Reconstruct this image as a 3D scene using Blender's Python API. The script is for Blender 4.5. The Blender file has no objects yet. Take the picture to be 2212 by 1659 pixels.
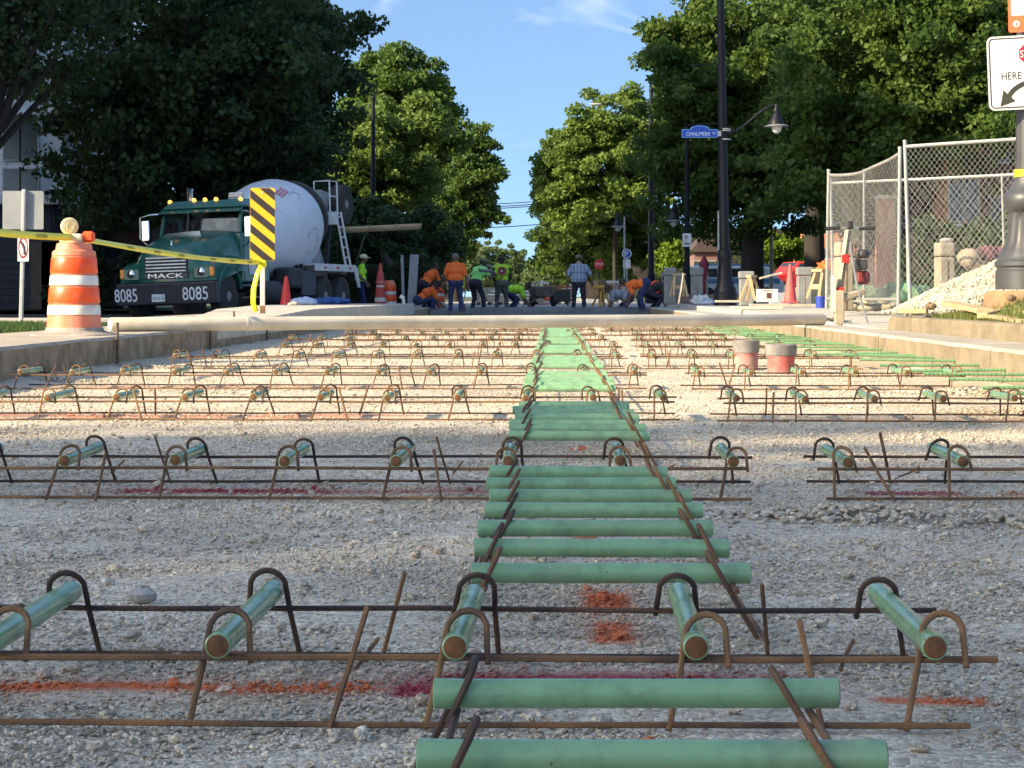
import bpy, bmesh, math, random
import numpy as np
from mathutils import Vector, Matrix, Euler, Quaternion

S = bpy.context.scene
COL = S.collection
R = math.radians
random.seed(7)
rng = np.random.default_rng(7)

# ------------------------------------------------------------------ camera
CAM_H = 0.555          # eye height over the gravel bed
YAW = 0.020            # heading, a little left of the road axis (+Y)
FPX = 4300.0           # focal length in the measuring grid (2212 wide)
cam_d = bpy.data.cameras.new('Camera')
cam = bpy.data.objects.new('Camera', cam_d)
COL.objects.link(cam)
cam.location = (0, 0, CAM_H)
cam.rotation_euler = (R(90), 0, YAW)
cam_d.sensor_width = 36.0
cam_d.lens = 36.0 * FPX / 2212.0
cam_d.shift_y = -(829.5 - 640.0) / 2212.0
cam_d.clip_start = 0.05
cam_d.clip_end = 6000
S.camera = cam

# ------------------------------------------------------------------ world, sun, exposure
SUN_EL, SUN_TO = R(27.0), Vector((-0.862, -0.507, 0))
SKY_STRENGTH = 0.13
SUN_STRENGTH = 4.5
EXPOSURE = 1.32
w = bpy.data.worlds.new('World'); S.world = w; w.use_nodes = True
nt = w.node_tree; nt.nodes.clear()
out = nt.nodes.new('ShaderNodeOutputWorld'); bg = nt.nodes.new('ShaderNodeBackground')
sky = nt.nodes.new('ShaderNodeTexSky'); sky.sky_type = 'NISHITA'; sky.sun_disc = False
sky.sun_elevation = SUN_EL
sky.sun_rotation = math.atan2(SUN_TO.x, SUN_TO.y)
sky.air_density = 1.0; sky.dust_density = 2.2; sky.ozone_density = 2.0
tc = nt.nodes.new('ShaderNodeTexCoord')
mp = nt.nodes.new('ShaderNodeMapping'); mp.inputs['Scale'].default_value = (3.0, 3.0, 9.0)
mp.inputs['Rotation'].default_value = (0.0, R(-24), 0.0)
cn = nt.nodes.new('ShaderNodeTexNoise'); cn.inputs['Scale'].default_value = 2.4
cn.inputs['Detail'].default_value = 7; cn.inputs['Roughness'].default_value = 0.56
cn.inputs['Distortion'].default_value = 0.5
cr = nt.nodes.new('ShaderNodeValToRGB')
cr.color_ramp.elements[0].position = 0.55; cr.color_ramp.elements[0].color = (0, 0, 0, 1)
cr.color_ramp.elements[1].position = 0.74; cr.color_ramp.elements[1].color = (0.42, 0.42, 0.42, 1)
mx = nt.nodes.new('ShaderNodeMix'); mx.data_type = 'RGBA'
mx.inputs['B'].default_value = (6.2, 6.1, 6.0, 1)
nt.links.new(tc.outputs['Generated'], mp.inputs['Vector'])
nt.links.new(mp.outputs[0], cn.inputs['Vector'])
nt.links.new(cn.outputs['Fac'], cr.inputs['Fac'])
nt.links.new(cr.outputs['Color'], mx.inputs['Factor'])
st_ = nt.nodes.new('ShaderNodeMix'); st_.data_type = 'RGBA'; st_.blend_type = 'MULTIPLY'; st_.inputs['Factor'].default_value = 1.0
st_.inputs['B'].default_value = (0.86, 0.945, 0.965, 1)
nt.links.new(sky.outputs[0], st_.inputs['A']); nt.links.new(st_.outputs['Result'], mx.inputs['A'])
sxyz = nt.nodes.new('ShaderNodeSeparateXYZ'); nt.links.new(tc.outputs['Generated'], sxyz.inputs[0])
def wm_(op, a, b):
    n_ = nt.nodes.new('ShaderNodeMath'); n_.operation = op
    for i_, x_ in enumerate((a, b)):
        if isinstance(x_, (int, float)): n_.inputs[i_].default_value = x_
        else: nt.links.new(x_, n_.inputs[i_])
    return n_.outputs[0]
zpos = wm_('MAXIMUM', sxyz.outputs[2], 0.0)
zz_ = wm_('ADD', wm_('ADD', wm_('MULTIPLY', wm_('SMOOTH_MIN', zpos, 0.16), 2.5), 0.25), wm_('MULTIPLY', zpos, 0.10))
sv = nt.nodes.new('ShaderNodeCombineXYZ')
nt.links.new(sxyz.outputs[0], sv.inputs[0]); nt.links.new(sxyz.outputs[1], sv.inputs[1]); nt.links.new(zz_, sv.inputs[2])
sn = nt.nodes.new('ShaderNodeVectorMath'); sn.operation = 'NORMALIZE'
nt.links.new(sv.outputs[0], sn.inputs[0]); nt.links.new(sn.outputs[0], sky.inputs['Vector'])
nt.links.new(mx.outputs['Result'], bg.inputs['Color'])
bg.inputs['Strength'].default_value = SKY_STRENGTH
nt.links.new(bg.outputs[0], out.inputs['Surface'])

sl = bpy.data.lights.new('Sun', 'SUN'); sl.energy = SUN_STRENGTH; sl.angle = R(0.6)
sl.color = (1.0, 0.83, 0.55)
so = bpy.data.objects.new('Sun', sl); COL.objects.link(so)
to_sun = Vector((SUN_TO.x * math.cos(SUN_EL), SUN_TO.y * math.cos(SUN_EL), math.sin(SUN_EL)))
so.rotation_euler = to_sun.to_track_quat('Z', 'Y').to_euler()
so.location = (-20, -20, 40)

S.view_settings.view_transform = 'Standard'; S.view_settings.look = 'None'
S.view_settings.exposure = EXPOSURE; S.view_settings.gamma = 1.0
S.view_settings.use_curve_mapping = False
S.render.engine = 'CYCLES'
S.cycles.use_denoising = True
S.cycles.max_bounces = 6; S.cycles.diffuse_bounces = 3; S.cycles.glossy_bounces = 3
S.cycles.transmission_bounces = 4; S.cycles.transparent_max_bounces = 6
S.cycles.use_adaptive_sampling = True; S.cycles.adaptive_threshold = 0.015
S.cycles.caustics_reflective = False; S.cycles.caustics_refractive = False

# measured point of the place: grid column, grid row and either the distance or the height
_c, _s = math.cos(YAW), math.sin(YAW)
def P(px, py, d=None, z=None):
    if d is None:
        d = (CAM_H - z) * FPX / (py - 640.0)
    xc = (px - 1106.0) / FPX * d
    zz = CAM_H - (py - 640.0) / FPX * d if z is None else z
    return Vector((xc * _c - d * _s, d * _c + xc * _s, zz))

# ------------------------------------------------------------------ materials
MATS = {}
def nlink(nt, a, b): nt.links.new(a, b)
def mat(name, col, rough=0.7, var=0.18, scale=6.0, bump=0.0, bscale=60.0, metal=0.0, col2=None,
        detail=5, emit=None, spec=0.5, trans=0.0, lo=0.35, hi=0.65, stretch=None, alpha=1.0):
    if name in MATS: return MATS[name]
    m = bpy.data.materials.new(name); m.use_nodes = True; nt = m.node_tree
    b = nt.nodes['Principled BSDF']
    b.inputs['Roughness'].default_value = rough; b.inputs['Metallic'].default_value = metal
    b.inputs['Specular IOR Level'].default_value = spec
    tc = nt.nodes.new('ShaderNodeTexCoord'); oi = nt.nodes.new('ShaderNodeObjectInfo')
    ad = nt.nodes.new('ShaderNodeVectorMath'); ad.operation = 'ADD'
    ml = nt.nodes.new('ShaderNodeMath'); ml.operation = 'MULTIPLY'; ml.inputs[1].default_value = 37.0
    nt.links.new(oi.outputs['Random'], ml.inputs[0])
    nt.links.new(tc.outputs['Object'], ad.inputs[0]); nt.links.new(ml.outputs[0], ad.inputs[1])
    vec = ad.outputs[0]
    if stretch:
        sm = nt.nodes.new('ShaderNodeVectorMath'); sm.operation = 'MULTIPLY'
        sm.inputs[1].default_value = stretch; nt.links.new(vec, sm.inputs[0]); vec = sm.outputs[0]
    n = nt.nodes.new('ShaderNodeTexNoise'); n.inputs['Scale'].default_value = scale
    n.inputs['Detail'].default_value = detail; n.inputs['Roughness'].default_value = 0.62
    nt.links.new(vec, n.inputs['Vector'])
    r = nt.nodes.new('ShaderNodeValToRGB')
    c2 = col2 if col2 else tuple(max(0, c * (1 - var)) for c in col)
    c1 = col if col2 else tuple(min(1, c * (1 + var)) for c in col)
    r.color_ramp.elements[0].position = lo; r.color_ramp.elements[0].color = (*c2, 1)
    r.color_ramp.elements[1].position = hi; r.color_ramp.elements[1].color = (*c1, 1)
    nt.links.new(n.outputs['Fac'], r.inputs['Fac'])
    nt.links.new(r.outputs['Color'], b.inputs['Base Color'])
    if bump:
        n2 = nt.nodes.new('ShaderNodeTexNoise'); n2.inputs['Scale'].default_value = bscale
        n2.inputs['Detail'].default_value = 4
        nt.links.new(vec, n2.inputs['Vector'])
        bm_ = nt.nodes.new('ShaderNodeBump'); bm_.inputs['Strength'].default_value = bump
        bm_.inputs['Distance'].default_value = 0.02
        nt.links.new(n2.outputs['Fac'], bm_.inputs['Height']); nt.links.new(bm_.outputs[0], b.inputs['Normal'])
    if emit:
        b.inputs['Emission Color'].default_value = (*emit[0], 1); b.inputs['Emission Strength'].default_value = emit[1]
    if trans:
        b.inputs['Transmission Weight'].default_value = trans
    if alpha < 1: b.inputs['Alpha'].default_value = alpha
    MATS[name] = m
    return m

def leaf_mat(name, c_dark, c_light, tr=0.35):
    if name in MATS: return MATS[name]
    m = bpy.data.materials.new(name); m.use_nodes = True; nt = m.node_tree; nt.nodes.clear()
    o = nt.nodes.new('ShaderNodeOutputMaterial')
    d = nt.nodes.new('ShaderNodeBsdfPrincipled'); d.inputs['Roughness'].default_value = 0.55
    d.inputs['Specular IOR Level'].default_value = 0.25
    t = nt.nodes.new('ShaderNodeBsdfTranslucent'); mi = nt.nodes.new('ShaderNodeMixShader')
    mi.inputs[0].default_value = tr
    tc = nt.nodes.new('ShaderNodeTexCoord')
    n = nt.nodes.new('ShaderNodeTexNoise'); n.inputs['Scale'].default_value = 0.55; n.inputs['Detail'].default_value = 6
    n.inputs['Roughness'].default_value = 0.75
    nt.links.new(tc.outputs['Object'], n.inputs['Vector'])
    r = nt.nodes.new('ShaderNodeValToRGB')
    r.color_ramp.elements[0].position = 0.36; r.color_ramp.elements[0].color = (*c_dark, 1)
    r.color_ramp.elements[1].position = 0.64; r.color_ramp.elements[1].color = (*c_light, 1)
    nt.links.new(n.outputs['Fac'], r.inputs['Fac'])
    nt.links.new(r.outputs[0], d.inputs['Base Color'])
    hs = nt.nodes.new('ShaderNodeHueSaturation'); hs.inputs['Value'].default_value = 1.25; hs.inputs['Hue'].default_value = 0.485
    nt.links.new(r.outputs[0], hs.inputs['Color']); nt.links.new(hs.outputs[0], t.inputs['Color'])
    nt.links.new(d.outputs[0], mi.inputs[1]); nt.links.new(t.outputs[0], mi.inputs[2])
    nt.links.new(mi.outputs[0], o.inputs['Surface'])
    MATS[name] = m
    return m

# ------------------------------------------------------------------ mesh helpers
class MB:
    """collects shapes that become ONE mesh object"""
    def __init__(s): s.v = []; s.f = []; s.m = []; s.cur = 0; s.M = None
    def add(s, vs, fs):
        o = len(s.v)
        if s.M is not None: vs = [s.M @ Vector(v) for v in vs]
        s.v.extend([tuple(v) for v in vs]); s.f.extend([tuple(o + i for i in f) for f in fs])
        s.m.extend([s.cur] * len(fs)); return s
    def box(s, c, size, rot=None):
        x, y, z = (a / 2 for a in size)
        vs = [Vector((i * x, j * y, k * z)) for i in (-1, 1) for j in (-1, 1) for k in (-1, 1)]
        if rot is not None:
            q = rot if isinstance(rot, (Quaternion, Matrix)) else Euler(rot).to_quaternion()
            vs = [q @ v for v in vs]
        vs = [v + Vector(c) for v in vs]
        return s.add(vs, [(0, 1, 3, 2), (4, 6, 7, 5), (0, 4, 5, 1), (2, 3, 7, 6), (0, 2, 6, 4), (1, 5, 7, 3)])
    def hexa(s, a):   # eight corners: bottom 4 ccw, top 4 ccw
        return s.add(a, [(3, 2, 1, 0), (4, 5, 6, 7), (0, 1, 5, 4), (1, 2, 6, 5), (2, 3, 7, 6), (3, 0, 4, 7)])
    def cyl(s, p0, p1, r0, r1=None, n=10, caps=True):
        return s.tube([p0, p1], [r0, r0 if r1 is None else r1], n, caps)
    def tube(s, path, r, n=6, caps=True):
        path = [Vector(p) for p in path]
        if not isinstance(r, (list, tuple)): r = [r] * len(path)
        vs = []; up = None
        for i, p in enumerate(path):
            t = (path[min(i + 1, len(path) - 1)] - path[max(i - 1, 0)])
            if t.length < 1e-9: t = Vector((0, 0, 1))
            t.normalize()
            if up is None:
                up = Vector((0, 0, 1)) if abs(t.z) < 0.9 else Vector((1, 0, 0))
            a = up - t * up.dot(t)
            if a.length < 1e-6: a = t.orthogonal()
            a.normalize(); up = a; b = t.cross(a)
            for k in range(n):
                an = 2 * math.pi * k / n
                vs.append(p + (a * math.cos(an) + b * math.sin(an)) * r[i])
        fs = []
        for i in range(len(path) - 1):
            for k in range(n):
                k2 = (k + 1) % n
                fs.append((i * n + k, i * n + k2, (i + 1) * n + k2, (i + 1) * n + k))
        if caps:
            fs.append(tuple(reversed(range(n)))); e = (len(path) - 1) * n
            fs.append(tuple(e + k for k in range(n)))
        return s.add(vs, fs)
    def lathe(s, prof, n=24, o=(0, 0, 0), q=None, caps=True):
        vs = []; o = Vector(o)
        for r, z in prof:
            for k in range(n):
                a = 2 * math.pi * k / n; v = Vector((r * math.cos(a), r * math.sin(a), z))
                if q is not None: v = q @ v
                vs.append(v + o)
        fs = []
        for i in range(len(prof) - 1):
            for k in range(n):
                k2 = (k + 1) % n; fs.append((i * n + k, i * n + k2, (i + 1) * n + k2, (i + 1) * n + k))
        if caps:
            fs.append(tuple(reversed(range(n)))); e = (len(prof) - 1) * n
            fs.append(tuple(e + k for k in range(n)))
        return s.add(vs, fs)
    def prism(s, poly, h, o=(0, 0, 0), ux=(1, 0, 0), uy=(0, 1, 0), un=None):
        ux, uy, o = Vector(ux), Vector(uy), Vector(o); un = Vector(un) if un else ux.cross(uy)
        n = len(poly)
        vs = [o + ux * a + uy * b for a, b in poly] + [o + ux * a + uy * b + un * h for a, b in poly]
        fs = [tuple(reversed(range(n))), tuple(n + k for k in range(n))]
        fs += [(k, (k + 1) % n, n + (k + 1) % n, n + k) for k in range(n)]
        return s.add(vs, fs)
    def ell(s, c, r, n=12, rings=8, q=None):
        vs = []; c = Vector(c)
        for i in range(rings + 1):
            th = math.pi * i / rings
            for k in range(n):
                a = 2 * math.pi * k / n
                v = Vector((r[0] * math.sin(th) * math.cos(a), r[1] * math.sin(th) * math.sin(a), r[2] * math.cos(th)))
                if q is not None: v = q @ v
                vs.append(c + v)
        fs = [(i * n + k, (i + 1) * n + k, (i + 1) * n + (k + 1) % n, i * n + (k + 1) % n) for i in range(rings) for k in range(n)]
        return s.add(vs, fs)
    def mesh(s, name, mats, smooth=False):
        me = bpy.data.meshes.new(name); me.from_pydata(s.v, [], s.f)
        for m in (mats if isinstance(mats, (list, tuple)) else [mats]): me.materials.append(m)
        if any(s.m): me.polygons.foreach_set('material_index', s.m)
        if smooth:
            me.polygons.foreach_set('use_smooth', [True] * len(me.polygons))
            try: me.set_sharp_from_angle(angle=R(38))
            except Exception: pass
        me.update(); return me
    def build(s, name, mats, parent=None, smooth=False, bevel=0, loc=None, seg=1):
        o = bpy.data.objects.new(name, s.mesh(name, mats, smooth)); COL.objects.link(o)
        if parent is not None: o.parent = parent
        if loc is not None: o.location = loc
        if bevel:
            b = o.modifiers.new('bevel', 'BEVEL'); b.width = bevel; b.segments = seg; b.limit_method = 'ANGLE'
        return o

def tag(o, label=None, cat=None, group=None, kind=None):
    if label: o['label'] = label
    if cat: o['category'] = cat
    if group: o['group'] = group
    if kind: o['kind'] = kind
    return o
def empty(name, loc=(0, 0, 0), rz=0.0, label=None, cat=None, group=None):
    o = bpy.data.objects.new(name, None); COL.objects.link(o); o.location = loc; o.rotation_euler = (0, 0, rz)
    o.empty_display_size = 0.1
    return tag(o, label, cat, group)
def inst(name, me, parent=None, loc=(0, 0, 0), rot=(0, 0, 0), scale=None):
    o = bpy.data.objects.new(name, me); COL.objects.link(o); o.parent = parent; o.location = loc; o.rotation_euler = rot
    if scale: o.scale = scale
    return o
def copy_tree(o, parent=None):
    c = o.copy(); COL.objects.link(c); c.parent = parent
    for ch in list(o.children): copy_tree(ch, c)
    return c

def text_mesh(body, height, depth=0.004, width=None, m=None, bold=0.0, name='lettering'):
    cu = bpy.data.curves.new('t', 'FONT'); cu.body = body; cu.extrude = depth / 2; cu.align_x = 'CENTER'; cu.align_y = 'CENTER'
    cu.offset = bold; cu.resolution_u = 3
    ob = bpy.data.objects.new('t', cu); COL.objects.link(ob)
    bpy.context.view_layer.update()
    dg = bpy.context.evaluated_depsgraph_get()
    me = bpy.data.meshes.new_from_object(ob.evaluated_get(dg)); me.name = name
    bpy.data.objects.remove(ob); bpy.data.curves.remove(cu)
    co = np.empty(len(me.vertices) * 3); me.vertices.foreach_get('co', co); co = co.reshape(-1, 3)
    mn, mxx = co.min(0), co.max(0); ctr = (mn + mxx) / 2; co -= ctr
    sy = height / (mxx[1] - mn[1]); sx = sy if width is None else width / (mxx[0] - mn[0])
    co[:, 0] *= sx; co[:, 1] *= sy
    me.vertices.foreach_set('co', co.ravel()); me.materials.clear()
    if m: me.materials.append(m)
    me.update(); return me
def frame(o, right, up):
    """matrix whose local X is right and local Y is up, origin o"""
    r = Vector(right).normalized(); u = Vector(up); u = (u - r * u.dot(r)).normalized(); n = r.cross(u)
    return Matrix(((r.x, u.x, n.x, o[0]), (r.y, u.y, n.y, o[1]), (r.z, u.z, n.z, o[2]), (0, 0, 0, 1)))
def text(body, height, o, right, up, m, parent=None, width=None, depth=0.004, bold=0.0, name='lettering'):
    ob = bpy.data.objects.new(name, text_mesh(body, height, depth, width, m, bold, name)); COL.objects.link(ob)
    ob.parent = parent; ob.matrix_local = frame(o, right, up)
    return ob
def rrect(w, h, r, n=4):
    pts = []
    for cx, cy, a0 in ((w / 2 - r, h / 2 - r, 0), (-w / 2 + r, h / 2 - r, 90), (-w / 2 + r, -h / 2 + r, 180), (w / 2 - r, -h / 2 + r, 270)):
        for k in range(n + 1):
            a = R(a0 + 90 * k / n); pts.append((cx + r * math.cos(a), cy + r * math.sin(a)))
    return pts
# ================================================================== SETTING
SZ = 0.235             # top of the finished pavement over the gravel bed
XL, XR = -3.47, 2.76   # faces of the left and right pavement

# gravel with spray-paint marks, by place in the world
def gravel_material():
    m = bpy.data.materials.new('crushed_limestone'); m.use_nodes = True; nt = m.node_tree; L = nt.links
    b = nt.nodes['Principled BSDF']; b.inputs['Roughness'].default_value = 0.92; b.inputs['Specular IOR Level'].default_value = 0.2
    g = nt.nodes.new('ShaderNodeNewGeometry'); pos = g.outputs['Position']
    sx = nt.nodes.new('ShaderNodeSeparateXYZ'); L.new(pos, sx.inputs[0])
    def noise(scale, detail=4, rough=0.6):
        n = nt.nodes.new('ShaderNodeTexNoise'); n.inputs['Scale'].default_value = scale; n.inputs['Detail'].default_value = detail
        n.inputs['Roughness'].default_value = rough; L.new(pos, n.inputs['Vector']); return n.outputs['Fac']
    def M(op, a, b_=None, clamp=False):
        n = nt.nodes.new('ShaderNodeMath'); n.operation = op; n.use_clamp = clamp
        for i, x in enumerate((a, b_)):
            if x is None: continue
            if isinstance(x, (int, float)): n.inputs[i].default_value = x
            else: L.new(x, n.inputs[i])
        return n.outputs[0]
    def ramp(f, stops):
        r = nt.nodes.new('ShaderNodeValToRGB'); e = r.color_ramp.elements
        while len(e) < len(stops): e.new(0.5)
        for i, (p, c) in enumerate(stops): e[i].position = p; e[i].color = (*c, 1)
        L.new(f, r.inputs['Fac']); return r.outputs[0]
    def mix(f, a, c, mode='MIX'):
        n = nt.nodes.new('ShaderNodeMix'); n.data_type = 'RGBA'; n.blend_type = mode
        if isinstance(f, (int, float)): n.inputs['Factor'].default_value = f
        else: L.new(f, n.inputs['Factor'])
        for k, x in (('A', a), ('B', c)):
            if isinstance(x, tuple): n.inputs[k].default_value = (*x, 1)
            else: L.new(x, n.inputs[k])
        return n.outputs['Result']
    v = nt.nodes.new('ShaderNodeTexVoronoi'); v.inputs['Scale'].default_value = 110; v.inputs['Randomness'].default_value = 1
    dn = nt.nodes.new('ShaderNodeTexNoise'); dn.inputs['Scale'].default_value = 40
    L.new(pos, dn.inputs['Vector'])
    va = nt.nodes.new('ShaderNodeVectorMath'); va.operation = 'MULTIPLY_ADD'; va.inputs[1].default_value = (0.012,) * 3
    L.new(dn.outputs['Color'], va.inputs[0]); L.new(pos, va.inputs[2]); L.new(va.outputs[0], v.inputs['Vector'])
    oi = nt.nodes.new('ShaderNodeObjectInfo')
    vs = nt.nodes.new('ShaderNodeSeparateColor'); L.new(v.outputs['Color'], vs.inputs[0])
    stone = ramp(vs.outputs[0], [(0.0, (0.34, 0.29, 0.225)), (0.4, (0.53, 0.46, 0.365)), (0.75, (0.64, 0.56, 0.45)), (1.0, (0.77, 0.68, 0.555))])
    inst_t = ramp(oi.outputs['Random'], [(0.0, (0.80, 0.80, 0.81)), (0.5, (1.0, 0.99, 0.98)), (1.0, (1.15, 1.14, 1.13))])
    base = mix(1.0, stone, inst_t, 'MULTIPLY')
    dust = M('MULTIPLY', M('SUBTRACT', noise(1.7, 6, 0.7), 0.42), 3.0, True)
    base = mix(M('MULTIPLY', dust, 0.35), base, (0.61, 0.53, 0.42))
    damp = ramp(noise(0.75, 7, 0.72), [(0.36, (0.80, 0.79, 0.78)), (0.56, (1.05, 1.04, 1.03))])
    base = mix(1.0, base, damp, 'MULTIPLY')
    # tan silt near the right-hand pavement
    silt = M('MULTIPLY', M('MULTIPLY', M('SUBTRACT', sx.outputs[0], 1.3), 0.8, True), M('MULTIPLY', M('SUBTRACT', noise(0.9, 5), 0.44), 6.0, True))
    base = mix(M('MULTIPLY', silt, 0.6), base, (0.40, 0.27, 0.15))
    pn, pn2 = noise(240, 3), noise(9, 4)
    def rect(x0, x1, y0, y1, sx_=0.05, sy_=0.012, op=1.0):
        wob = M('MULTIPLY', M('SUBTRACT', pn2, 0.5), 0.05)
        X, Y = M('ADD', sx.outputs[0], wob), M('ADD', sx.outputs[1], wob)
        fx = M('MULTIPLY', M('DIVIDE', M('SUBTRACT', X, x0), sx_, True), M('DIVIDE', M('SUBTRACT', x1, X), sx_, True))
        fy = M('MULTIPLY', M('DIVIDE', M('SUBTRACT', Y, y0), sy_, True), M('DIVIDE', M('SUBTRACT', y1, Y), sy_, True))
        k = M('ADD', M('MULTIPLY', M('SUBTRACT', pn, 0.30), 2.6, True), M('MULTIPLY', M('MULTIPLY', fx, fy), 0.5), True)
        return M('MULTIPLY', M('MULTIPLY', M('MULTIPLY', fx, fy), k), op)
    ORG, CRM = (0.58, 0.13, 0.04), (0.30, 0.022, 0.042)
    for r_, c in ((rect(-3.2, -0.22, 2.68, 3.0, .06, .14, .28), ORG), (rect(-0.35, 0.5, 2.66, 3.1, .15, .2, .35), CRM), (rect(.0, .2, 3.1, 3.9, .08, .12, .25), ORG), (rect(-1.5, .0, 5.5, 5.92, .1, .18, .3), CRM), (rect(-3.2, -0.22, 2.79, 2.89, .04, .035, .95), ORG), (rect(-0.27, 0.36, 2.77, 2.99, .12, .07, .9), CRM),
                  (rect(-0.25, 0.05, 2.77, 2.88, .03, .015, .95), CRM), (rect(.43, .62, 2.71, 2.80, .03, .03, .9), ORG), (rect(.66, 1.2, 2.7, 2.80, .05, .02, .8), CRM),
                  (rect(.04, .16, 3.52, 3.80, .03, .05, .95), ORG), (rect(.05, .15, 3.18, 3.44, .03, .05, .9), ORG),
                  (rect(.04, .12, 4.55, 4.72, .02, .03, .95), ORG), (rect(.06, .14, 7.2, 7.42, .02, .04, .95), ORG),
                  (rect(.07, .16, 2.42, 2.52, .03, .02, .9), ORG),
                  (rect(-1.28, -.6, 5.62, 5.79, .06, .05, .95), CRM), (rect(-.7, .0, 5.64, 5.76, .1, .05, .6), CRM),
                  (rect(.85, 1.2, 5.6, 5.75, .05, .03, .85), CRM), (rect(1.2, 2.6, 5.6, 5.7, .1, .03, .6), ORG),
                  (rect(-3.4, -.55, 9.15, 9.42, .2, .05, .6), ORG), (rect(-3.0, -.6, 12.1, 12.35, .2, .06, .4), ORG),
                  (rect(1.0, 2.6, 8.95, 9.25, .2, .1, .45), (0.45, 0.22, 0.1))):
        base = mix(r_, base, c)
    L.new(base, b.inputs['Base Color'])
    v2 = nt.nodes.new('ShaderNodeTexVoronoi'); v2.inputs['Scale'].default_value = 110; v2.feature = 'DISTANCE_TO_EDGE'
    L.new(va.outputs[0], v2.inputs['Vector'])
    h = M('ADD', M('MULTIPLY', M('MINIMUM', v2.outputs['Distance'], 0.3), 2.0), M('MULTIPLY', noise(180, 3), 0.5))
    bp = nt.nodes.new('ShaderNodeBump'); bp.inputs['Strength'].default_value = 0.5; bp.inputs['Distance'].default_value = 0.012
    L.new(h, bp.inputs['Height']); L.new(bp.outputs[0], b.inputs['Normal'])
    return m
M_GRAVEL = gravel_material()
M_CONC = mat('concrete_old', (0.55, 0.50, 0.43), 0.9, col2=(0.40, 0.35, 0.285), scale=5, bump=0.25, bscale=90)
M_CONC_TOP = mat('concrete_dusty', (0.44, 0.385, 0.315), 0.9, col2=(0.32, 0.275, 0.215), scale=2.4, bump=0.2, bscale=120)
M_CONC_NEW = mat('concrete_new', (0.44, 0.42, 0.385), 0.85, col2=(0.33, 0.315, 0.295), scale=1.3, bump=0.12, bscale=80)
M_CONC_WHITE = mat('concrete_white', (0.50, 0.46, 0.385), 0.85, col2=(0.40, 0.36, 0.30), scale=1.6, bump=0.12, bscale=80)
M_CONC_WET = mat('concrete_wet', (0.135, 0.13, 0.125), 0.55, col2=(0.075, 0.073, 0.07), scale=9, bump=0.8, bscale=30)
M_ASPH = mat('asphalt', (0.06, 0.06, 0.062), 0.9, col2=(0.04, 0.04, 0.042), scale=3, bump=0.3, bscale=200)
M_GRASS = mat('turf', (0.07, 0.105, 0.03), 0.95, col2=(0.09, 0.08, 0.04), scale=2.2, bump=0.6, bscale=90)
M_DIRT = mat('soil', (0.27, 0.19, 0.115), 0.95, col2=(0.15, 0.10, 0.06), scale=6, bump=1.0, bscale=35)
M_LAWN = mat('lawn_far', (0.06, 0.09, 0.028), 0.95, col2=(0.045, 0.06, 0.02), scale=0.3, bump=0.3, bscale=30)

def stained_concrete():
    """formed face: vertical brown streaks below the dusty top"""
    m = mat('concrete_formed', (0.40, 0.315, 0.21), 0.92, col2=(0.16, 0.11, 0.06), scale=4.5, bump=0.5, bscale=45, stretch=(1, 1, 1.5), lo=0.32, hi=0.70, detail=9)
    return m
M_FACE = stained_concrete()
M_FACE_R = mat('concrete_formed_clean', (0.265, 0.213, 0.143), 0.92, col2=(0.17, 0.133, 0.085), scale=3.5, bump=0.5, bscale=45, stretch=(1, 1, 1.4), detail=9)

def sheet(name, pts, z, m, kind='structure', parent=None, thick=0.0):
    mb = MB()
    if thick: mb.prism(pts, thick, (0, 0, z - thick))
    else: mb.add([(x, y, z) for x, y in pts], [tuple(range(len(pts)))])
    o = mb.build(name, m, parent)
    if kind: o['kind'] = kind
    return o

sheet('ground', [(-2500, -900), (2500, -900), (2500, 4500), (-2500, 4500)], -0.30, M_LAWN)
# the excavated bed, gently uneven
def bed():
    mb = MB(); nx, ny = 40, 260
    xs = np.linspace(XL - 0.3, XR + 0.3, nx); ys = np.concatenate([np.linspace(-6, 1, 12)[:-1], np.linspace(1, 16, 170), np.linspace(16.2, 58, ny - 181)])
    ph = rng.uniform(0, 6, 6)
    vs = []
    for y in ys:
        for x in xs:
            z = 0.0022 * (math.sin(x * 3.1 + ph[0]) * math.sin(y * 2.3 + ph[1])) + 0.0015 * math.sin(x * 7.3 + y * 5.1 + ph[2]) + rng.normal(0, 0.0016)
            edge = min(x - XL, XR - x)
            if edge < 0.35: z += 0.035 * max(0, 1 - edge / 0.35) ** 2 * (0.5 + rng.random() * 0.5)
            vs.append((x, y, z - 0.006))
    fs = [(j * nx + i, j * nx + i + 1, (j + 1) * nx + i + 1, (j + 1) * nx + i) for j in range(len(ys) - 1) for i in range(nx - 1)]
    mb.add(vs, fs); o = mb.build('gravel_bed', M_GRAVEL, smooth=True); o['kind'] = 'structure'
bed()

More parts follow.
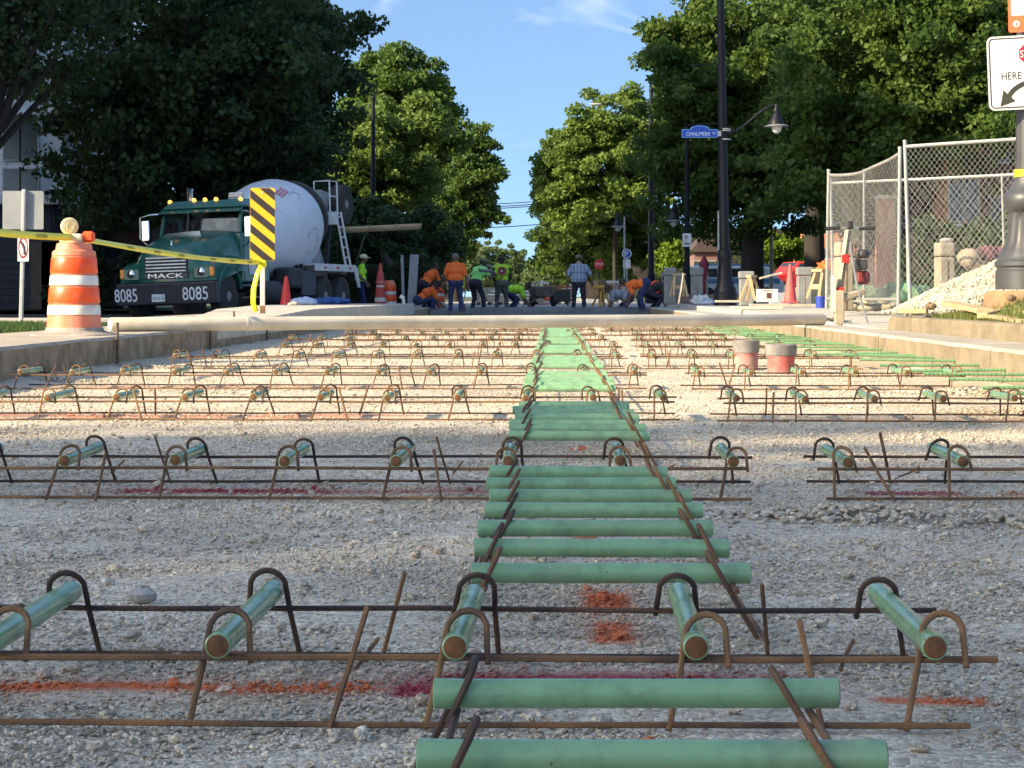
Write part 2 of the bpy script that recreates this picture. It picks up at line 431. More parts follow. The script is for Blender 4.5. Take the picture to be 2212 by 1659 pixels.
# loose crushed stones lying on the bed: uncountable, one object
def stones():
    pts = []; szs = []
    for d0, d1, dens, s0, s1 in ((1.25, 2.6, 12000, .0018, .0062), (2.6, 4.2, 8000, .002, .006), (4.2, 8.5, 3000, .0024, .0066), (8.5, 16, 520, .004, .009), (16, 36, 110, .007, .015)):
        x0, x1 = max(XL + .02, -(d1 * 0.30 + 0.7)), min(XR - .02, d1 * 0.26 + 0.9)
        n = int((d1 - d0) * (x1 - x0) * dens)
        p = np.column_stack([rng.uniform(x0, x1, n), rng.uniform(d0, d1, n), np.full(n, -0.004)])
        z = rng.power(0.42, n) ** 1.0
        s_ = s0 + (s1 - s0) * (1 - rng.power(1.6, n))
        p[:, 2] += s_ * (rng.uniform(-.3, 0.22, n))
        pts.append(p); szs.append(s_)
    # a few bigger lumps, heaps by the side and along the basket feet
    for _ in range(900):
        d = rng.uniform(1.7, 12); pts.append(np.array([[rng.uniform(max(XL, -d * .3 - .4), min(XR, d * .27 + .4)), d, 0.004]])); szs.append(np.array([rng.uniform(.008, .014)]))
    for cx, cy, r_, n in ((0.75, 5.05, 0.30, 500), (1.3, 4.95, .25, 260), (0.95, 2.35, .22, 300), (2.4, 9.6, .4, 500), (2.45, 11.5, .4, 500), (2.5, 14, .5, 400), (-3.3, 13, .25, 250), (-3.3, 15.5, .3, 250)):
        a = rng.normal(0, 1, (n, 2)) * r_ * .5; h = np.exp(-(a ** 2).sum(1) / (2 * (r_ * .42) ** 2)) * .028
        pts.append(np.column_stack([np.clip(cx + a[:, 0] * 1.3, XL + .02, XR - .02), cy + a[:, 1] * .6, h * rng.uniform(.5, 1, n)])); szs.append(rng.uniform(.006, .014, n))
    p = np.concatenate(pts); s_ = np.concatenate(szs)
    me = bpy.data.meshes.new('loose_gravel'); me.vertices.add(len(p)); me.vertices.foreach_set('co', p.ravel())
    at = me.attributes.new('sz', 'FLOAT', 'POINT'); at.data.foreach_set('value', s_.astype(np.float32))
    me.materials.append(M_GRAVEL); me.update()
    o = bpy.data.objects.new('loose_gravel', me); COL.objects.link(o)
    tag(o, 'loose grey crushed limestone covering the excavated bed', 'gravel', kind='stuff')
    ng = bpy.data.node_groups.new('scatter_stones', 'GeometryNodeTree')
    ng.interface.new_socket('Geometry', in_out='INPUT', socket_type='NodeSocketGeometry')
    ng.interface.new_socket('Geometry', in_out='OUTPUT', socket_type='NodeSocketGeometry')
    N = ng.nodes; L = ng.links
    gi, go = N.new('NodeGroupInput'), N.new('NodeGroupOutput')
    join = N.new('GeometryNodeGeometryToInstance')
    for k in range(5):
        ic = N.new('GeometryNodeMeshIcoSphere'); ic.inputs['Subdivisions'].default_value = 1 if k % 2 else 2; ic.inputs['Radius'].default_value = 1.0
        sp = N.new('GeometryNodeSetPosition'); ps = N.new('GeometryNodeInputPosition')
        vo = N.new('ShaderNodeTexVoronoi'); vo.inputs['Scale'].default_value = 1.1; vo.voronoi_dimensions = '4D'; vo.inputs['W'].default_value = 3.7 * k
        sub = N.new('ShaderNodeMath'); sub.operation = 'MULTIPLY_ADD'; sub.inputs[1].default_value = -0.9; sub.inputs[2].default_value = 1.42
        sc = N.new('ShaderNodeVectorMath'); sc.operation = 'SCALE'
        sq = N.new('ShaderNodeVectorMath'); sq.operation = 'MULTIPLY'; sq.inputs[1].default_value = (1.25, 0.95, 0.42 + 0.06 * k)
        L.new(ps.outputs[0], vo.inputs['Vector']); L.new(vo.outputs['Distance'], sub.inputs[0])
        L.new(ps.outputs[0], sc.inputs[0]); L.new(sub.outputs[0], sc.inputs['Scale'])
        L.new(sc.outputs[0], sq.inputs[0]); L.new(sq.outputs[0], sp.inputs['Position']); L.new(ic.outputs[0], sp.inputs['Geometry'])
        sm = N.new('GeometryNodeSetMaterial'); sm.inputs['Material'].default_value = M_GRAVEL
        L.new(sp.outputs[0], sm.inputs[0]); L.new(sm.outputs[0], join.inputs[0])
    ip = N.new('GeometryNodeInstanceOnPoints'); ip.inputs['Pick Instance'].default_value = True
    na = N.new('GeometryNodeInputNamedAttribute'); na.data_type = 'FLOAT'; na.inputs['Name'].default_value = 'sz'
    rv = N.new('FunctionNodeRandomValue'); rv.data_type = 'FLOAT_VECTOR'
    rv.inputs[0].default_value = (-0.45, -0.45, 0); rv.inputs[1].default_value = (0.45, 0.45, 6.28)
    L.new(gi.outputs[0], ip.inputs['Points']); L.new(join.outputs[0], ip.inputs['Instance'])
    L.new(na.outputs[0], ip.inputs['Scale']); L.new(rv.outputs[0], ip.inputs['Rotation'])
    L.new(ip.outputs[0], go.inputs[0])
    md = o.modifiers.new('stones', 'NODES'); md.node_group = ng
stones()

# ---- left pavement: cast panels with open joints
pl = empty('pavement_left'); pl['kind'] = 'structure'
joints = [-6, 2.5, 7.0, 11.4, 15.9, 20.3, 24.4, 29, 33.5, 38, 42.5, 47, 52, 57]
def panel(parent, x0, x1, y0, y1, z0, z1, face_m, top_m, side):
    mb = MB(); g = 0.012
    nseg = max(2, int((y1 - y0) / 0.35)); vs = []; ys = np.linspace(y0 + g, y1 - g, nseg + 1)
    edge = x1 if side > 0 else x0; far = x0 if side > 0 else x1
    for y in ys:
        e = rng.normal(0, 0.003); t = rng.normal(0, 0.0025)
        vs += [(edge + e, y, z0), (edge + e * .4 - side * .002, y, z1 - 0.022 + t), (edge - side * 0.02 + e, y, z1 + t * .3), (far, y, z1), (far, y, z0)]
    fs = []; ms = []
    for i in range(nseg):
        for k in range(4):
            a, b_ = i * 5 + k, i * 5 + k + 1
            f = (a, b_, b_ + 5, a + 5); fs.append(f if side < 0 else f[::-1]); ms.append(0 if k == 0 else 1)
    for e in (0, nseg * 5):
        f = tuple(e + k for k in range(5)); fs.append(f); ms.append(0)
    mb.add(vs, fs); mb.m = ms
    o = mb.build('panel', [face_m, top_m], parent); return o
for a, b_ in zip(joints[:-1], joints[1:]):
    panel(pl, -4.75 if b_ < 24.5 else -6.3, XL, a, b_, -0.25, SZ, M_FACE, M_CONC_TOP, 1)
# raised kerb strip at the corner, tapering down towards the near end
kl = empty('kerb_left'); kl['kind'] = 'structure'
for y0, y1, z0, z1, xw0, xw1 in ((20.6, 24.38, SZ + .004, .30, -4.2, -4.4), (24.4, 29, .30, .37, -4.4, -4.9), (29.02, 33.5, .37, .372, -4.9, -5.3), (33.52, 38, .372, .372, -5.3, -5.8), (38.02, 42.5, .372, .372, -5.8, -6.1), (42.52, 50, .372, .372, -6.1, -6.2)):
    mb = MB(); xi = XL + 0.012
    mb.hexa([(xw0, y0, .1), (xi, y0, .1), (xi, y1, .1), (xw1, y1, .1), (xw0, y0, z0), (xi, y0, z0), (xi, y1, z1), (xw1, y1, z1)])
    mb.build('kerb_stone', M_CONC, kl, bevel=0.012)

# ---- right pavement: gutter, kerb, ramp
pr = empty('gutter_right'); pr['kind'] = 'structure'
rj = [-6, 3, 8.2, 12.6, 16.9, 21.3, 25.8, 30.5, 35, 40, 45, 50, 57]
for a, b_ in zip(rj[:-1], rj[1:]):
    panel(pr, XR, 3.24 if a < 19 else 3.9, a, b_, -0.25, SZ, M_FACE_R, M_CONC_TOP if a < 21 else (M_CONC_WHITE if a < 30 else M_CONC_NEW), -1)
kr = empty('kerb_right'); kr['kind'] = 'structure'
for a, b_ in ((-6, 2), (2, 6.1), (6.1, 10.2), (10.2, 13.2), (13.2, 15.6), (15.6, 19.4)):
    mb = MB()
    mb.hexa([(3.25, a + .006, .1), (3.44, a + .006, .1), (3.44, b_ - .006, .1), (3.25, b_ - .006, .1), (3.27, a + .006, .362), (3.44, a + .006, .362), (3.44, b_ - .006, .362), (3.27, b_ - .006, .362)])
    mb.build('kerb_stone', M_FACE_R, kr, bevel=0.025, seg=3)
def slope(name, pts, m, parent=None, kind='structure'):
    mb = MB(); mb.add(pts, [tuple(range(len(pts)))]); o = mb.build(name, m, parent)
    if kind: o['kind'] = kind
    return o
ramp = MB(); ramp.hexa([(3.16, 19.45, .1), (6.2, 19.45, .1), (7.5, 34, .1), (3.16, 34, .1), (3.16, 19.45, SZ + .006), (6.2, 19.45, .36), (7.5, 34, .40), (3.16, 34, .33)])
o = ramp.build('ramp_right', M_CONC_WHITE, bevel=.01); o['kind'] = 'structure'
rp = MB(); rp.hexa([(3.3, 34.02, .1), (9, 34.02, .1), (9, 58, .1), (3.3, 58, .1), (3.3, 34.02, .328), (9, 34.02, .34), (9, 58, .36), (3.3, 58, .34)])
o = rp.build('pavement_right', M_CONC_NEW); o['kind'] = 'structure'

# ---- verge on the right: dug soil rising to the lamp, worn grass
def verge():
    mb = MB(); xs = np.linspace(3.442, 9, 46); ys = np.linspace(-6, 19.6, 120); vs = []
    for y in ys:
        for x in xs:
            t = min(1, max(0, (x - 3.44) / 0.75)); z = .345 + .20 * t * t * (3 - 2 * t)
            if y > 17.8: z -= (y - 17.8) * .09 * t
            z += rng.normal(0, .008) * min(1, (x - 3.44) * 6) + .02 * math.sin(x * 4 + y * 2.2) * min(1, (x - 3.44) * 3)
            vs.append((x, y, z))
    n = len(xs)
    mb.add(vs, [(j * n + i, j * n + i + 1, (j + 1) * n + i + 1, (j + 1) * n + i) for j in range(len(ys) - 1) for i in range(n - 1)])
    o = mb.build('verge_right', mat('verge_soil', (0.30, 0.21, 0.12), 0.95, col2=(0.16, 0.17, 0.06), scale=2.4, bump=1.0, bscale=40), smooth=True); o['kind'] = 'structure'
verge()
sheet('site_yard_right', [(6.21, 19.6), (60, 19.6), (60, 58), (9.01, 58), (9.01, 34.3), (7.52, 34.0)], 0.33, mat('site_dirt', (0.36, 0.31, 0.24), 0.95, col2=(0.24, 0.2, 0.15), scale=1.5, bump=0.6, bscale=30))
sheet('lawn_right_near', [(9.0, -30), (80, -30), (80, 19.58), (9.0, 19.58)], 0.32, M_GRASS)
# ---- left verge, sidewalk, kerb and the crossing street
sheet('verge_left', [(-40, -8), (-4.77, -8), (-4.77, 24.38), (-6.33, 24.38), (-6.33, 27.18), (-40, 27.18)], 0.20, M_GRASS)
sw = MB(); sw.box((-23.2, 29.0, .12), (33.6, 3.6, .2)); o = sw.build('sidewalk_left', M_CONC, bevel=.01); o['kind'] = 'structure'
kb = MB()
kb.tube([(-4.86, 2, .17), (-4.88, 14, .17), (-4.95, 16.5, .17), (-5.2, 17.8, .17), (-5.9, 18.6, .17), (-7.4, 19.0, .17), (-14, 19.1, .17)], .09, 6)
o = kb.build('kerb_corner_left', M_CONC); o['kind'] = 'structure'
sheet('verge_left_far', [(-40, 30.85), (-6.4, 30.85), (-6.4, 35.9), (-40, 35.9)], 0.10, M_GRASS)
sheet('cross_street', [(-120, 36), (-6.31, 36), (-6.31, 61), (-120, 61)], 0.0, M_ASPH)
sheet('cross_street_right', [(9, 58.2), (120, 58.2), (120, 70), (9, 70)], 0.30, M_ASPH)
sheet('lawn_left_far', [(-120, 61.1), (-6.0, 61.1), (-6.0, 240), (-120, 240)], 0.12, M_LAWN)
sheet('lawn_right_far', [(5.4, 70.1), (120, 70.1), (120, 240), (5.4, 240)], 0.22, M_LAWN)
# fresh concrete where the crew works, and the finished street beyond
def fresh():
    mb = MB(); xs = np.linspace(XL + .02, XR + .3, 40); ys = [55.9, 56.05, 56.3, 56.6, 57.0, 57.6, 58.4, 59.5, 61]; vs = []
    hs = [0.0, .06, .15, .20, .225, .232, .235, .236, .236]
    for y, h in zip(ys, hs):
        for x in xs: vs.append((x, y + rng.normal(0, .06) + .25 * math.sin(x * 2.2), h + (rng.normal(0, .016) if 0 < h < .235 else 0)))
    n = len(xs); mb.add(vs, [(j * n + i, j * n + i + 1, (j + 1) * n + i + 1, (j + 1) * n + i) for j in range(len(ys) - 1) for i in range(n - 1)])
    o = mb.build('fresh_concrete', M_CONC_WET, smooth=True); tag(o, 'dark wet concrete freshly poured in front of the crew', 'wet concrete', kind='stuff')
fresh()
rd = empty('road_beyond'); rd['kind'] = 'structure'
for y0, y1 in ((61.02, 66), (66.02, 72), (72.02, 80), (80.02, 95), (95.02, 120), (120.02, 160), (160.02, 700)):
    mb = MB(); mb.box((-.3, (y0 + y1) / 2, .115), (10.6, y1 - y0 - .02, .24)); mb.build('panel', M_CONC_NEW, rd)
# ================================================================== DOWEL BASKETS
M_EPOXY = mat('green_epoxy', (0.205, 0.365, 0.20), 0.19, col2=(0.13, 0.245, 0.135), scale=22, detail=10, lo=.30, hi=.55, bump=.06, bscale=160)
def weather(m, chip=(0.06, 0.05, 0.035), grime=(0.23, 0.22, 0.16), sc=90, th=.66, gs=7, gth=.58, gk=.45):
    nt = m.node_tree; L = nt.links; b = nt.nodes['Principled BSDF']; src = b.inputs['Base Color'].links[0].from_socket
    vec = [n for n in nt.nodes if n.type == 'TEX_NOISE'][0].inputs['Vector'].links[0].from_socket
    for scale, t0, t1, col, k in ((gs, gth - .08, gth + .12, grime, gk), (sc, th, th + .03, chip, .8)):
        n = nt.nodes.new('ShaderNodeTexNoise'); n.inputs['Scale'].default_value = scale; n.inputs['Detail'].default_value = 7; n.inputs['Roughness'].default_value = .7; L.new(vec, n.inputs['Vector'])
        mr = nt.nodes.new('ShaderNodeMapRange'); mr.inputs['From Min'].default_value = t0; mr.inputs['From Max'].default_value = t1; mr.inputs['To Max'].default_value = k; L.new(n.outputs['Fac'], mr.inputs['Value'])
        mi = nt.nodes.new('ShaderNodeMix'); mi.data_type = 'RGBA'; L.new(mr.outputs[0], mi.inputs['Factor']); L.new(src, mi.inputs['A']); mi.inputs['B'].default_value = (*col, 1); src = mi.outputs['Result']
    L.new(src, b.inputs['Base Color']); return m
weather(M_EPOXY)
M_EPOXY_L = mat('green_epoxy_light', (0.30, 0.55, 0.36), 0.42, col2=(0.24, 0.47, 0.29), scale=12)
M_RUST_END = mat('rusty_cut_end', (0.21, 0.088, 0.03), 0.85, col2=(0.10, 0.045, 0.02), scale=60, bump=.3, bscale=300)
M_WIRE = mat('rusty_wire', (0.14, 0.070, 0.036), 0.75, col2=(0.035, 0.022, 0.018), scale=5, lo=.42, hi=.66, bump=.3, bscale=300)
M_WIRE2 = mat('rusty_wire_bright', (0.25, 0.125, 0.05), 0.75, col2=(0.075, 0.040, 0.025), scale=6, bump=.3, bscale=300)
DR, DL, DZ = 0.0165, 0.457, 0.105

def dowel_mesh():
    mb = MB(); n = 20; h = DL / 2
    prof = [(DR * .9, -h), (DR * 1.03, -h + .0015), (DR * 1.04, -h + .03), (DR, -h + .034), (DR, -h * .4), (DR, h * .5), (DR, h - .03), (DR * 1.03, h - .026), (DR * 1.03, h - .0015), (DR * .9, h)]
    q = Euler((R(-90), 0, 0)).to_quaternion()
    mb.lathe(prof, n, q=q, caps=True)
    mb.m = [0] * len(mb.f); mb.m[-1] = 1; mb.m[-2] = 1
    return mb.mesh('dowel', [M_EPOXY, M_RUST_END], smooth=True)
def loop_mesh(flip, name, jit=0.0):
    s = -1 if flip else 1
    pts = [(-.041 * s, 0, .0), (-.036 * s, 0, .035), (-.030 * s, 0, .075), (-.0275 * s, 0, .105)]
    for k in range(1, 8):
        a = math.pi - math.pi * k / 8; pts.append((.0275 * math.cos(a) * s, 0, .112 + .0275 * math.sin(a)))
    pts += [(.0285 * s, 0, .10), (.032 * s, 0, .075)]
    return MB().tube([(x + z * jit, y, z) for x, y, z in pts], .0043, 7).mesh(name, M_WIRE2 if not flip else M_WIRE, smooth=True)
DOWELS = [dowel_mesh()]
LOOPF = [loop_mesh(False, 'wire_loop', j) for j in (0.03, -0.06, 0.1)]
LOOPB = [loop_mesh(True, 'wire_loop', j) for j in (0.0, 0.06, -0.08)]
def stake_mesh(lean, ln, r=.0048):
    mb = MB(); mb.tube([(0, 0, 0), (lean * .5, 0.004, ln * .5), (lean, 0, ln)], r, 6); return mb.mesh('stake', M_WIRE2, smooth=True)
STK = [stake_mesh(.055, .165), stake_mesh(-.03, .15), stake_mesh(.02, .14), stake_mesh(-.055, .16)]
TWIG = MB().tube([(0, 0, .0), (.025, .02, .012), (.05, .03, .03)], .003, 5).mesh('wire_stub', M_WIRE2)

def basket(name, label, group, origin, rz, n, pitch=0.305, x0=0.0, lead=0.06, stakes=True, jit=0.004, seed=0, stub=True, sx=None):
    """n dowels from local x0 in +X, lying along local Y"""
    rr = random.Random(seed)
    t = empty(name, origin, rz, label, 'dowel basket', group)
    xa, xb = x0 - lead, x0 + (n - 1) * pitch + lead
    for i in range(n):
        x = x0 + i * pitch + rr.uniform(-jit, jit)
        inst('dowel', DOWELS[0], t, (x, rr.uniform(-.012, .012), DZ + rr.uniform(-.003, .003)), (rr.uniform(-.012, .012), rr.uniform(0, 6.28), rr.uniform(-.018, .018)))
        inst('wire_loop', rr.choice(LOOPF), t, (x, -.243 + rr.uniform(-.012, .012), 0.002), (-.50 + rr.uniform(-.06, .06), 0, rr.uniform(-.08, .08)), (1, 1, 1.13))
        inst('wire_loop', rr.choice(LOOPB), t, (x, .243 + rr.uniform(-.012, .012), 0.002), (.50 + rr.uniform(-.06, .06), 0, rr.uniform(-.08, .08)), (1, 1, 1.13))
    for y, z, ms, r_ in ((-.200, .084, M_WIRE2, .0045), (.200, .084, M_WIRE, .0042), (-.246, .0075, M_WIRE2, .0042), (.246, .0075, M_WIRE, .0042)):
        L_ = xb - xa; k = max(3, int(L_ / .35)); e0, e1 = rr.uniform(-.02, .03), rr.uniform(-.02, .04)
        pts = [(xa - e0 + (L_ + e0 + e1) * j / k, y + rr.uniform(-.003, .003), z + rr.uniform(-.002, .002)) for j in range(k + 1)]
        MB().tube(pts, r_, 6).build('rail', ms, t, smooth=True)
    if sx:
        for xf, xb_, kf, kb in sx:   # feet of a front and a back stake, world-measured
            if xf is not None: inst('stake', STK[kf], t, (xf - origin[0], -.255, 0.0), (-.40, 0, 0), (.8, 1, .98))
            if xb_ is not None: inst('stake', STK[kb], t, (xb_ - origin[0], .255, 0.0), (-.34, 0, 3.14), (.7, 1, .92))
            if xf is not None: inst('wire_stub', TWIG, t, (xf - origin[0] + .03, -.2, .07), (0, 0, .6))
    elif stakes:
        x = xa + rr.uniform(.16, .24)
        while x < xb - .05:
            inst('stake', rr.choice(STK), t, (x, -.252, 0.0), (-.42 + rr.uniform(-.1, .1), 0, rr.uniform(-.5, .5)))
            inst('stake', rr.choice(STK), t, (x + rr.uniform(-.06, .09), .252, 0.0), (-.42 + rr.uniform(-.1, .1), 0, 3.14 + rr.uniform(-.5, .5)))
            if stub and seed in (0, 1, 50, 51): inst('wire_stub', TWIG, t, (x + .02, -.185, .06), (0, 0, rr.uniform(-1, 1)))
            x += pitch * (rr.choice((3, 4, 4)) if seed in (0, 1, 2, 50, 51, 52) else rr.choice((6, 7)))
    return t

ROWS = [2.79, 5.63, 9.05, 12.05, 15.35, 18.5, 21.6, 24.8, 28.0, 31.2, 34.4]
ORD = ['first', 'second', 'third', 'fourth', 'fifth', 'sixth', 'seventh', 'eighth', 'ninth', 'tenth', 'eleventh']
NEAR = ['nearest the paired loose bars, with an orange and crimson paint line under it', 'with a crimson paint line under it and a gravel heap at its end',
        'the first one standing in full sun', 'behind the first sunlit basket', 'just in front of the red capped pipe sleeves']
for i, y in enumerate(ROWS):
    rot = [0.0, .004, .012, .006, .0, -.004, .003, 0, 0, .004, 0][i]
    # left lane: dowels from the wall towards the middle
    n = 13 if i not in (4, 5) else 11
    if i >= 4: n = 12 - (i % 2)
    xs = .492 - .305 * (n - 1) - (0 if i < 5 else random.uniform(-.1, .1))
    extra = '' if i > 4 else ', ' + NEAR[i]
    basket('dowel_basket', f'green dowel bars in rusty wire basket, {ORD[i]} row of the left lane' + ('' if i > 3 else ''), 'dowel baskets across the left lane', (xs, y, 0), rot, n, seed=i, sx={0: [(-.285, -.26, 0, 3), (.345, .33, 1, 2), (-1.52, -1.5, 2, 0)], 1: [(-.30, -.30, 1, 0), (-1.24, -1.13, 2, 0), (-2.3, -2.26, 0, 1)]}.get(i))
    if i >= 1 or True:
        m_ = 7
        basket('dowel_basket', f'green dowel bars in rusty wire basket, {ORD[i]} row of the right lane', 'dowel baskets across the right lane', (.81 + (0 if i < 3 else random.uniform(-.05, .25)), y + (.03 if i == 1 else random.uniform(-.05, .12)), 0), -rot * .7 + random.uniform(-.006, .006), m_ if i < 3 else 6, seed=50 + i)
# ladder of bars along the middle joint, one section between each pair of rows
SEC = [(1.63, 3), (3.27, 7), (6.42, 7), (9.72, 7), (12.75, 7), (16.0, 7), (19.1, 7), (22.2, 8), (25.4, 8), (28.6, 8), (31.8, 8)]
for i, (y, n) in enumerate(SEC):
    t = basket('joint_basket', f'ladder of green bars along the middle joint, {ORD[i]} length from the loose bar end', 'bar ladders along the middle joint', (.092, y, 0), R(90), n, seed=200 + i, stakes=False, lead=.10, jit=.012)
    if i == 1 or i == 2: t.rotation_euler = (0, 0, R(90.4))

# green tie bars sticking out of the right-hand pavement
M_TIE = mat('green_tie_bar', (0.16, 0.30, 0.14), 0.5, col2=(0.11, 0.22, 0.10), scale=20)
def tie_mesh():
    mb = MB(); prof = []; n = 26
    for k in range(n + 1):
        x = -.66 * k / n; prof += [(.0085, x), (.0085, x - .009), (.0102, x - .011), (.0102, x - .014)]
    mb.lathe([(a, b_) for a, b_ in prof], 8, q=Euler((0, R(90), 0)).to_quaternion())
    return mb.mesh('tie_bar', M_TIE)
TIE = tie_mesh()
y = 7.6
k = 0
while y < 30:
    o = inst('tie_bar', TIE, None, (XR + .03, y, .108 + random.uniform(-.006, .006)), (random.uniform(-.02, .02), random.uniform(-.03, .03), random.uniform(-.07, .07)))
    tag(o, 'green ribbed tie bar sticking out of the right gutter face', 'tie bar', 'tie bars along the right gutter')
    y += .76; k += 1

# red and black capped sleeves standing in the bed
M_SLEEVE = weather(mat('faded_red_plastic', (0.46, 0.09, 0.075), 0.7, col2=(0.36, 0.13, 0.11), scale=9), (0.2, .12, .1), (0.36, .25, .21), 40, .64, 8, .52, .6)
M_SLEEVE_B = mat('dusty_black_plastic', (0.13, 0.12, 0.115), 0.8, col2=(0.24, 0.22, 0.20), scale=9)
for px, py, d, rad, lab, dusty in ((1612, 790, 15.1, .088, 'dusty red pipe sleeve with black collar rising from the gravel', 1), (1687, 800, 14.4, .10, 'cleaner wide red pipe sleeve with black cap in the gravel', 0)):
    p = P(px, py, d=d); p.z = 0
    t = empty('pipe_sleeve', p, 0, lab, 'pipe sleeve')
    MB().lathe([(rad * 1.0, 0), (rad * .98, .10), (rad * 1.06, .125)], 20).build('body', M_SLEEVE, t, smooth=True)
    MB().lathe([(rad * 1.10, .128), (rad * 1.12, .15), (rad * 1.16, .17), (rad * 1.16, .20 + .015 * dusty), (rad * 1.0, .21 + .015 * dusty), (rad * .9, .20)], 20).build('collar', M_SLEEVE_B, t, smooth=True)
    if dusty: MB().lathe([(rad * 1.02, 0.01), (rad * 1.005, .10)], 20, caps=False).build('dust_smear', mat('dust_on_plastic', (0.33, 0.24, 0.21), .9, col2=(0.45, 0.12, 0.1), scale=5), t, smooth=True)

# steel form pins driven in the joints of the left pavement
M_PIN = mat('steel_pin', (0.10, 0.06, 0.045), 0.7, col2=(0.17, 0.12, 0.09), scale=8)
for px, py0, py1, d, lab in ((260, 697, 790, 15.8, 'tall rusty form pin at the joint beside the striped drum'), (433, 712, 758, 20.1, 'rusty form pin in the second joint beyond the drum'), (568, 708, 742, 24.1, 'rusty form pin in the joint below the striped marker post')):
    a = P(px, py1, d=d); b_ = P(px, py0, d=d); x = XL + .022
    t = MB().tube([(x, a.y, -.02), (x, a.y, b_.z - .02), (x, a.y, b_.z)], [.012, .012, .014], 8).build('form_pin', M_PIN); tag(t, lab, 'form pin')
t = MB().tube([P(506, 686, d=22) - Vector((0, 0, .03)), P(505, 672, d=22)], .012, 8).build('form_pin', M_PIN)
t2 = tag(t, 'short bent bolt sticking up from the corner kerb', 'form pin')

# a few loose lumps lying on the bed
M_LUMP = mat('pale_stone', (0.42, 0.39, 0.35), .95, col2=(.30, .28, .26), scale=30, bump=.4, bscale=80)
for px, py, d, s_, lab in ((308, 1292, 3.62, .022, 'pale flattened stone lump behind the first left dowel basket'), (645, 1077, 5.45, .012, 'small white stone against the second basket rail')):
    p = P(px, py, d=d); mb = MB(); mb.ell((0, 0, s_ * .5), (s_ * 1.25, s_ * .9, s_ * .7), 10, 7)
    mb.v = [(x * (1 + random.uniform(-.14, .14)), y_ * (1 + random.uniform(-.14, .14)), z * (1 + random.uniform(-.1, .1))) for x, y_, z in mb.v]
    tag(mb.build('stone', M_LUMP, smooth=True, loc=(p.x, p.y, 0)), lab, 'stone')
# ================================================================== ROLLER SCREED (white tube across both pavements)
M_TUBE = mat('screed_tube', (0.68, 0.61, 0.48), 0.5, col2=(0.54, 0.47, 0.36), scale=2.2, bump=.05)
M_TAN = mat('painted_tan_steel', (0.38, 0.32, 0.23), 0.6, col2=(0.28, 0.23, 0.16), scale=7)
M_BLK = mat('black_rubber', (0.02, 0.02, 0.021), 0.65)
M_STEEL = mat('grey_steel', (0.33, 0.33, 0.32), 0.45, metal=.6)
M_REDP = mat('red_paint', (0.55, 0.03, 0.02), 0.4)
M_ORG = mat('orange_plastic', (0.85, 0.13, 0.015), 0.55, col2=(0.75, 0.10, 0.012), scale=5)
M_GALV = mat('galvanised', (0.50, 0.50, 0.49), 0.5, metal=.35, col2=(.40, .40, .40), scale=12)
rb = .064
weather(M_TUBE, (0.25, 0.2, 0.14), (0.38, 0.32, 0.24), 40, .68, 3, .56, .5)
A = P(237, 717, z=SZ); B = P(1779, 703, z=SZ)
A.z = B.z = SZ + rb + .002
ax = (B - A).normalized()
scr = empty('roller_screed', (A.x, A.y, 0), 0, 'long white screed roller tube with upright handle, laid across both pavements', 'roller screed')
OFS = Vector((A.x, A.y, 0))
def L_(p): return Vector(p) - OFS
q = ax.to_track_quat('Z', 'X'); ln = (B - A).length
MB().lathe([(rb * .9, 0), (rb, .012), (rb, ln * .155), (rb * 1.005, ln * .158), (rb, ln * .161), (rb, ln * .5), (rb, ln - .012), (rb * .9, ln)], 28, o=L_(A), q=q).build('tube', M_TUBE, scr, smooth=True)
MB().tube([L_(A + ax * (ln * .16)), L_(A + ax * (ln * .163))], rb * 1.06, 24).build('coupling', M_TUBE, scr, smooth=True)
E = B + ax * .02
MB().tube([L_(B), L_(B + ax * .10)], .016, 10).tube([L_(B + ax * .10), L_(B + ax * .17)], .026, 10).build('axle', M_TAN, scr, smooth=True)
foot = P(1812, 693, d=21.7)
fx = foot.x
hb = Vector((fx, foot.y - .02, 0)) - OFS
mb = MB(); mb.hexa([hb + Vector(v) for v in ((-.05, -.05, .25), (.05, -.05, .25), (.05, .05, .25), (-.05, .05, .25), (-.05, -.05, .62), (.05, -.05, .62), (.05, .05, .62), (-.05, .05, .62))])
mb.build('bearing_bracket', M_TAN, scr, bevel=.008)
MB().box(hb + Vector((-.06, 0, .58)), (.05, .07, .40)).build('kick_plate', M_TUBE, scr, bevel=.006)
MB().tube([hb + Vector((.05, 0, .28)), hb + Vector((.13, 0, .28))], .012, 8).tube([hb + Vector((.125, 0, .28)), hb + Vector((.14, 0, .28))], .025, 8).build('bolt', M_STEEL, scr)
top = P(1832, 498, d=21.9) - OFS
mb = MB(); a0 = hb + Vector((-.02, 0, .45)); dirv = (top - a0)
mb.tube([a0, a0 + dirv * .5, top], [.042, .036, .036], 4); mb.build('handle_post', M_TAN, scr)
MB().tube([top + Vector((-.20, 0, .02)), top + Vector((.27, 0, .035))], .011, 8).build('handlebar', M_STEEL, scr, smooth=True)
for s_, x0, x1 in ((-1, -.24, -.09), (1, .12, .30)):
    MB().tube([top + Vector((x0, 0, .02)), top + Vector((x1, 0, .03))], .02, 10).build('grip', M_BLK, scr, smooth=True)
MB().box(top + Vector((0.02, 0, .06)), (.07, .06, .09)).build('throttle_box', M_BLK, scr, bevel=.015)
for z in (.62, .16):
    MB().box(a0 + dirv * z + Vector((.01, -.03, 0)), (.085, .03, .10 + .04 * (z < .3))).build('red_guard', M_REDP, scr, bevel=.01)
arm = MB(); arm.tube([hb + Vector((0, 0, .52)), hb + Vector((.25, .05, .60)), hb + Vector((.30, .05, .60))], [.05, .035, .02], 6); arm.build('engine_arm', M_TAN, scr)
en = hb + Vector((.24, .12, .78))
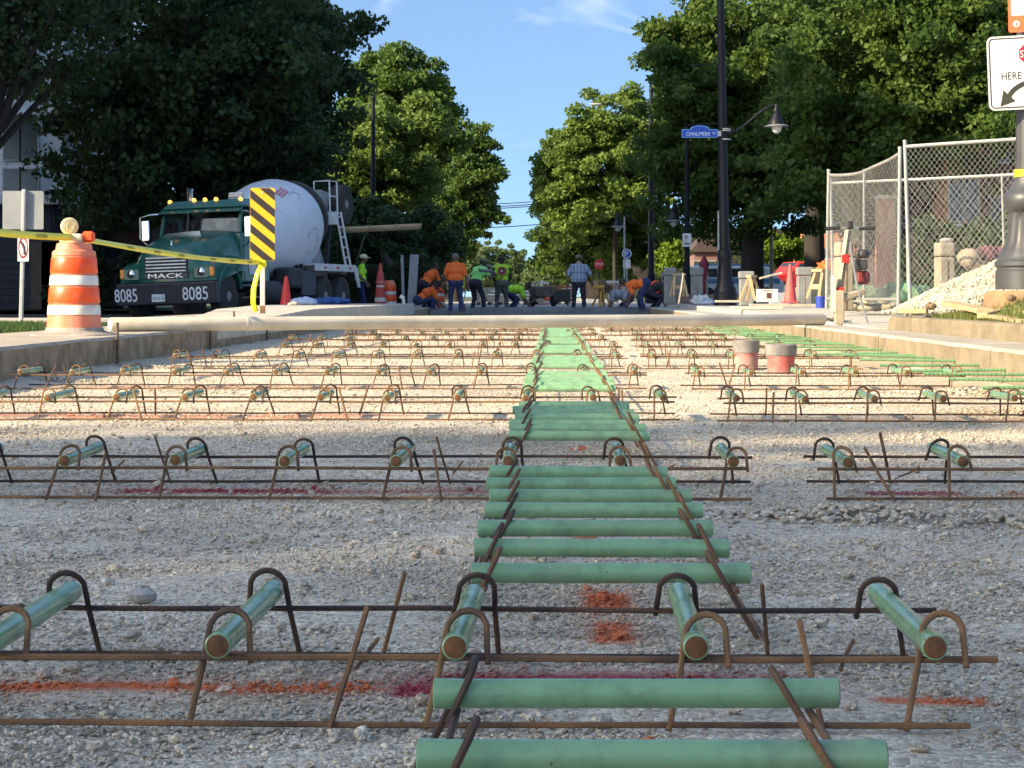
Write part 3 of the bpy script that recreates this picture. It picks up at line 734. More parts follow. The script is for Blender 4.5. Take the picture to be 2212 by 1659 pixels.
MB().box(en + Vector((.03, 0, -.02)), (.15, .15, .15)).build('engine', mat('engine_red_dark', (.22, .02, .02), .5, col2=(.05, .03, .03), scale=14), scr, bevel=.03)
e2 = MB().box(en + Vector((.0, -.02, .12)), (.15, .14, .12)).lathe([(.06, .19), (.085, .21), (.085, .26), (.05, .29)], 14, o=en + Vector((0.03, 0, 0)))
e2.build('engine_cowl', mat('dark_engine', (0.05, 0.045, 0.045), .5), scr, bevel=.015)
MB().tube([hb + Vector((.12, 0, 1.12)), hb + Vector((.19, -.04, .66)), hb + Vector((.30, -.1, .24)), hb + Vector((.38, -.1, .24))], .012, 6).build('prop_stand', M_STEEL, scr, smooth=True)

# ================================================================== BARREL
M_ORF = mat('faded_orange_plastic', (0.82, 0.17, 0.07), 0.55, col2=(0.76, 0.24, 0.13), scale=7, stretch=(1, 1, .4))
M_ORS = mat('orange_sheeting', (0.95, 0.085, 0.010), 0.38, col2=(0.86, 0.10, 0.02), scale=9, detail=9, lo=.36, hi=.5)
M_WHS = mat('white_sheeting', (0.78, 0.74, 0.66), 0.4, col2=(0.58, 0.52, 0.43), scale=9, detail=9, lo=.34, hi=.5)
M_RUBB = mat('dusty_rubber_base', (0.42, 0.36, 0.30), 0.9, col2=(0.24, 0.19, 0.165), scale=6, bump=.3)
weather(M_ORF, (0.3, 0.2, 0.15), (0.55, 0.40, 0.32), 60, .66, 5, .56, .4); weather(M_WHS, (0.25, 0.2, 0.16), (0.45, 0.38, 0.30), 50, .67, 6, .58, .45); weather(M_ORS, (0.35, 0.1, 0.05), (0.62, 0.24, 0.12), 50, .67, 6, .58, .4)
M_LENS = mat('cream_lens', (0.80, 0.64, 0.32), 0.3, col2=(0.72, 0.56, 0.26), scale=20)
M_LAMPB = mat('cream_lamp_body', (0.72, 0.62, 0.42), 0.45)
def barrel(loc, h, r, label, lamp=True, rz=0.0, group=None, detail=True):
    t = empty('traffic_drum', loc, rz, label, 'traffic drum', group)
    k = h
    def rad(z): return r * (1.14 - .27 * z)
    zs = [(0.045, .21, 0), (.215, .33, 1), (.345, .52, 2), (.535, .65, 1), (.665, .845, 2)]
    body = MB(); prof = [(rad(0) * 1.02, .04)]
    for a, b_, c in zs:
        prof += [(rad(a), a), (rad(b_), b_), (rad(b_) * .965, b_ + .006), (rad(b_) * .965, b_ + .012)]
    prof += [(rad(.86), .862), (rad(.88) * .97, .905), (rad(.9) * .84, .925), (rad(.9) * .80, .985), (rad(.9) * .7, 1.0), (.02 * r, 1.0)]
    body.lathe([(a, b_ * k) for a, b_ in prof], 32)
    body.build('body', M_ORF, t, smooth=True)
    for a, b_, c in zs[1:]:
        MB().lathe([(rad(a) + .001, (a + .006) * k), (rad(a) + .003, (a + .01) * k), (rad(b_) + .003, (b_ - .01) * k), (rad(b_) + .001, (b_ - .006) * k)], 32, caps=False).build('white_band' if c == 1 else 'orange_band', M_WHS if c == 1 else M_ORS, t, smooth=True)
    bs = MB(); n = 40; prof = [(r * 1.85, 0.0), (r * 1.82, .012), (r * 1.35, .035), (r * 1.2, .05), (r * 1.16, .085)]
    bs.lathe([(a, b_ * k) for a, b_ in prof], n)
    bs.v = [(x * (1 + .03 * math.sin(5 * math.atan2(y, x))) , y * (1 + .03 * math.sin(5 * math.atan2(y, x))), z) for x, y, z in bs.v]
    bs.build('base', M_RUBB, t, smooth=True)
    if lamp:
        hx = -.02
        MB().box((hx, 0, k + .035), (.19, .11, .08)).build('lamp_housing', M_LAMPB, t, bevel=.025, seg=2)
        lq = Euler((R(90), 0, R(24))).to_quaternion()
        l = MB(); l.lathe([(.02, -.022), (.054, -.018), (.068, -.012), (.068, .008), (.060, .016), (.03, .022)], 24, o=(hx - .015, -.01, k + .136), q=lq)
        ln = l.build('lamp_lens', M_LENS, t, smooth=True)
        for rr_ in (.028, .044, .058): MB().lathe([(rr_ - .003, .024 - rr_ * .12), (rr_, .028 - rr_ * .12), (rr_ + .003, .024 - rr_ * .12)], 24, o=(hx - .015, -.01, k + .136), q=lq, caps=False).build('lens_ring', M_LAMPB, ln, smooth=True)
        MB().cyl((hx - .07, -.07, k + .04), (hx - .07, -.05, k + .04), .012).build('housing_bolt', M_GALV, t)
        MB().lathe([(.073, -.010), (.073, .004)], 24, o=(hx - .015, -.01, k + .136), q=lq).build('lens_rim', M_LAMPB, t, smooth=True)
        MB().box((.115, .02, k + .05), (.10, .07, .09)).build('drum_handle', M_ORS, t, bevel=.02)
    return t
p = P(160, 724, z=SZ)
barrel((p.x, p.y, SZ), .76, .198, 'orange and white striped drum with round cream warning lamp on left pavement', rz=0)

# caution tape from the left over the drum to the striped marker post
M_TAPE = mat('yellow_tape', (0.90, 0.80, 0.02), 0.35, col2=(0.86, 0.74, 0.02), scale=20)
M_INK = mat('black_ink', (0.03, 0.03, 0.02), 0.6)
mk = P(567, 672, d=24.8)
def tape():
    t = empty('caution_tape', (p.x, p.y, 1.0), 0, 'yellow caution tape stretched over the drum to the marker post', 'caution tape')
    a = P(-330, 440, d=12.2); b_ = Vector((p.x, p.y + .02, SZ + .76 + .045)); c = P(565, 568, d=24.75)
    pts = []
    for k in range(9): f = k / 8; pts.append(a.lerp(b_, f) + Vector((0, 0, -.05 * math.sin(math.pi * f))))
    for k in range(1, 17): f = k / 16; pts.append(b_.lerp(c, f) + Vector((0, 0, -.035 * math.sin(math.pi * f))))
    wd = .058; vs = []; base = Vector((p.x, p.y, 1.0)); mb = MB()
    for i, q_ in enumerate(pts):
        tw = .5 + .45 * math.sin(i * .8) ; u = Vector((-math.sin(tw) * .35, -math.sin(tw) * .35, math.cos(tw) * .95)).normalized()
        vs += [q_ - base - u * wd / 2, q_ - base + u * wd / 2]
    fs = [(2 * i, 2 * i + 2, 2 * i + 3, 2 * i + 1) for i in range(len(pts) - 1)]
    o = mb.add(vs, fs).build('ribbon', M_TAPE, t, smooth=True)
    sd = o.modifiers.new('th', 'SOLIDIFY'); sd.thickness = .0015
    # printed words
    wm = text_mesh('CAUTION', .030, .0006, .26, M_INK, name='print')
    for s_ in (3, 6, 11, 13, 15, 18, 20, 22):
        if s_ + 1 >= len(pts): continue
        m0 = (pts[s_] + pts[s_ + 1]) / 2 - base; rgt = (pts[s_ + 1] - pts[s_])
        ob = bpy.data.objects.new('print', wm); COL.objects.link(ob); ob.parent = t
        u = (vs[2 * s_ + 1] - vs[2 * s_]); nrm = rgt.cross(u).normalized()
        ob.matrix_local = frame(m0 + nrm * .003, rgt, u)
    tl = MB(); vs = []
    tp = [P(568, 566, d=24.7), P(556, 590, d=24.68), P(548, 625, d=24.66), P(547, 655, d=24.66), P(553, 673, d=24.66)]
    for i, q_ in enumerate(tp):
        u = Vector((.8, -.3 * (i % 2), .15)).normalized(); vs += [q_ - base - u * .035, q_ - base + u * .035]
    o = tl.add(vs, [(2 * i, 2 * i + 2, 2 * i + 3, 2 * i + 1) for i in range(4)]).build('loose_tail', M_TAPE, t, smooth=True)
    sd = o.modifiers.new('th', 'SOLIDIFY'); sd.thickness = .0015
    MB().box(P(568, 570, d=24.74) - base, (.09, .07, .09)).build('knot', M_TAPE, t, bevel=.02)
tape()

# striped object marker on a post
M_YEL = mat('marker_yellow', (0.86, 0.42, 0.015), 0.35, col2=(0.82, 0.38, 0.012), scale=30)
M_MBLK = mat('marker_black', (0.025, 0.02, 0.018), 0.45)
def marker():
    zt, zb = P(567, 406, d=24.8).z, P(567, 563, d=24.8).z; h = zt - zb; wd = .31; cz = (zt + zb) / 2
    t = empty('object_marker', (mk.x, mk.y, .36), R(3), 'yellow and black diagonal striped marker sign on a white post', 'marker sign')
    MB().box((0, .03, (cz - .36) / 2 + .1), (.06, .035, cz - .36 + .2)).build('post', mat('white_post', (.66, .64, .58), .6, col2=(.5, .46, .4), scale=5), t, bevel=.006)
    MB().box((0, .03, .03), (.064, .04, .1)).build('post_foot', M_WIRE2, t)
    pn = MB().prism(rrect(wd, h, .03), .004, (0, .004, cz - .36), (1, 0, 0), (0, 0, 1), (0, -1, 0)).build('panel', M_YEL, t)
    # black stripes, clipped to the panel
    def clip(poly, f):
        o_ = []
        for i, a in enumerate(poly):
            b_ = poly[(i + 1) % len(poly)]; fa, fb = f(a), f(b_)
            if fa >= 0: o_.append(a)
            if fa * fb < 0:
                k = fa / (fa - fb); o_.append((a[0] + (b_[0] - a[0]) * k, a[1] + (b_[1] - a[1]) * k))
        return o_
    rec = rrect(wd - .006, h - .006, .028); per = .213; sl = .82
    for k in range(-4, 6):
        c0 = k * per + .045; hw = per * .25
        poly = clip(clip(rec, lambda a: a[1] + sl * a[0] - (c0 - hw)), lambda a: (c0 + hw) - (a[1] + sl * a[0]))
        if len(poly) > 2: MB().prism(poly, .0015, (0, -.0005, cz - .36), (1, 0, 0), (0, 0, 1), (0, -1, 0)).build('black_stripe', M_MBLK, pn)
    MB().lathe([(.012, 0), (.012, .006), (.005, .008)], 10, o=(0, -.001, cz - .36 + h / 2 - .06), q=Euler((R(90), 0, 0)).to_quaternion()).build('bolt', M_GALV, t)
marker()

# road cones
M_CONE = mat('cone_red', (0.86, 0.055, 0.045), 0.5, col2=(0.78, 0.05, 0.04), scale=6)
M_CONE2 = mat('cone_red_dull', (0.62, 0.09, 0.08), 0.6, col2=(0.50, 0.07, 0.06), scale=6)
def cone(loc, h, r, m, label):
    t = empty('traffic_cone', loc, 0, label, 'traffic cone')
    MB().lathe([(r, .03), (r * .95, .05), (r * .25, h - .02), (r * .2, h), (r * .12, h)], 20).build('cone_body', m, t, smooth=True)
    MB().prism(rrect(r * 2.5, r * 2.5, r * .4), .035, (0, 0, 0)).build('cone_base', m, t, bevel=.008)
    return t
c0 = P(618, 672, d=44); cone((c0.x, c0.y, .26), .74, .15, M_CONE, 'bright red plain traffic cone beside the mixer truck')
for z in (1,):
    c1 = P(1707, 655, d=38.0); cone((c1.x, c1.y, c1.z), .74, .13, M_CONE2, 'dull red traffic cone beside the white box')

# ================================================================== LAMP POST with signs at right
M_LAMPG = mat('charcoal_paint', (0.055, 0.057, 0.062), 0.45, col2=(0.04, 0.041, 0.045), scale=5)
def right_lamp():
    d = 17.0; b_ = P(2224, 625, d=d); 
    t = empty('street_lamp', (b_.x, b_.y, b_.z), 0, 'thick charcoal fluted lamp post base with yellow tape and two signs', 'street lamp')
    # flutes
    mb = MB(); n = 48
    prof = [(.285, 0, 0), (.285, .155, 0), (.275, .165, 0), (.275, .185, 0), (.292, .20, 0), (.292, .235, 0), (.272, .25, 0), (.262, .28, 0), (.235, .33, .5), (.205, .40, 1), (.188, .48, 1), (.178, .58, 1), (.178, .655, 1), (.185, .665, 0), (.205, .70, 0), (.222, .76, 0), (.212, .80, 0), (.20, .82, 0), (.165, .86, 0), (.135, .92, 0), (.128, .96, 0)]
    vs = []
    for r_, z, fl in prof:
        for k in range(n):
            a = 2 * math.pi * k / n; rr = r_ * (1 - .06 * fl * (k % 4 < 2)); vs.append((rr * math.cos(a), rr * math.sin(a), z))
    fs = [(i * n + k, i * n + (k + 1) % n, (i + 1) * n + (k + 1) % n, (i + 1) * n + k) for i in range(len(prof) - 1) for k in range(n)]
    mb.add(vs, fs).build('base', M_LAMPG, t, smooth=True)
    sh = MB(); vs = []; n = 36
    for z, r_ in ((.95, .118), (2.2, .108), (4.6, .09)):
        for k in range(n):
            a = 2 * math.pi * k / n; rr = r_ * (1 - .07 * (k % 3 == 0)); vs.append((rr * math.cos(a), rr * math.sin(a), z))
    sh.add(vs, [(i * n + k, i * n + (k + 1) % n, (i + 1) * n + (k + 1) % n, (i + 1) * n + k) for i in range(2) for k in range(n)]).build('shaft', M_LAMPG, t, smooth=True)
    # lamp head above the frame
    MB().lathe([(.09, 4.6), (.13, 4.65), (.16, 4.75), (.22, 5.1), (.16, 5.3), (.03, 5.45)], 20).build('lamp_head', M_LAMPG, t, smooth=True)
    # foundation
    f = MB().lathe([(.40, -.30), (.38, -.05), (.36, -.012)], 24); f.build('foundation', mat('clay_collar', (.30, .19, .10), .9, col2=(.20, .12, .065), scale=9, bump=.4), t)
    tz0, tz1 = P(0, 392, d=d).z - b_.z, P(0, 367, d=d).z - b_.z
    tp = MB().lathe([(.126, tz0), (.13, tz0 + .01), (.128, (tz0 + tz1) / 2), (.131, tz1)], 24, caps=False).build('tape_wrap', M_TAPE, t, smooth=True)
    text('CUIDADO', .05, (-.05, -.1315, (tz0 + tz1) / 2), (1, 0, 0), (0, 0, 1), M_INK, tp, width=.17, depth=.002)
    # white regulatory sign, strapped in front
    zc = P(0, 155, d=16.8).z; wd, h = .62, .625; xl = P(2137, 155, d=16.8).x
    s_ = empty('stop_here_sign', (xl + wd / 2, b_.y - .17, zc), R(-4), 'white stop here sign with red octagon and curved black arrow', 'road sign')
    s_.rotation_euler = (0, R(-2.2), R(-6))
    wm = mat('sign_white', (.66, .66, .67), .4, col2=(.62, .62, .63), scale=10)
    MB().prism(rrect(wd, h, .05, 6), .004, (0, 0, 0), (1, 0, 0), (0, 0, 1), (0, -1, 0)).build('panel', wm, s_)
    def ring(w_, h_, r_, th):
        a = rrect(w_, h_, r_, 6); b2 = rrect(w_ - 2 * th, h_ - 2 * th, r_ - th, 6); n_ = len(a); m_ = MB()
        m_.add([(x, -.0055, z) for x, z in a] + [(x, -.0055, z) for x, z in b2], [(i, (i + 1) % n_, n_ + (i + 1) % n_, n_ + i) for i in range(n_)]); return m_
    ring(wd - .03, h - .03, .04, .011).build('black_border', M_INK, s_)
    oc = MB().prism([(.092 * math.cos(R(22.5 + 45 * k)), .092 * math.sin(R(22.5 + 45 * k))) for k in range(8)], .002, (0.04, -.0045, .155), (1, 0, 0), (0, 0, 1), (0, -1, 0)).build('red_octagon', mat('sign_red', (.60, .012, .03), .4), s_)
    text('STOP', .062, (0.04, -.0075, .155), (1, 0, 0), (0, 0, 1), wm, oc, width=.15, depth=.001)
    text('HERE', .062, (-.115, -.0055, -.025), (1, 0, 0), (0, 0, 1), M_INK, s_, width=.165, depth=.002)
    ar = MB(); pts = []
    for k in range(13):
        a = R(62 + 92 * k / 12); pts.append((.07 + .235 * math.cos(a), -.285 + .20 * math.sin(a) * 1.0))
    vs = []
    for i, (x, z) in enumerate(pts):
        tx, tz = (pts[min(i + 1, 12)][0] - pts[max(i - 1, 0)][0], pts[min(i + 1, 12)][1] - pts[max(i - 1, 0)][1]); l_ = math.hypot(tx, tz); wd_ = .021
        vs += [(x - tz / l_ * wd_, -.0055, z + tx / l_ * wd_), (x + tz / l_ * wd_, -.0055, z - tx / l_ * wd_)]
    ar.add(vs, [(2 * i, 2 * i + 1, 2 * i + 3, 2 * i + 2) for i in range(12)])
    ex, ez = pts[-1]
    ar.add([(ex - .075, -.0056, ez - .085), (ex + .055, -.0056, ez - .045), (ex - .045, -.0056, ez + .055)], [(0, 1, 2)])
    ar.build('curved_arrow', M_INK, s_)
    # orange notice above
    n_ = empty('orange_notice', (xl + .175 + .22, b_.y - .17, P(0, 67, d=16.8).z), 0, 'orange framed notice with white panel above the stop here sign', 'notice board')
    n_.rotation_euler = (0, R(-1.5), R(-6))
    om = mat('notice_orange', (.85, .16, .06), .5, col2=(.8, .14, .05), scale=10)
    MB().prism(rrect(.44, .62, .015), .004, (0, 0, .31), (1, 0, 0), (0, 0, 1), (0, -1, 0)).build('panel', om, n_)
    MB().prism(rrect(.39, .44, .008), .0015, (0, -.0042, .36), (1, 0, 0), (0, 0, 1), (0, -1, 0)).build('white_field', wm, n_)
    MB().lathe([(.028, 0), (.028, .002)], 16, o=(-.155, -.0045, .07), q=Euler((R(90), 0, 0)).to_quaternion()).build('round_icon', wm, n_)
    MB().box((-.155, -.0075, .068), (.012, .001, .03)).build('icon_bar', om, n_)
    for z, x0, l_ in ((.525, .02, .30), (.50, .03, .28), (.36, .05, .2), (.335, .05, .18)):
        MB().box((x0, -.0065, z), (l_, .001, .011)).build('text_line', mat('grey_ink', (.28, .28, .29), .6), n_)
    for x0, l_ in ((.0, .10), (.13, .08)):
        MB().box((x0, -.0052, .07), (l_, .001, .018)).build('text_line', wm, n_)
    for zz in (zc - .2, zc + .2):
        br = MB().lathe([(.112, zz - b_.z - .012), (.114, zz - b_.z), (.112, zz - b_.z + .012)], 24, caps=False).build('strap', M_GALV, t)
right_lamp()

# heap of white crushed stone behind the kerb
def pile():
    d = 19.5; a = P(2075, 640, d=d)
    t = empty('stone_heap', (a.x + .38, a.y + .3, .40), 0, 'heap of cream white crushed stone in front of chain link fence', 'stone heap')
    mp_ = mat('white_stone', (0.52, 0.47, 0.38), .95, col2=(.32, .28, .21), scale=9, bump=.6, bscale=40)
    mb = MB(); n, rg = 40, 12
    def hz(u, v):  # u along x, v across, in unit disc
        r_ = math.hypot(u, v); return max(0, 1 - r_) ** .9
    vs = [(0.25, 0, .60)]
    for i in range(1, rg + 1):
        for k in range(n):
            a_ = 2 * math.pi * k / n; r_ = i / rg; x = .25 * (1 - r_) + 1.0 * r_ * math.cos(a_); y = .85 * r_ * math.sin(a_)
            vs.append((x + rng.normal(0, .01), y, .60 * (1 - r_) ** .92 - .03 * (i == rg) + rng.normal(0, .008)))
    fs = [(0, 1 + k, 1 + (k + 1) % n) for k in range(n)] + [(1 + (i - 1) * n + k, 1 + i * n + k, 1 + i * n + (k + 1) % n, 1 + (i - 1) * n + (k + 1) % n) for i in range(1, rg) for k in range(n)]
    mb.add(vs, fs).build('core', mp_, t, smooth=True)
    st = MB()
    for _ in range(3600):
        r_ = math.sqrt(rng.random()) * 1.08; a_ = rng.uniform(0, 6.28); rr = min(r_, 1)
        x = .25 * (1 - rr) + 1.0 * r_ * math.cos(a_); y = .85 * r_ * math.sin(a_); z = .60 * (1 - rr) ** .92
        s_ = rng.uniform(.010, .027); q_ = Quaternion(rng.normal(0, 1, 4)).normalized()
        base = [(1, 0, 0), (-1, 0, 0), (0, 1, 0), (0, -1, 0), (0, 0, 1), (0, 0, -1)]
        vv = [q_ @ (Vector(b_) * s_ * rng.uniform(.65, 1.25)) + Vector((x, y, z)) for b_ in base]
        st.add(vv, [(0, 2, 4), (2, 1, 4), (1, 3, 4), (3, 0, 4), (2, 0, 5), (1, 2, 5), (3, 1, 5), (0, 3, 5)])
    o = st.build('stones', mp_, t); o['kind'] = 'stuff'
pile()
# clods of soil
for px, py, d, s_, lab in ((2060 - 50, 662, 18.6, .04, 'dark brown clod at the toe of the stone heap'), (2150, 640, 17.0, .035, 'loose brown clod leaning on the lamp foundation'), (2185, 645, 16.6, .03, 'crumbly soil clod in front of the lamp foundation')):
    a = P(px, py, d=d); mb = MB(); mb.ell((0, 0, s_ * .4), (s_ * 1.4, s_, s_ * .9), 12, 8)
    mb.v = [tuple(c * (1 + random.uniform(-.16, .16)) for c in v) for v in mb.v]
    tag(mb.build('soil_clod', M_DIRT, loc=(a.x, a.y, a.z - s_ * .3)), lab, 'soil clod')
# timber lying on the verge
M_WOOD = mat('fresh_timber', (0.50, 0.36, 0.20), 0.75, col2=(0.40, 0.27, 0.14), scale=4, stretch=(.4, 6, 6), bump=.1, bscale=30)
def board(px0, py0, d0, px1, py1, d1, wd, th, lab, dz=0):
    a, b_ = P(px0, py0, d=d0), P(px1, py1, d=d1); v = b_ - a; c = (a + b_) / 2
    o = MB().box((0, 0, 0), (v.length, wd, th)).build('timber', M_WOOD, bevel=.004); o.location = c + Vector((0, 0, dz))
    o.rotation_euler = v.to_track_quat('X', 'Z').to_euler(); tag(o, lab, 'timber'); return o
board(1946, 672, 18.4, 2003, 672, 18.3, .09, .045, 'short pale timber offcut lying behind the right kerb')
board(2048, 655, 18.6, 2128, 672, 16.4, .14, .04, 'wide pale board slanting towards the kerb on the grass')
board(2122, 682, 16.1, 2196, 664, 17.0, .09, .045, 'thick timber batten laid over the wide board')
board(2165, 662, 17.4, 2230, 678, 15.7, .10, .03, 'pale plank lying beyond the thick batten')
board(2140, 682, 16.3, 2216, 694, 14.9, .13, .03, 'pale plank lowest on the grass beside the kerb')

# grass tufts
def blades(name, label, boxes, n, h0, h1, m, zf, parent=None):
    tot = []
    P0 = []
    for (x0, x1, y0, y1), k in boxes:
        P0.append(np.column_stack([rng.uniform(x0, x1, k), rng.uniform(y0, y1, k)]))
    xy = np.concatenate(P0); N = len(xy); z = np.array([zf(x, y) for x, y in xy])
    h = rng.uniform(h0, h1, N); a = rng.uniform(0, 6.28, N); le = rng.normal(0, .35, (N, 2)) * h[:, None]; wd = .004 + .003 * rng.random(N)
    dx, dy = np.cos(a) * wd, np.sin(a) * wd
    v = np.empty((N, 3, 3)); v[:, 0] = np.column_stack([xy[:, 0] - dx, xy[:, 1] - dy, z]); v[:, 1] = np.column_stack([xy[:, 0] + dx, xy[:, 1] + dy, z])
    v[:, 2] = np.column_stack([xy[:, 0] + le[:, 0], xy[:, 1] + le[:, 1], z + h])
    me = bpy.data.meshes.new(name); me.vertices.add(N * 3); me.vertices.foreach_set('co', v.ravel())
    me.loops.add(N * 3); me.loops.foreach_set('vertex_index', np.arange(N * 3, dtype=np.int32)); me.polygons.add(N)
    me.polygons.foreach_set('loop_start', np.arange(0, N * 3, 3, dtype=np.int32)); me.update(calc_edges=True); me.materials.append(m)
    o = bpy.data.objects.new(name, me); COL.objects.link(o); tag(o, label, 'grass', kind='stuff'); return o
def vz(x, y):
    t = min(1, max(0, (x - 3.44) / 0.75)); return .345 + .20 * t * t * (3 - 2 * t) + .02 * math.sin(x * 4 + y * 2.2) * min(1, (x - 3.44) * 3) - .01
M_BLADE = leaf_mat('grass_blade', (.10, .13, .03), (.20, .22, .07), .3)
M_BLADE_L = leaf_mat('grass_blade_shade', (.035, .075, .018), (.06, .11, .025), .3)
blades('grass', 'worn green grass growing behind the right kerb', [((3.5, 4.3, 14.4, 17.6), 5000), ((3.46, 3.7, 15, 18.5), 1800), ((4.0, 6, 12, 16), 6000), ((3.5, 6, 8, 14), 5000)], 0, .03, .08, M_BLADE, vz)
blades('grass', 'short mown grass on the left verge behind the pavement', [((-8.5, -6.4, 19.3, 27), 14000), ((-6.4, -5.0, 18.8, 24.3), 9000), ((-12, -6.5, 31, 35), 5000)], 0, .03, .07, M_BLADE_L, lambda x, y: .195 if y < 26 else .095)
# ================================================================== MIXER TRUCK  (local: front = -Y, driver side = +X)
def truck():
    M_GRN = mat('truck_green', (0.018, 0.125, 0.088), 0.22, col2=(0.014, 0.09, 0.066), scale=3)
    M_NAVY = mat('bumper_navy', (0.012, 0.016, 0.030), 0.35)
    M_DRUM = mat('drum_white', (0.62, 0.65, 0.71), 0.42, col2=(0.53, 0.55, 0.60), scale=5, detail=10, lo=.28, hi=.5, bump=.05, bscale=6)
    M_DK = mat('chassis_dark', (0.03, 0.032, 0.036), 0.7, col2=(.05, .05, .05), scale=6)
    M_GREY = mat('frame_grey', (0.40, 0.42, 0.44), 0.6, col2=(0.28, 0.29, 0.31), scale=3)
    M_WHT = mat('truck_white', (0.70, 0.71, 0.72), 0.45, col2=(.55, .56, .57), scale=4)
    M_CHR = mat('chrome', (0.75, 0.75, 0.75), 0.12, metal=1.0)
    M_GLS = mat('cab_glass', (0.02, 0.035, 0.04), 0.04, spec=.6)
    M_GLASS = mat('clear_glass', (0.75, 0.85, 0.85), 0.02, trans=1.0)
    M_AMB = mat('amber_lit', (0.9, 0.35, 0.05), 0.3, emit=((1.0, 0.30, 0.03), 3.0))
    M_AMBR = mat('amber_lens', (0.85, 0.28, 0.03), 0.25)
    M_TYRE = mat('tyre', (0.025, 0.025, 0.026), 0.85, col2=(.05, .047, .045), scale=8)
    M_RIM = mat('dusty_rim', (0.30, 0.29, 0.29), 0.6, col2=(.2, .19, .19), scale=6)
    M_TANC = mat('chute_tan', (0.46, 0.36, 0.22), 0.7, col2=(0.36, 0.27, 0.16), scale=3)
    weather(M_DRUM, (0.33, 0.32, 0.31), (0.46, 0.46, 0.47), 22, .68, 1.6, .62, .35); weather(M_GRN, (0.10, 0.11, 0.10), (0.06, 0.10, 0.085), 30, .69, 2.5, .60, .35); weather(M_NAVY, (0.10, 0.10, 0.10), (0.05, 0.05, 0.055), 26, .68, 3, .58, .4)
    f = P(366, 690, d=44.6)
    t = empty('mixer_truck', (f.x - .1, f.y, 0.0), R(-14.5), 'dark green concrete mixer truck with white drum and unit number 8085', 'truck')
    t.rotation_euler = (0, R(-1.8), R(-14.5))
    # ---- bumper
    bp = MB().hexa([(-1.22, .10, .36), (1.22, .10, .36), (1.22, .34, .36), (-1.22, .34, .36), (-1.22, .05, .86), (1.22, .05, .86), (1.22, .34, .86), (-1.22, .34, .86)]).build('bumper', M_NAVY, t, bevel=.03, seg=2)
    wn = mat('number_white', (.72, .74, .78), .5)
    text('8085', .30, (-.98, .070, .60), (1, 0, 0), (0, -.05, .5), wn, bp, width=.56, depth=.004, bold=.006)
    text('8085', .30, (.72, .070, .60), (1, 0, 0), (0, -.05, .5), wn, bp, width=.62, depth=.004, bold=.006)
    pl_ = MB().box((-.17, .055, .52), (.32, .012, .17)).build('number_plate', mat('plate_white', (.62, .66, .68), .5), bp)
    text('DUMZ 50', .07, (-.17, .047, .51), (1, 0, 0), (0, 0, 1), mat('plate_ink', (.05, .08, .12), .6), pl_, width=.26, depth=.002)
    # ---- hood with fenders, lofted sections (half-width profile per y)
    hood = MB(); n = 17
    def sec(y, wc, zt, wf, zf, zb):
        pts = []
        # from right bottom over the top to left bottom
        prof = [(wf, zb), (wf, zf - .10), (wf - .06, zf), (wc + (wf - wc) * .45, zf + .03), (wc + .05, zf + .10), (wc, zf + (zt - zf) * .6), (wc - .12, zt - .03), (wc * .5, zt), (0, zt + .015)]
        pts = [(x, y, z) for x, z in prof] + [(-x, y, z) for x, z in reversed(prof[:-1])]
        return pts
    secs = [sec(.16, .66, 1.46, 1.08, 1.14, .88), sec(.22, .70, 1.60, 1.17, 1.22, .88), (sec(.5, .76, 1.74, 1.20, 1.30, .90)), sec(1.0, .84, 1.87, 1.22, 1.38, 1.0), sec(1.5, .90, 1.97, 1.20, 1.40, 1.1), sec(2.05, .98, 2.08, 1.12, 1.34, 1.1)]
    vs = [v for s_ in secs for v in s_]
    fs = [(i * n + k, (i + 1) * n + k, (i + 1) * n + k + 1, i * n + k + 1) for i in range(len(secs) - 1) for k in range(n - 1)]
    fs.append(tuple(range(n)))
    hd = hood.add(vs, fs).build('hood', M_GRN, t, smooth=True)
    gr = MB().box((0, .145, 1.20), (1.06, .03, .50)).build('grille', M_DK, t, bevel=.03)
    for k in range(5):
        MB().box((0, .122, 1.42 - .075 * k), (.98, .02, .028)).build('grille_bar', mat('silver_bar', (.55, .56, .58), .35, metal=.3), gr)
    MB().box((0, .135, 1.01), (1.08, .04, .12)).build('name_bar', M_NAVY, gr, bevel=.01)
    text('MACK', .105, (0, .108, 1.015), (1, 0, 0), (0, 0, 1), mat('badge_silver', (.55, .56, .58), .3, metal=.6), gr, width=.86, depth=.012)
    MB().lathe([(.03, 0), (.022, .05), (.03, .09), (.012, .12)], 10, o=(0, .45, 1.70)).build('mascot', M_CHR, hd, smooth=True)
    for s_ in (-1, 1):
        ho = MB().box((s_ * .86, .15, 1.06), (.40, .06, .26)).build('headlight_panel', M_GRN, t, bevel=.02)
        MB().lathe([(.085, 0), (.092, .02), (.05, .05)], 18, o=(s_ * .86, .125, 1.08), q=Euler((R(90), 0, 0)).to_quaternion()).build('headlight', M_CHR, ho, smooth=True)
        MB().box((s_ * 1.08, .17, 1.08), (.15, .07, .22)).build('turn_signal', M_AMBR, ho, bevel=.03, seg=2)
        # fender arch
        ar = MB(); pts = [(s_ * 1.17, .95 + .64 * math.cos(a), .58 + .66 * math.sin(a)) for a in [R(10 + 160 * k / 12) for k in range(13)]]
        ar.tube(pts, .055, 6); ar.build('fender_lip', M_GRN, t, smooth=True)
    # ---- cab
    cab = empty('cab'); cab.parent = t
    def hx(nm, a, m, b=.02, par=cab): return MB().hexa(a).build(nm, m, par, bevel=b, seg=2)
    hx('cab_lower', [(-1.05, 1.98, .85), (1.05, 1.98, .85), (1.05, 3.62, .85), (-1.05, 3.62, .85), (-1.05, 2.0, 2.02), (1.05, 2.0, 2.02), (1.05, 3.62, 2.02), (-1.05, 3.62, 2.02)], M_GRN, .04)
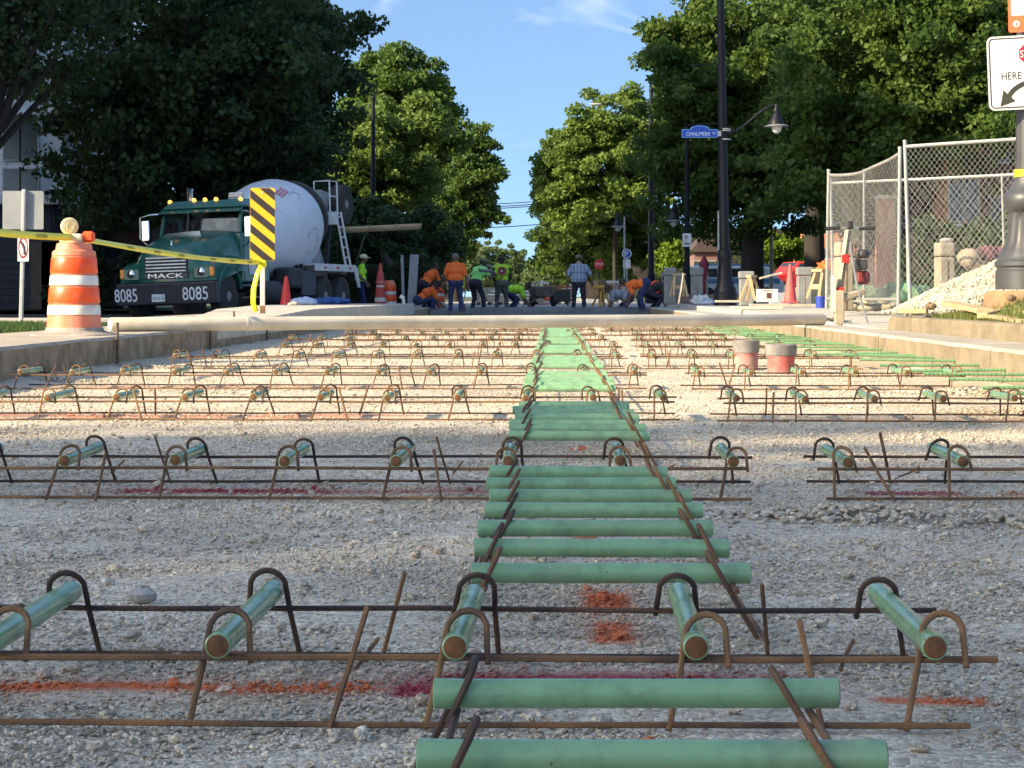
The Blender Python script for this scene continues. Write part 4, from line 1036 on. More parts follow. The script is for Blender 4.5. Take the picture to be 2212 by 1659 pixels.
    hx('cab_rear', [(-1.03, 3.42, 2.0), (1.03, 3.42, 2.0), (1.03, 3.60, 2.0), (-1.03, 3.60, 2.0), (-.97, 3.42, 2.66), (.97, 3.42, 2.66), (.97, 3.56, 2.66), (-.97, 3.56, 2.66)], M_GRN)
    rf = MB().hexa([(-1.04, 2.08, 2.62), (1.04, 2.08, 2.62), (1.0, 3.64, 2.62), (-1.0, 3.64, 2.62), (-.90, 2.34, 2.82), (.90, 2.34, 2.82), (.9, 3.5, 2.86), (-.9, 3.5, 2.86)]).build('roof', M_GRN, cab, bevel=.06, seg=3)
    MB().hexa([(-1.02, 1.98, 2.50), (1.02, 1.98, 2.50), (1.03, 2.2, 2.60), (-1.03, 2.2, 2.60), (-1.02, 1.96, 2.53), (1.02, 1.96, 2.53), (1.03, 2.2, 2.64), (-1.03, 2.2, 2.64)]).build('sun_visor', M_GRN, cab, bevel=.01)
    for s_ in (-1, 1):
        MB().tube([(s_ * 1.0, 2.02, 2.0), (s_ * .96, 2.22, 2.64)], .05, 6).build('pillar', M_GRN, cab)
        MB().tube([(s_ * 1.03, 3.2, 2.0), (s_ * .98, 3.2, 2.64)], .05, 6).build('pillar', M_GRN, cab)
        dr = MB().box((s_ * 1.052, 2.62, 1.42), (.03, 1.05, 1.1)).build('door', M_GRN, cab, bevel=.02)
        MB().box((s_ * 1.075, 3.0, 1.62), (.02, .16, .04)).build('handle', M_DK, dr)
        MB().box((s_ * 1.075, 2.55, 1.35), (.012, .42, .62)).build('paper_notice' if s_ > 0 else 'trim_panel', M_WHT, dr)
        MB().hexa([(s_ * 1.02, 2.12, 2.02), (s_ * 1.03, 2.12, 2.02), (s_ * 1.03, 3.16, 2.02), (s_ * 1.02, 3.16, 2.02), (s_ * .98, 2.24, 2.60), (s_ * .99, 2.24, 2.60), (s_ * .99, 3.16, 2.60), (s_ * .98, 3.16, 2.60)]).build('side_window', M_GLASS, cab)
        # mirrors
        mb = MB().tube([(s_ * 1.02, 2.05, 2.52), (s_ * 1.22, 1.86, 2.50), (s_ * 1.42, 1.80, 2.44), (s_ * 1.43, 1.80, 1.95), (s_ * 1.22, 1.9, 1.72), (s_ * 1.05, 2.0, 1.68)], .018, 6).build('mirror_arm', M_CHR, cab, smooth=True)
        MB().box((s_ * 1.30, 1.83, 2.13), (.19, .07, .48)).build('mirror', M_CHR, mb, bevel=.02)
    for s_ in (-1, 1):
        w_ = MB().hexa([(s_ * .02, 2.0, 2.03), (s_ * .97, 2.02, 2.03), (s_ * .97, 2.03, 2.03), (s_ * .02, 2.01, 2.03), (s_ * .02, 2.19, 2.56), (s_ * .93, 2.21, 2.56), (s_ * .93, 2.22, 2.56), (s_ * .02, 2.20, 2.56)]).build('windshield', M_GLASS, cab)
    MB().box((0, 2.1, 2.3), (.035, .03, .60), (R(-18), 0, 0)).build('windshield_divider', M_DK, cab)
    MB().box((0, 2.16, 1.98), (1.9, .3, .06)).build('dashboard', M_DK, cab)
    for x in (-.5, .5):
        st = MB().box((x, 3.1, 1.62), (.5, .5, .18)).box((x, 3.32, 2.0), (.48, .14, .7)).build('seat', M_DK, cab, bevel=.05, seg=2)
    MB().lathe([(.2, 0), (.215, .015), (.2, .03), (.185, .015), (.2, 0)], 20, o=(.5, 2.42, 2.02), q=Euler((R(62), 0, 0)).to_quaternion(), caps=False).build('steering_wheel', M_DK, cab, smooth=True)
    for i, x in enumerate((-.90, -.28, 0.0, .28, .90)):
        l_ = MB().lathe([(.045, 0), (.05, .03), (.035, .07), (.01, .085)], 12, o=(x, 2.36, 2.80 - .02 * (abs(x) > .5)), q=Euler((R(35), 0, 0)).to_quaternion()).build('marker_light', M_AMB, rf, smooth=True)
    MB().box((.62, 2.75, 2.93), (.34, .16, .13)).build('roof_beacon', M_WHT, cab, bevel=.02)
    MB().tube([(-1.02, 3.74, 1.0), (-1.02, 3.74, 2.95), (-1.02, 3.72, 3.12), (-1.0, 3.70, 3.22)], [.07, .07, .075, .085], 14).build('exhaust_stack', M_CHR, t, smooth=True)
    # ---- chassis
    ch = MB(); ch.box((.43, 5.2, .86), (.1, 9.0, .28)); ch.box((-.43, 5.2, .86), (.1, 9.0, .28)); ch.box((0, 4.2, .8), (.8, .2, .3)); ch.box((0, 9.3, .8), (1.6, .25, .3)); ch.build('chassis_frame', M_DK, t)
    MB().tube([(1.0, 2.9, .62), (1.0, 4.0, .62)], .28, 16).build('fuel_tank', M_DK, t, smooth=True)
    MB().box((1.0, 2.7, .78), (.3, .8, .05)).box((1.02, 2.7, .5), (.3, .7, .04)).build('cab_step', M_GREY, t, bevel=.01)
    MB().box((-1.0, 3.3, .66), (.4, 1.1, .5)).build('battery_box', M_DK, t, bevel=.03)
    MB().box((.95, 5.1, .98), (.45, .9, .5)).build('water_tank', M_DK, t, bevel=.08, seg=2)
    MB().box((1.12, 5.95, .86), (.05, .95, .62)).build('mud_flap', mat('flap_dark', (.07, .08, .10), .7), t)
    # ---- wheels
    def wheel(x, y, r_=.52, w_=.30, lift=None, q=None, nm='wheel'):
        z = r_ + .0 if lift is None else lift
        wq = Euler((0, R(90), 0)).to_quaternion() if q is None else q
        ty = MB().lathe([(r_ * .55, -w_ / 2 + .02), (r_ * .80, -w_ / 2), (r_ * .95, -w_ / 2 + .02), (r_, -w_ / 2 + .06), (r_, w_ / 2 - .06), (r_ * .95, w_ / 2 - .02), (r_ * .80, w_ / 2), (r_ * .55, w_ / 2 - .02)], 28, o=(x, y, z), q=wq).build(nm, M_TYRE, t, smooth=True)
        rm = MB()
        for sg in (-1, 1):
            rm.lathe([(r_ * .56, sg * (w_ / 2 - .025)), (r_ * .50, sg * (w_ / 2 - .05)), (r_ * .30, sg * (w_ / 2 - .10)), (r_ * .22, sg * (w_ / 2 - .01)), (r_ * .1, sg * (w_ / 2 + .01)), (.005, sg * (w_ / 2 + .012))], 20, o=(x, y, z), q=wq, caps=False)
        rm.build('rim', M_RIM, ty, smooth=True)
        lg = MB()
        for k in range(8):
            a = 2 * math.pi * k / 8; c = Vector((x, y, z)) + wq @ Vector((r_ * .36 * math.cos(a), r_ * .36 * math.sin(a), w_ / 2 - .07)); e = Vector((x, y, z)) + wq @ Vector((r_ * .36 * math.cos(a), r_ * .36 * math.sin(a), w_ / 2 - .03)); lg.cyl(c, e, .018, n=6)
        lg.build('wheel_nuts', M_RIM, ty)
    for s_ in (-1, 1):
        wheel(s_ * 1.02, .95)
        wheel(s_ * .95, 6.9, w_=.56); wheel(s_ * .95, 8.2, w_=.56)
        fd = MB()
        fd.box((s_ * .98, 7.5, 1.32), (.62, 2.9, .05)); fd.box((s_ * 1.27, 7.5, 1.25), (.03, 2.9, .18)); 
        fd.build('rear_fender', M_WHT, t, bevel=.01)
        MB().hexa([(s_ * .7, 8.93, 1.22), (s_ * 1.285, 8.93, 1.22), (s_ * 1.285, 9.0, 1.2), (s_ * .7, 9.0, 1.2), (s_ * .7, 8.93, 1.34), (s_ * 1.285, 8.93, 1.34), (s_ * 1.285, 9.0, 1.34), (s_ * .7, 9.0, 1.34)]).hexa([(s_ * 1.26, 9.15, .75), (s_ * 1.29, 9.15, .75), (s_ * 1.29, 9.3, .75), (s_ * 1.26, 9.3, .75), (s_ * 1.26, 8.8, 1.3), (s_ * 1.29, 8.8, 1.3), (s_ * 1.29, 9.1, 1.3), (s_ * 1.26, 9.1, 1.3)]).build('fender_end', M_WHT, t)
        for k in range(6):
            MB().box((s_ * 1.288, 6.3 + .45 * k, 1.25), (.006, .2, .05)).build('reflector', M_REDP if k % 2 else M_WHT, t)
    # ---- drum
    dq = Euler((R(-90 + 14), 0, 0)).to_quaternion()   # axis to the rear and up
    do = Vector((0, 3.85, 1.62))
    prof = [(.02, 0), (.42, .0), (.55, .12), (.80, .45), (1.03, .95), (1.17, 1.5), (1.27, 2.0), (1.29, 2.5), (1.25, 2.95), (1.12, 3.4), (.93, 3.9), (.74, 4.35), (.60, 4.7), (.58, 4.75), (.50, 4.75)]
    dm = MB().lathe(prof, 44, o=do, q=dq, caps=False).build('drum', M_DRUM, t, smooth=True)
    tr = MB().lathe([(.935, 3.93), (1.0, 3.93), (1.0, 4.07), (.88, 4.07)], 40, o=do, q=dq, caps=False).build('drum_track', M_DK, dm, smooth=True)
    ring = MB().lathe([(1.13, 3.42), (1.15, 3.43), (1.10, 3.50), (1.08, 3.50)], 40, o=do, q=dq, caps=False).build('drum_band', M_DK, dm, smooth=True)
    # printed marks on the drum flank: number and outline emblem
    def on_drum(tt, ang):
        for i in range(len(prof) - 1):
            if prof[i][1] <= tt <= prof[i + 1][1] and prof[i + 1][1] > prof[i][1]:
                k = (tt - prof[i][1]) / (prof[i + 1][1] - prof[i][1]); rr = prof[i][0] + (prof[i + 1][0] - prof[i][0]) * k; break
        return do + dq @ Vector(((rr + .012) * math.cos(ang), (rr + .012) * math.sin(ang), tt))
    def stroke(nm, pts, m, r_=.014): MB().tube([on_drum(*a) for a in pts], r_, 5).build(nm, m, dm)
    M_MRK = mat('drum_ink', (.015, .017, .022), .6); M_MRKG = mat('drum_faded', (.40, .42, .50), .6); M_MRKR = mat('drum_red', (.60, .22, .24), .6)
    tA = lambda a: R(a)
    pr_ = [(2.05 + .30 * math.cos(R(x)), tA(-20 + 14 * math.sin(R(x)))) for x in range(0, 361, 30)]
    stroke('faded_emblem', [(1.9, tA(0)), (2.35, tA(-3)), (2.5, tA(12)), (2.35, tA(26)), (1.95, tA(24)), (1.9, tA(0))], M_MRKG, .009)
    stroke('faded_emblem', [(2.0, tA(-50)), (2.3, tA(-52)), (2.45, tA(-44)), (2.2, tA(-40))], M_MRKG, .01)
    rd_ = MB(); 
    for a0 in (-62, -58, -54): rd_.tube([on_drum(1.75, tA(a0)), on_drum(2.15, tA(a0 - 1))], .03, 5)
    rd_.build('red_panel', M_MRKR, dm)
    def ring8(c, a0, rt, ra): return [(c + rt * math.cos(R(x)), tA(a0 + ra * math.sin(R(x)))) for x in range(0, 361, 30)]
    stroke('number', ring8(1.85, 42, .085, 4.2), M_MRK, .03); stroke('number', ring8(1.62, 42, .085, 4.2), M_MRK, .03)
    # ---- rear pedestal, hopper, ladder, boom wheel, chute
    ped = MB()
    for s_ in (-1, 1):
        ped.tube([(s_ * .55, 7.3, 1.0), (s_ * .6, 7.75, 2.1)], .07, 6); ped.tube([(s_ * .55, 8.7, 1.0), (s_ * .6, 7.8, 2.1)], .06, 6)
        ped.hexa([(s_ * .52, 7.2, 1.0), (s_ * .6, 7.2, 1.0), (s_ * .6, 8.5, 1.0), (s_ * .52, 8.5, 1.0), (s_ * .52, 7.55, 2.0), (s_ * .6, 7.55, 2.0), (s_ * .6, 7.95, 2.0), (s_ * .52, 7.95, 2.0)])
    ped.box((0, 7.75, 1.9), (1.3, .2, .15)); ped.build('pedestal', M_GREY, t, bevel=.01)
    hp = MB().hexa([(-.45, 8.5, 2.75), (.45, 8.5, 2.75), (.45, 9.2, 2.65), (-.45, 9.2, 2.65), (-.62, 8.35, 3.35), (.62, 8.35, 3.35), (.62, 9.3, 3.25), (-.62, 9.3, 3.25)]).build('hopper', M_GREY, t, bevel=.02)
    MB().box((.75, 8.3, 2.72), (.5, .6, .05)).tube([(.98, 8.0, 2.75), (.98, 8.0, 3.55), (.98, 8.55, 3.55), (.98, 8.55, 2.75)], .022, 6).tube([(.55, 8.0, 2.75), (.55, 8.0, 3.55), (.98, 8.0, 3.55)], .022, 6).tube([(.98, 8.0, 3.15), (.98, 8.55, 3.15)], .02, 6).box((.9, 8.0, 2.55), (.5, .3, .3)).build('service_platform', M_WHT, t)
    lad = MB()
    for dx in (0, .36): lad.tube([(1.04, 8.25 + dx, 2.75), (1.12, 8.75 + dx, 1.15)], .035, 4)
    for k in range(6): f_ = (k + .5) / 6; lad.tube([(1.04 + .08 * f_, 8.25 + .5 * f_, 2.75 - 1.6 * f_), (1.04 + .08 * f_, 8.61 + .5 * f_, 2.75 - 1.6 * f_)], .022, 6)
    lad.build('ladder', M_WHT, t)
    MB().tube([(1.0, 8.9, 1.15), (.5, 9.3, 1.2), (-.5, 9.3, 1.2), (-1.0, 8.9, 1.15)], .06, 6).build('rear_rail', M_GREY, t)
    wheel(.72, 9.55, .54, .34, lift=3.0); wheel(-.72, 9.55, .54, .34, lift=3.0)
    MB().tube([(.45, 8.9, 1.2), (.45, 9.55, 3.0)], .07, 6).tube([(-.45, 8.9, 1.2), (-.45, 9.55, 3.0)], .07, 6).tube([(-.7, 9.55, 3.0), (.7, 9.55, 3.0)], .07, 8).build('booster_axle', M_DK, t)
    MB().tube([(0, 8.9, 2.8), (.2, 9.3, 2.45)], .25, 12).build('chute_mount', M_TANC, t)
    bpy.context.view_layer.update()
    inv = t.matrix_world.inverted()
    a = inv @ P(738, 498, d=53.4); b_ = inv @ P(906, 490, d=54.2)
    vs = []; n_ = 9; fr = (b_ - a).normalized(); sd = Vector((0, 0, 1)).cross(fr).normalized(); up = fr.cross(sd)
    m_ = MB(); segs = 13
    for i in range(segs):
        c = a.lerp(b_, i / (segs - 1))
        for k in range(n_):
            an = math.pi + math.pi * k / (n_ - 1); vs.append(c + sd * .22 * math.cos(an) + up * (.15 * math.sin(an) + .08) )
    m_.add(vs, [(i * n_ + k, i * n_ + k + 1, (i + 1) * n_ + k + 1, (i + 1) * n_ + k) for i in range(segs - 1) for k in range(n_ - 1)])
    cu = m_.build('chute', M_TANC, t, smooth=True); sd_ = cu.modifiers.new('th', 'SOLIDIFY'); sd_.thickness = .02
    for f_ in (.33, .66):
        c = a.lerp(b_, f_); MB().tube([c + sd * .24 * math.cos(math.pi + math.pi * k / 8) + up * (.17 * math.sin(math.pi + math.pi * k / 8) + .10) for k in range(9)], .018, 5).build('chute_rib', M_TANC, cu)
    MB().tube([inv @ P(772, 560, d=53.6), a.lerp(b_, .3) + Vector((0, 0, -.1))], .03, 6).build('chute_strut', M_DK, t)
    return t, M_WHT
TRUCK, M_TWHITE = truck()
# ================================================================== PEOPLE
def ik(a, b, l1, l2, pole):
    a, b = Vector(a), Vector(b); v = b - a; L = min(v.length, (l1 + l2) * .998)
    if L < 1e-6: return a + Vector(pole).normalized() * l1
    d = v.normalized(); x = (l1 * l1 - l2 * l2 + L * L) / (2 * L); h = math.sqrt(max(0, l1 * l1 - x * x))
    p_ = Vector(pole); p_ = p_ - d * p_.dot(d)
    if p_.length < 1e-6: p_ = d.orthogonal()
    return a + d * x + p_.normalized() * h
def rotx(v, deg): return Euler((R(deg), 0, 0)).to_matrix() @ Vector(v)

M_SKIN = mat('skin', (0.36, 0.20, 0.13), 0.55, col2=(.32, .17, .11), scale=8)
M_SKIN_D = mat('skin_dark', (0.16, 0.085, 0.055), 0.55, col2=(.14, .07, .045), scale=8)
M_HAIR = mat('dark_hair', (0.025, 0.018, 0.014), 0.7)
M_HAIRG = mat('greying_hair', (0.14, 0.12, 0.11), 0.8)
M_BOOT = mat('work_boot', (0.10, 0.065, 0.04), 0.8, col2=(.16, .14, .12), scale=10)
M_EYE = mat('eye', (.02, .02, .02), .2)

def person(label, loc, rz, shirt, pants, pelvis=(0, 0, .95), pitch=5, ank=((-.10, 0), (.10, 0)), wr=((-.30, .05, .80), (.30, .05, .80)),
           sleeve=.6, skin=None, hair=None, head_pitch=0, head_yaw=0, scale=1.0, knee_pole=(0, 1, .1), elbow_pole=(0, -1, -.2), belly=0.0, group='road crew pouring concrete', shirt2=None, boots=None, kneel=False, twist=0, height_ofs=0):
    skin = skin or M_SKIN; hair = hair or M_HAIR; boots = boots or M_BOOT
    mats = [shirt, pants, skin, hair, boots, shirt2 or shirt, M_EYE]
    caps = []   # p0, p1, r0, r1, mat, flatten
    pv = Vector(pelvis)
    def T(v): 
        v = Euler((0, 0, R(twist))).to_matrix() @ Vector(v); return pv + rotx(v, -pitch)
    chest = T((0, 0, .34)); neck = T((0, .0, .54)); 
    shl, shr = T((-.195, 0, .47)), T((.195, 0, .47))
    hipl, hipr = pv + Vector((-.095, 0, -.02)), pv + Vector((.095, 0, -.02))
    caps += [(T((-.07, 0, .0)), T((.07, 0, .0)), .145, .145, 1), (T((-.06, .01, .12)), T((.06, .01, .12)), .138 + belly, .138 + belly, 0), (T((-.085, .0, .32)), T((.085, .0, .32)), .142, .142, 0),
             (T((-.13, -.01, .45)), T((.13, -.01, .45)), .088, .088, 0), (T((-.06, 0, .50)), T((.06, 0, .50)), .07, .07, 0)]
    # head
    hm = Euler((R(-pitch * .55 - head_pitch), 0, R(head_yaw))).to_matrix()
    hc = neck + hm @ Vector((0, .02, .155))
    caps += [(neck - rotx((0, 0, .05), -pitch), hc - hm @ Vector((0, .0, .06)), .062, .058, 2)]
    caps += [(hc + hm @ Vector((0, .0, .02)), hc + hm @ Vector((0, -.012, .025)), .098, .098, 3), (hc + hm @ Vector((0, .018, -.02)), hc + hm @ Vector((0, .03, -.075)), .084, .052, 2),
             (hc + hm @ Vector((0, .095, .0)), hc + hm @ Vector((0, .112, -.03)), .012, .017, 2), (hc + hm @ Vector((-.03, .09, -.07)), hc + hm @ Vector((.03, .09, -.07)), .008, .008, 2)]
    for s_ in (-1, 1):
        caps += [(hc + hm @ Vector((s_ * .092, -.005, .01)), hc + hm @ Vector((s_ * .088, .0, -.035)), .02, .014, 2), (hc + hm @ Vector((s_ * .034, .088, .015)), hc + hm @ Vector((s_ * .034, .09, .015)), .013, .013, 6)]
    hands = MB()
    for sh, w_, s_ in ((shl, wr[0], -1), (shr, wr[1], 1)):
        w_ = Vector(w_); pole = Vector(elbow_pole) + Vector((s_ * .45, 0, 0))
        v = w_ - sh
        if v.length > .56: w_ = sh + v.normalized() * .56
        el = ik(sh, w_, .30, .27, pole)
        k = sleeve
        mid = sh.lerp(el, k)
        caps += [(sh, mid, .068, .06, 0), (mid, el, .047, .043, 2) if k < 1 else (mid, el, .055, .05, 0)]
        caps += [(el, w_, .045, .031, 2 if k < 1.5 else 0)]
        d = (w_ - el).normalized(); sd = d.cross(Vector((0, 0, 1)));
        if sd.length < .2: sd = Vector((1, 0, 0))
        sd.normalize(); up = sd.cross(d)
        pm = w_ + d * .085; caps += [(w_ + sd * .015, pm + sd * .02, .026, .026, 2), (w_ - sd * .015, pm - sd * .02, .026, .026, 2)]
        for i, (o_, ln_) in enumerate(((-.033, .06), (-.011, .072), (.011, .068), (.033, .052))):
            a = pm + sd * o_; b_ = a + d * ln_ * .55 - up * .012; c = b_ + d * ln_ * .35 - up * .028
            caps += [(a, b_, .0105, .0095, 2), (b_, c, .0095, .008, 2)]
        a = w_ + d * .03 - sd * .035 * s_; caps += [(a, a + d * .03 - sd * .03 * s_, .012, .011, 2), (a + d * .03 - sd * .03 * s_, a + d * .06 - sd * .035 * s_ - up * .015, .011, .009, 2)]
    for hp, an, s_ in ((hipl, ank[0], -1), (hipr, ank[1], 1)):
        az = an[2] if len(an) > 2 else .085
        A = Vector((an[0], an[1], az)); kn = ik(hp, A, .44, .43, Vector(knee_pole) + Vector((s_ * .15, 0, 0)))
        caps += [(hp, kn, .098, .066, 1), (kn, kn.lerp(A, .35), .066, .062, 1), (kn.lerp(A, .35), A, .062, .05, 1)]
        fd = Vector((s_ * .05, .17, -.045)) if az < .2 and not kneel else Vector((0, -.05, -.14))
        caps += [(A + Vector((0, -.03, -.02)), A + Vector((0, 0, .02)), .052, .056, 4), (A + Vector((0, -.02, -.035)), A + fd, .045, .04, 4)]
    # surface
    mb = MB()
    for p0, p1, r0, r1, m_ in caps:
        p0, p1 = Vector(p0), Vector(p1); ax_ = p1 - p0; L = ax_.length; d = ax_.normalized() if L > 1e-6 else Vector((0, 0, 1))
        path, rad = [], []
        for a in (-88, -60, -30, 0): path.append(p0 + d * r0 * math.sin(R(a))); rad.append(r0 * math.cos(R(a)))
        for a in (0, 30, 60, 88): path.append(p1 + d * r1 * math.sin(R(a))); rad.append(r1 * math.cos(R(a)))
        mb.tube(path, rad, 12)
    me = bpy.data.meshes.new('body'); me.from_pydata(mb.v, [], mb.f)
    ob = bpy.data.objects.new('person', me); COL.objects.link(ob)
    rm = ob.modifiers.new('r', 'REMESH'); rm.mode = 'VOXEL'; rm.voxel_size = .0125; rm.adaptivity = 0
    sm = ob.modifiers.new('s', 'SMOOTH'); sm.factor = .5; sm.iterations = 3
    bpy.context.view_layer.update(); dg = bpy.context.evaluated_depsgraph_get()
    me2 = bpy.data.meshes.new_from_object(ob.evaluated_get(dg)); me2.name = 'person'
    ob.modifiers.clear(); ob.data = me2; bpy.data.meshes.remove(me)
    for m_ in mats: me2.materials.append(m_)
    # paint by nearest limb
    nf = len(me2.polygons); c = np.empty(nf * 3); me2.polygons.foreach_get('center', c); c = c.reshape(-1, 3)
    best = np.full(nf, 1e9); idx = np.zeros(nf, dtype=np.int32)
    for p0, p1, r0, r1, m_ in caps:
        a, b_ = np.array(p0), np.array(p1); ab = b_ - a; t_ = np.clip(((c - a) @ ab) / max(1e-9, ab @ ab), 0, 1)
        dist = np.linalg.norm(c - (a + t_[:, None] * ab), axis=1) - (r0 + (r1 - r0) * t_)
        k = dist < best; best[k] = dist[k]; idx[k] = m_
    # wrinkle the cloth a little
    me2.polygons.foreach_set('material_index', idx); me2.polygons.foreach_set('use_smooth', [True] * nf)
    nv = len(me2.vertices); co = np.empty(nv * 3); me2.vertices.foreach_get('co', co); co = co.reshape(-1, 3)
    nr = np.empty(nv * 3); me2.vertices.foreach_get('normal', nr); nr = nr.reshape(-1, 3)
    isc = np.zeros(nv); lv = np.empty(len(me2.loops), dtype=np.int32); me2.loops.foreach_get('vertex_index', lv)
    lt = np.empty(nf, dtype=np.int32); me2.polygons.foreach_get('loop_total', lt)
    isc[lv] = np.repeat(np.isin(idx, (0, 1, 5)), lt)
    ph = rng.uniform(0, 6, 3)
    wv = np.sin(co[:, 2] * 38 + 6 * np.sin(co[:, 0] * 9 + ph[0]) + ph[1]) * .004 + np.sin(co[:, 0] * 27 + co[:, 2] * 15 + ph[2]) * .003 + .006
    co += nr * (wv * isc)[:, None]
    me2.vertices.foreach_set('co', co.ravel()); me2.update()
    ob.location = (loc[0], loc[1], loc[2] + height_ofs); ob.rotation_euler = (0, 0, rz); ob.scale = (scale,) * 3
    tag(ob, label, 'person', group)
    info = dict(hc=hc, hm=hm, T=T, neck=neck)
    return ob, info
def cap_on(ob, inf, m, brim=True, name='cap'):
    c, hm = inf['hc'], inf['hm']; mb = MB(); q_ = hm.to_quaternion()
    mb.ell(c + hm @ Vector((0, -.004, .045)), (.108, .116, .085), 16, 8, q_)
    mb.v = [v for v in mb.v]
    if brim:
        mb.ell(c + hm @ Vector((0, .125, .035)), (.075, .085, .010), 14, 5, q_)
    return mb.build(name, m, ob, smooth=True)

M_TORG = mat('orange_shirt', (0.86, 0.165, 0.025), 0.85, col2=(0.76, 0.13, 0.02), scale=6)
M_THIV = mat('lime_shirt', (0.42, 0.80, 0.03), 0.8, col2=(0.36, 0.72, 0.03), scale=6)
M_TMINT = mat('mint_shirt', (0.30, 0.78, 0.22), 0.8, col2=(0.25, 0.68, 0.2), scale=6)
M_TVEST = mat('vest_lime', (0.42, 0.66, 0.03), 0.75, col2=(0.36, 0.58, 0.03), scale=6)
M_JEAN = mat('blue_jeans', (0.028, 0.045, 0.13), 0.9, col2=(0.02, 0.03, 0.08), scale=9)
M_NAVYP = mat('navy_overall', (0.013, 0.022, 0.11), 0.85, col2=(0.01, 0.016, 0.075), scale=9)
M_DARKP = mat('dark_trousers', (0.028, 0.032, 0.05), 0.9, col2=(.018, .02, .03), scale=9)
M_GREYP = mat('grey_trousers', (0.11, 0.12, 0.105), 0.9, col2=(.07, .08, .07), scale=9)
M_BLKS = mat('black_sleeve', (0.02, 0.02, 0.022), 0.85)
M_GREYS = mat('heather_grey_shirt', (0.25, 0.27, 0.34), 0.9, col2=(.2, .21, .27), scale=9)
M_MAROON = mat('maroon_shirt', (0.09, 0.035, 0.045), 0.9)
M_TANP = mat('tan_trousers', (0.30, 0.25, 0.18), 0.9, col2=(.22, .18, .13), scale=9)
def plaid():
    m = mat('plaid_shirt', (0.08, 0.12, 0.22), .85); nt = m.node_tree; b = nt.nodes['Principled BSDF']; L = nt.links
    tc = nt.nodes.new('ShaderNodeTexCoord'); cols = []
    prev = None
    for ax_, sc, th in (('X', 190, .35), ('Z', 120, .55), ('X', 61, .80)):
        sp = nt.nodes.new('ShaderNodeSeparateXYZ'); L.new(tc.outputs['Object'], sp.inputs[0])
        a = nt.nodes.new('ShaderNodeMath'); a.operation = 'MULTIPLY'; a.inputs[1].default_value = sc; L.new(sp.outputs[ax_], a.inputs[0])
        s_ = nt.nodes.new('ShaderNodeMath'); s_.operation = 'SINE'; L.new(a.outputs[0], s_.inputs[0])
        g = nt.nodes.new('ShaderNodeMath'); g.operation = 'GREATER_THAN'; g.inputs[1].default_value = th; L.new(s_.outputs[0], g.inputs[0])
        mm = nt.nodes.new('ShaderNodeMath'); mm.operation = 'MULTIPLY'; mm.inputs[1].default_value = .42; L.new(g.outputs[0], mm.inputs[0])
        mi = nt.nodes.new('ShaderNodeMix'); mi.data_type = 'RGBA'; L.new(mm.outputs[0], mi.inputs['Factor'])
        if prev is None: mi.inputs['A'].default_value = (.06, .10, .22, 1)
        else: L.new(prev, mi.inputs['A'])
        mi.inputs['B'].default_value = (.50, .55, .62, 1); prev = mi.outputs['Result']
    L.new(prev, b.inputs['Base Color']); return m
M_PLAID = plaid()

def at(px, d, z=0.0):
    p_ = P(px, 640, d=d); return (p_.x, p_.y, z)
# worker with cap beside the truck, looking right
ob, inf = person('worker in lime shirt, navy overalls and pale cap beside the mixer truck', at(777, 53.5, 0), R(-82), M_THIV, M_NAVYP, pitch=8, wr=((-.24, .18, .92), (.22, .20, .95)), sleeve=.7, belly=.02, skin=M_SKIN_D, scale=.96)
cap_on(ob, inf, mat('pale_cap', (.62, .62, .36), .8))
bibm = MB(); T = inf['T']
bibm.add([T((-.11, .155, .02)), T((.11, .155, .02)), T((.09, .152, .36)), T((-.09, .152, .36)), T((-.11, .17, .02)), T((.11, .17, .02)), T((.09, .166, .36)), T((-.09, .166, .36))], [(0, 1, 2, 3), (7, 6, 5, 4), (0, 4, 5, 1), (1, 5, 6, 2), (2, 6, 7, 3), (3, 7, 4, 0)])
for s_ in (-1, 1): bibm.tube([T((s_ * .08, .165, .35)), T((s_ * .10, .09, .54)), T((s_ * .09, -.05, .56)), T((s_ * .05, -.165, .35)), T((s_ * .03, -.165, .1))], .016, 6)
bibm.build('bib', M_NAVYP, ob)
# orange pair at the left form
person('worker in orange shirt leaning over with both arms down', at(922, 58.2, .0), R(-60), M_TORG, M_DARKP, pelvis=(0, -.12, .90), pitch=42, ank=((-.14, -.1), (.14, .05)), wr=((-.18, .50, .72), (.16, .55, .74)), head_pitch=-10, skin=M_SKIN_D, sleeve=.75)
ob, inf = person('crouching worker in orange shirt and dark cap bent to the form edge', at(922, 57.0, -.02), R(-75), M_TORG, M_JEAN, pelvis=(0, -.25, .46), pitch=52, ank=((-.16, -.02), (.16, .12)), wr=((-.15, .45, .22), (.15, .5, .22)), head_pitch=10, skin=M_SKIN_D, sleeve=.8)
cap_on(ob, inf, M_BLKS)
# man in orange tee seen from behind
ob, inf = person('broad man in orange tee and blue jeans seen from behind', at(984, 55.4, 0), R(4), M_TORG, M_JEAN, pitch=2, ank=((-.14, .02), (.15, -.02)), wr=((-.36, .10, .80), (.36, .08, .76)), hair=M_HAIRG, sleeve=.85, belly=.03, skin=M_SKIN_D, scale=1.0)
text('CONCRETE', .05, inf['T']((0, -.172, .40)), (1, 0, 0), (0, 0, 1), mat('faded_print', (.75, .22, .07), .9), ob, width=.24, depth=.003, name='shirt_print')
ob, inf = person('worker in mint green shirt and dark trousers holding the grey hose', at(1031, 58.4, 0.02), R(-35), M_TMINT, M_DARKP, pelvis=(0, -.1, .92), pitch=28, ank=((-.15, -.08), (.16, .12)), wr=((.05, .52, 1.15), (.25, .50, 1.12)), elbow_pole=(0, -.2, -1), sleeve=.6, head_pitch=15, skin=M_SKIN_D)
cap_on(ob, inf, mat('grey_cap', (.10, .105, .10), .9))
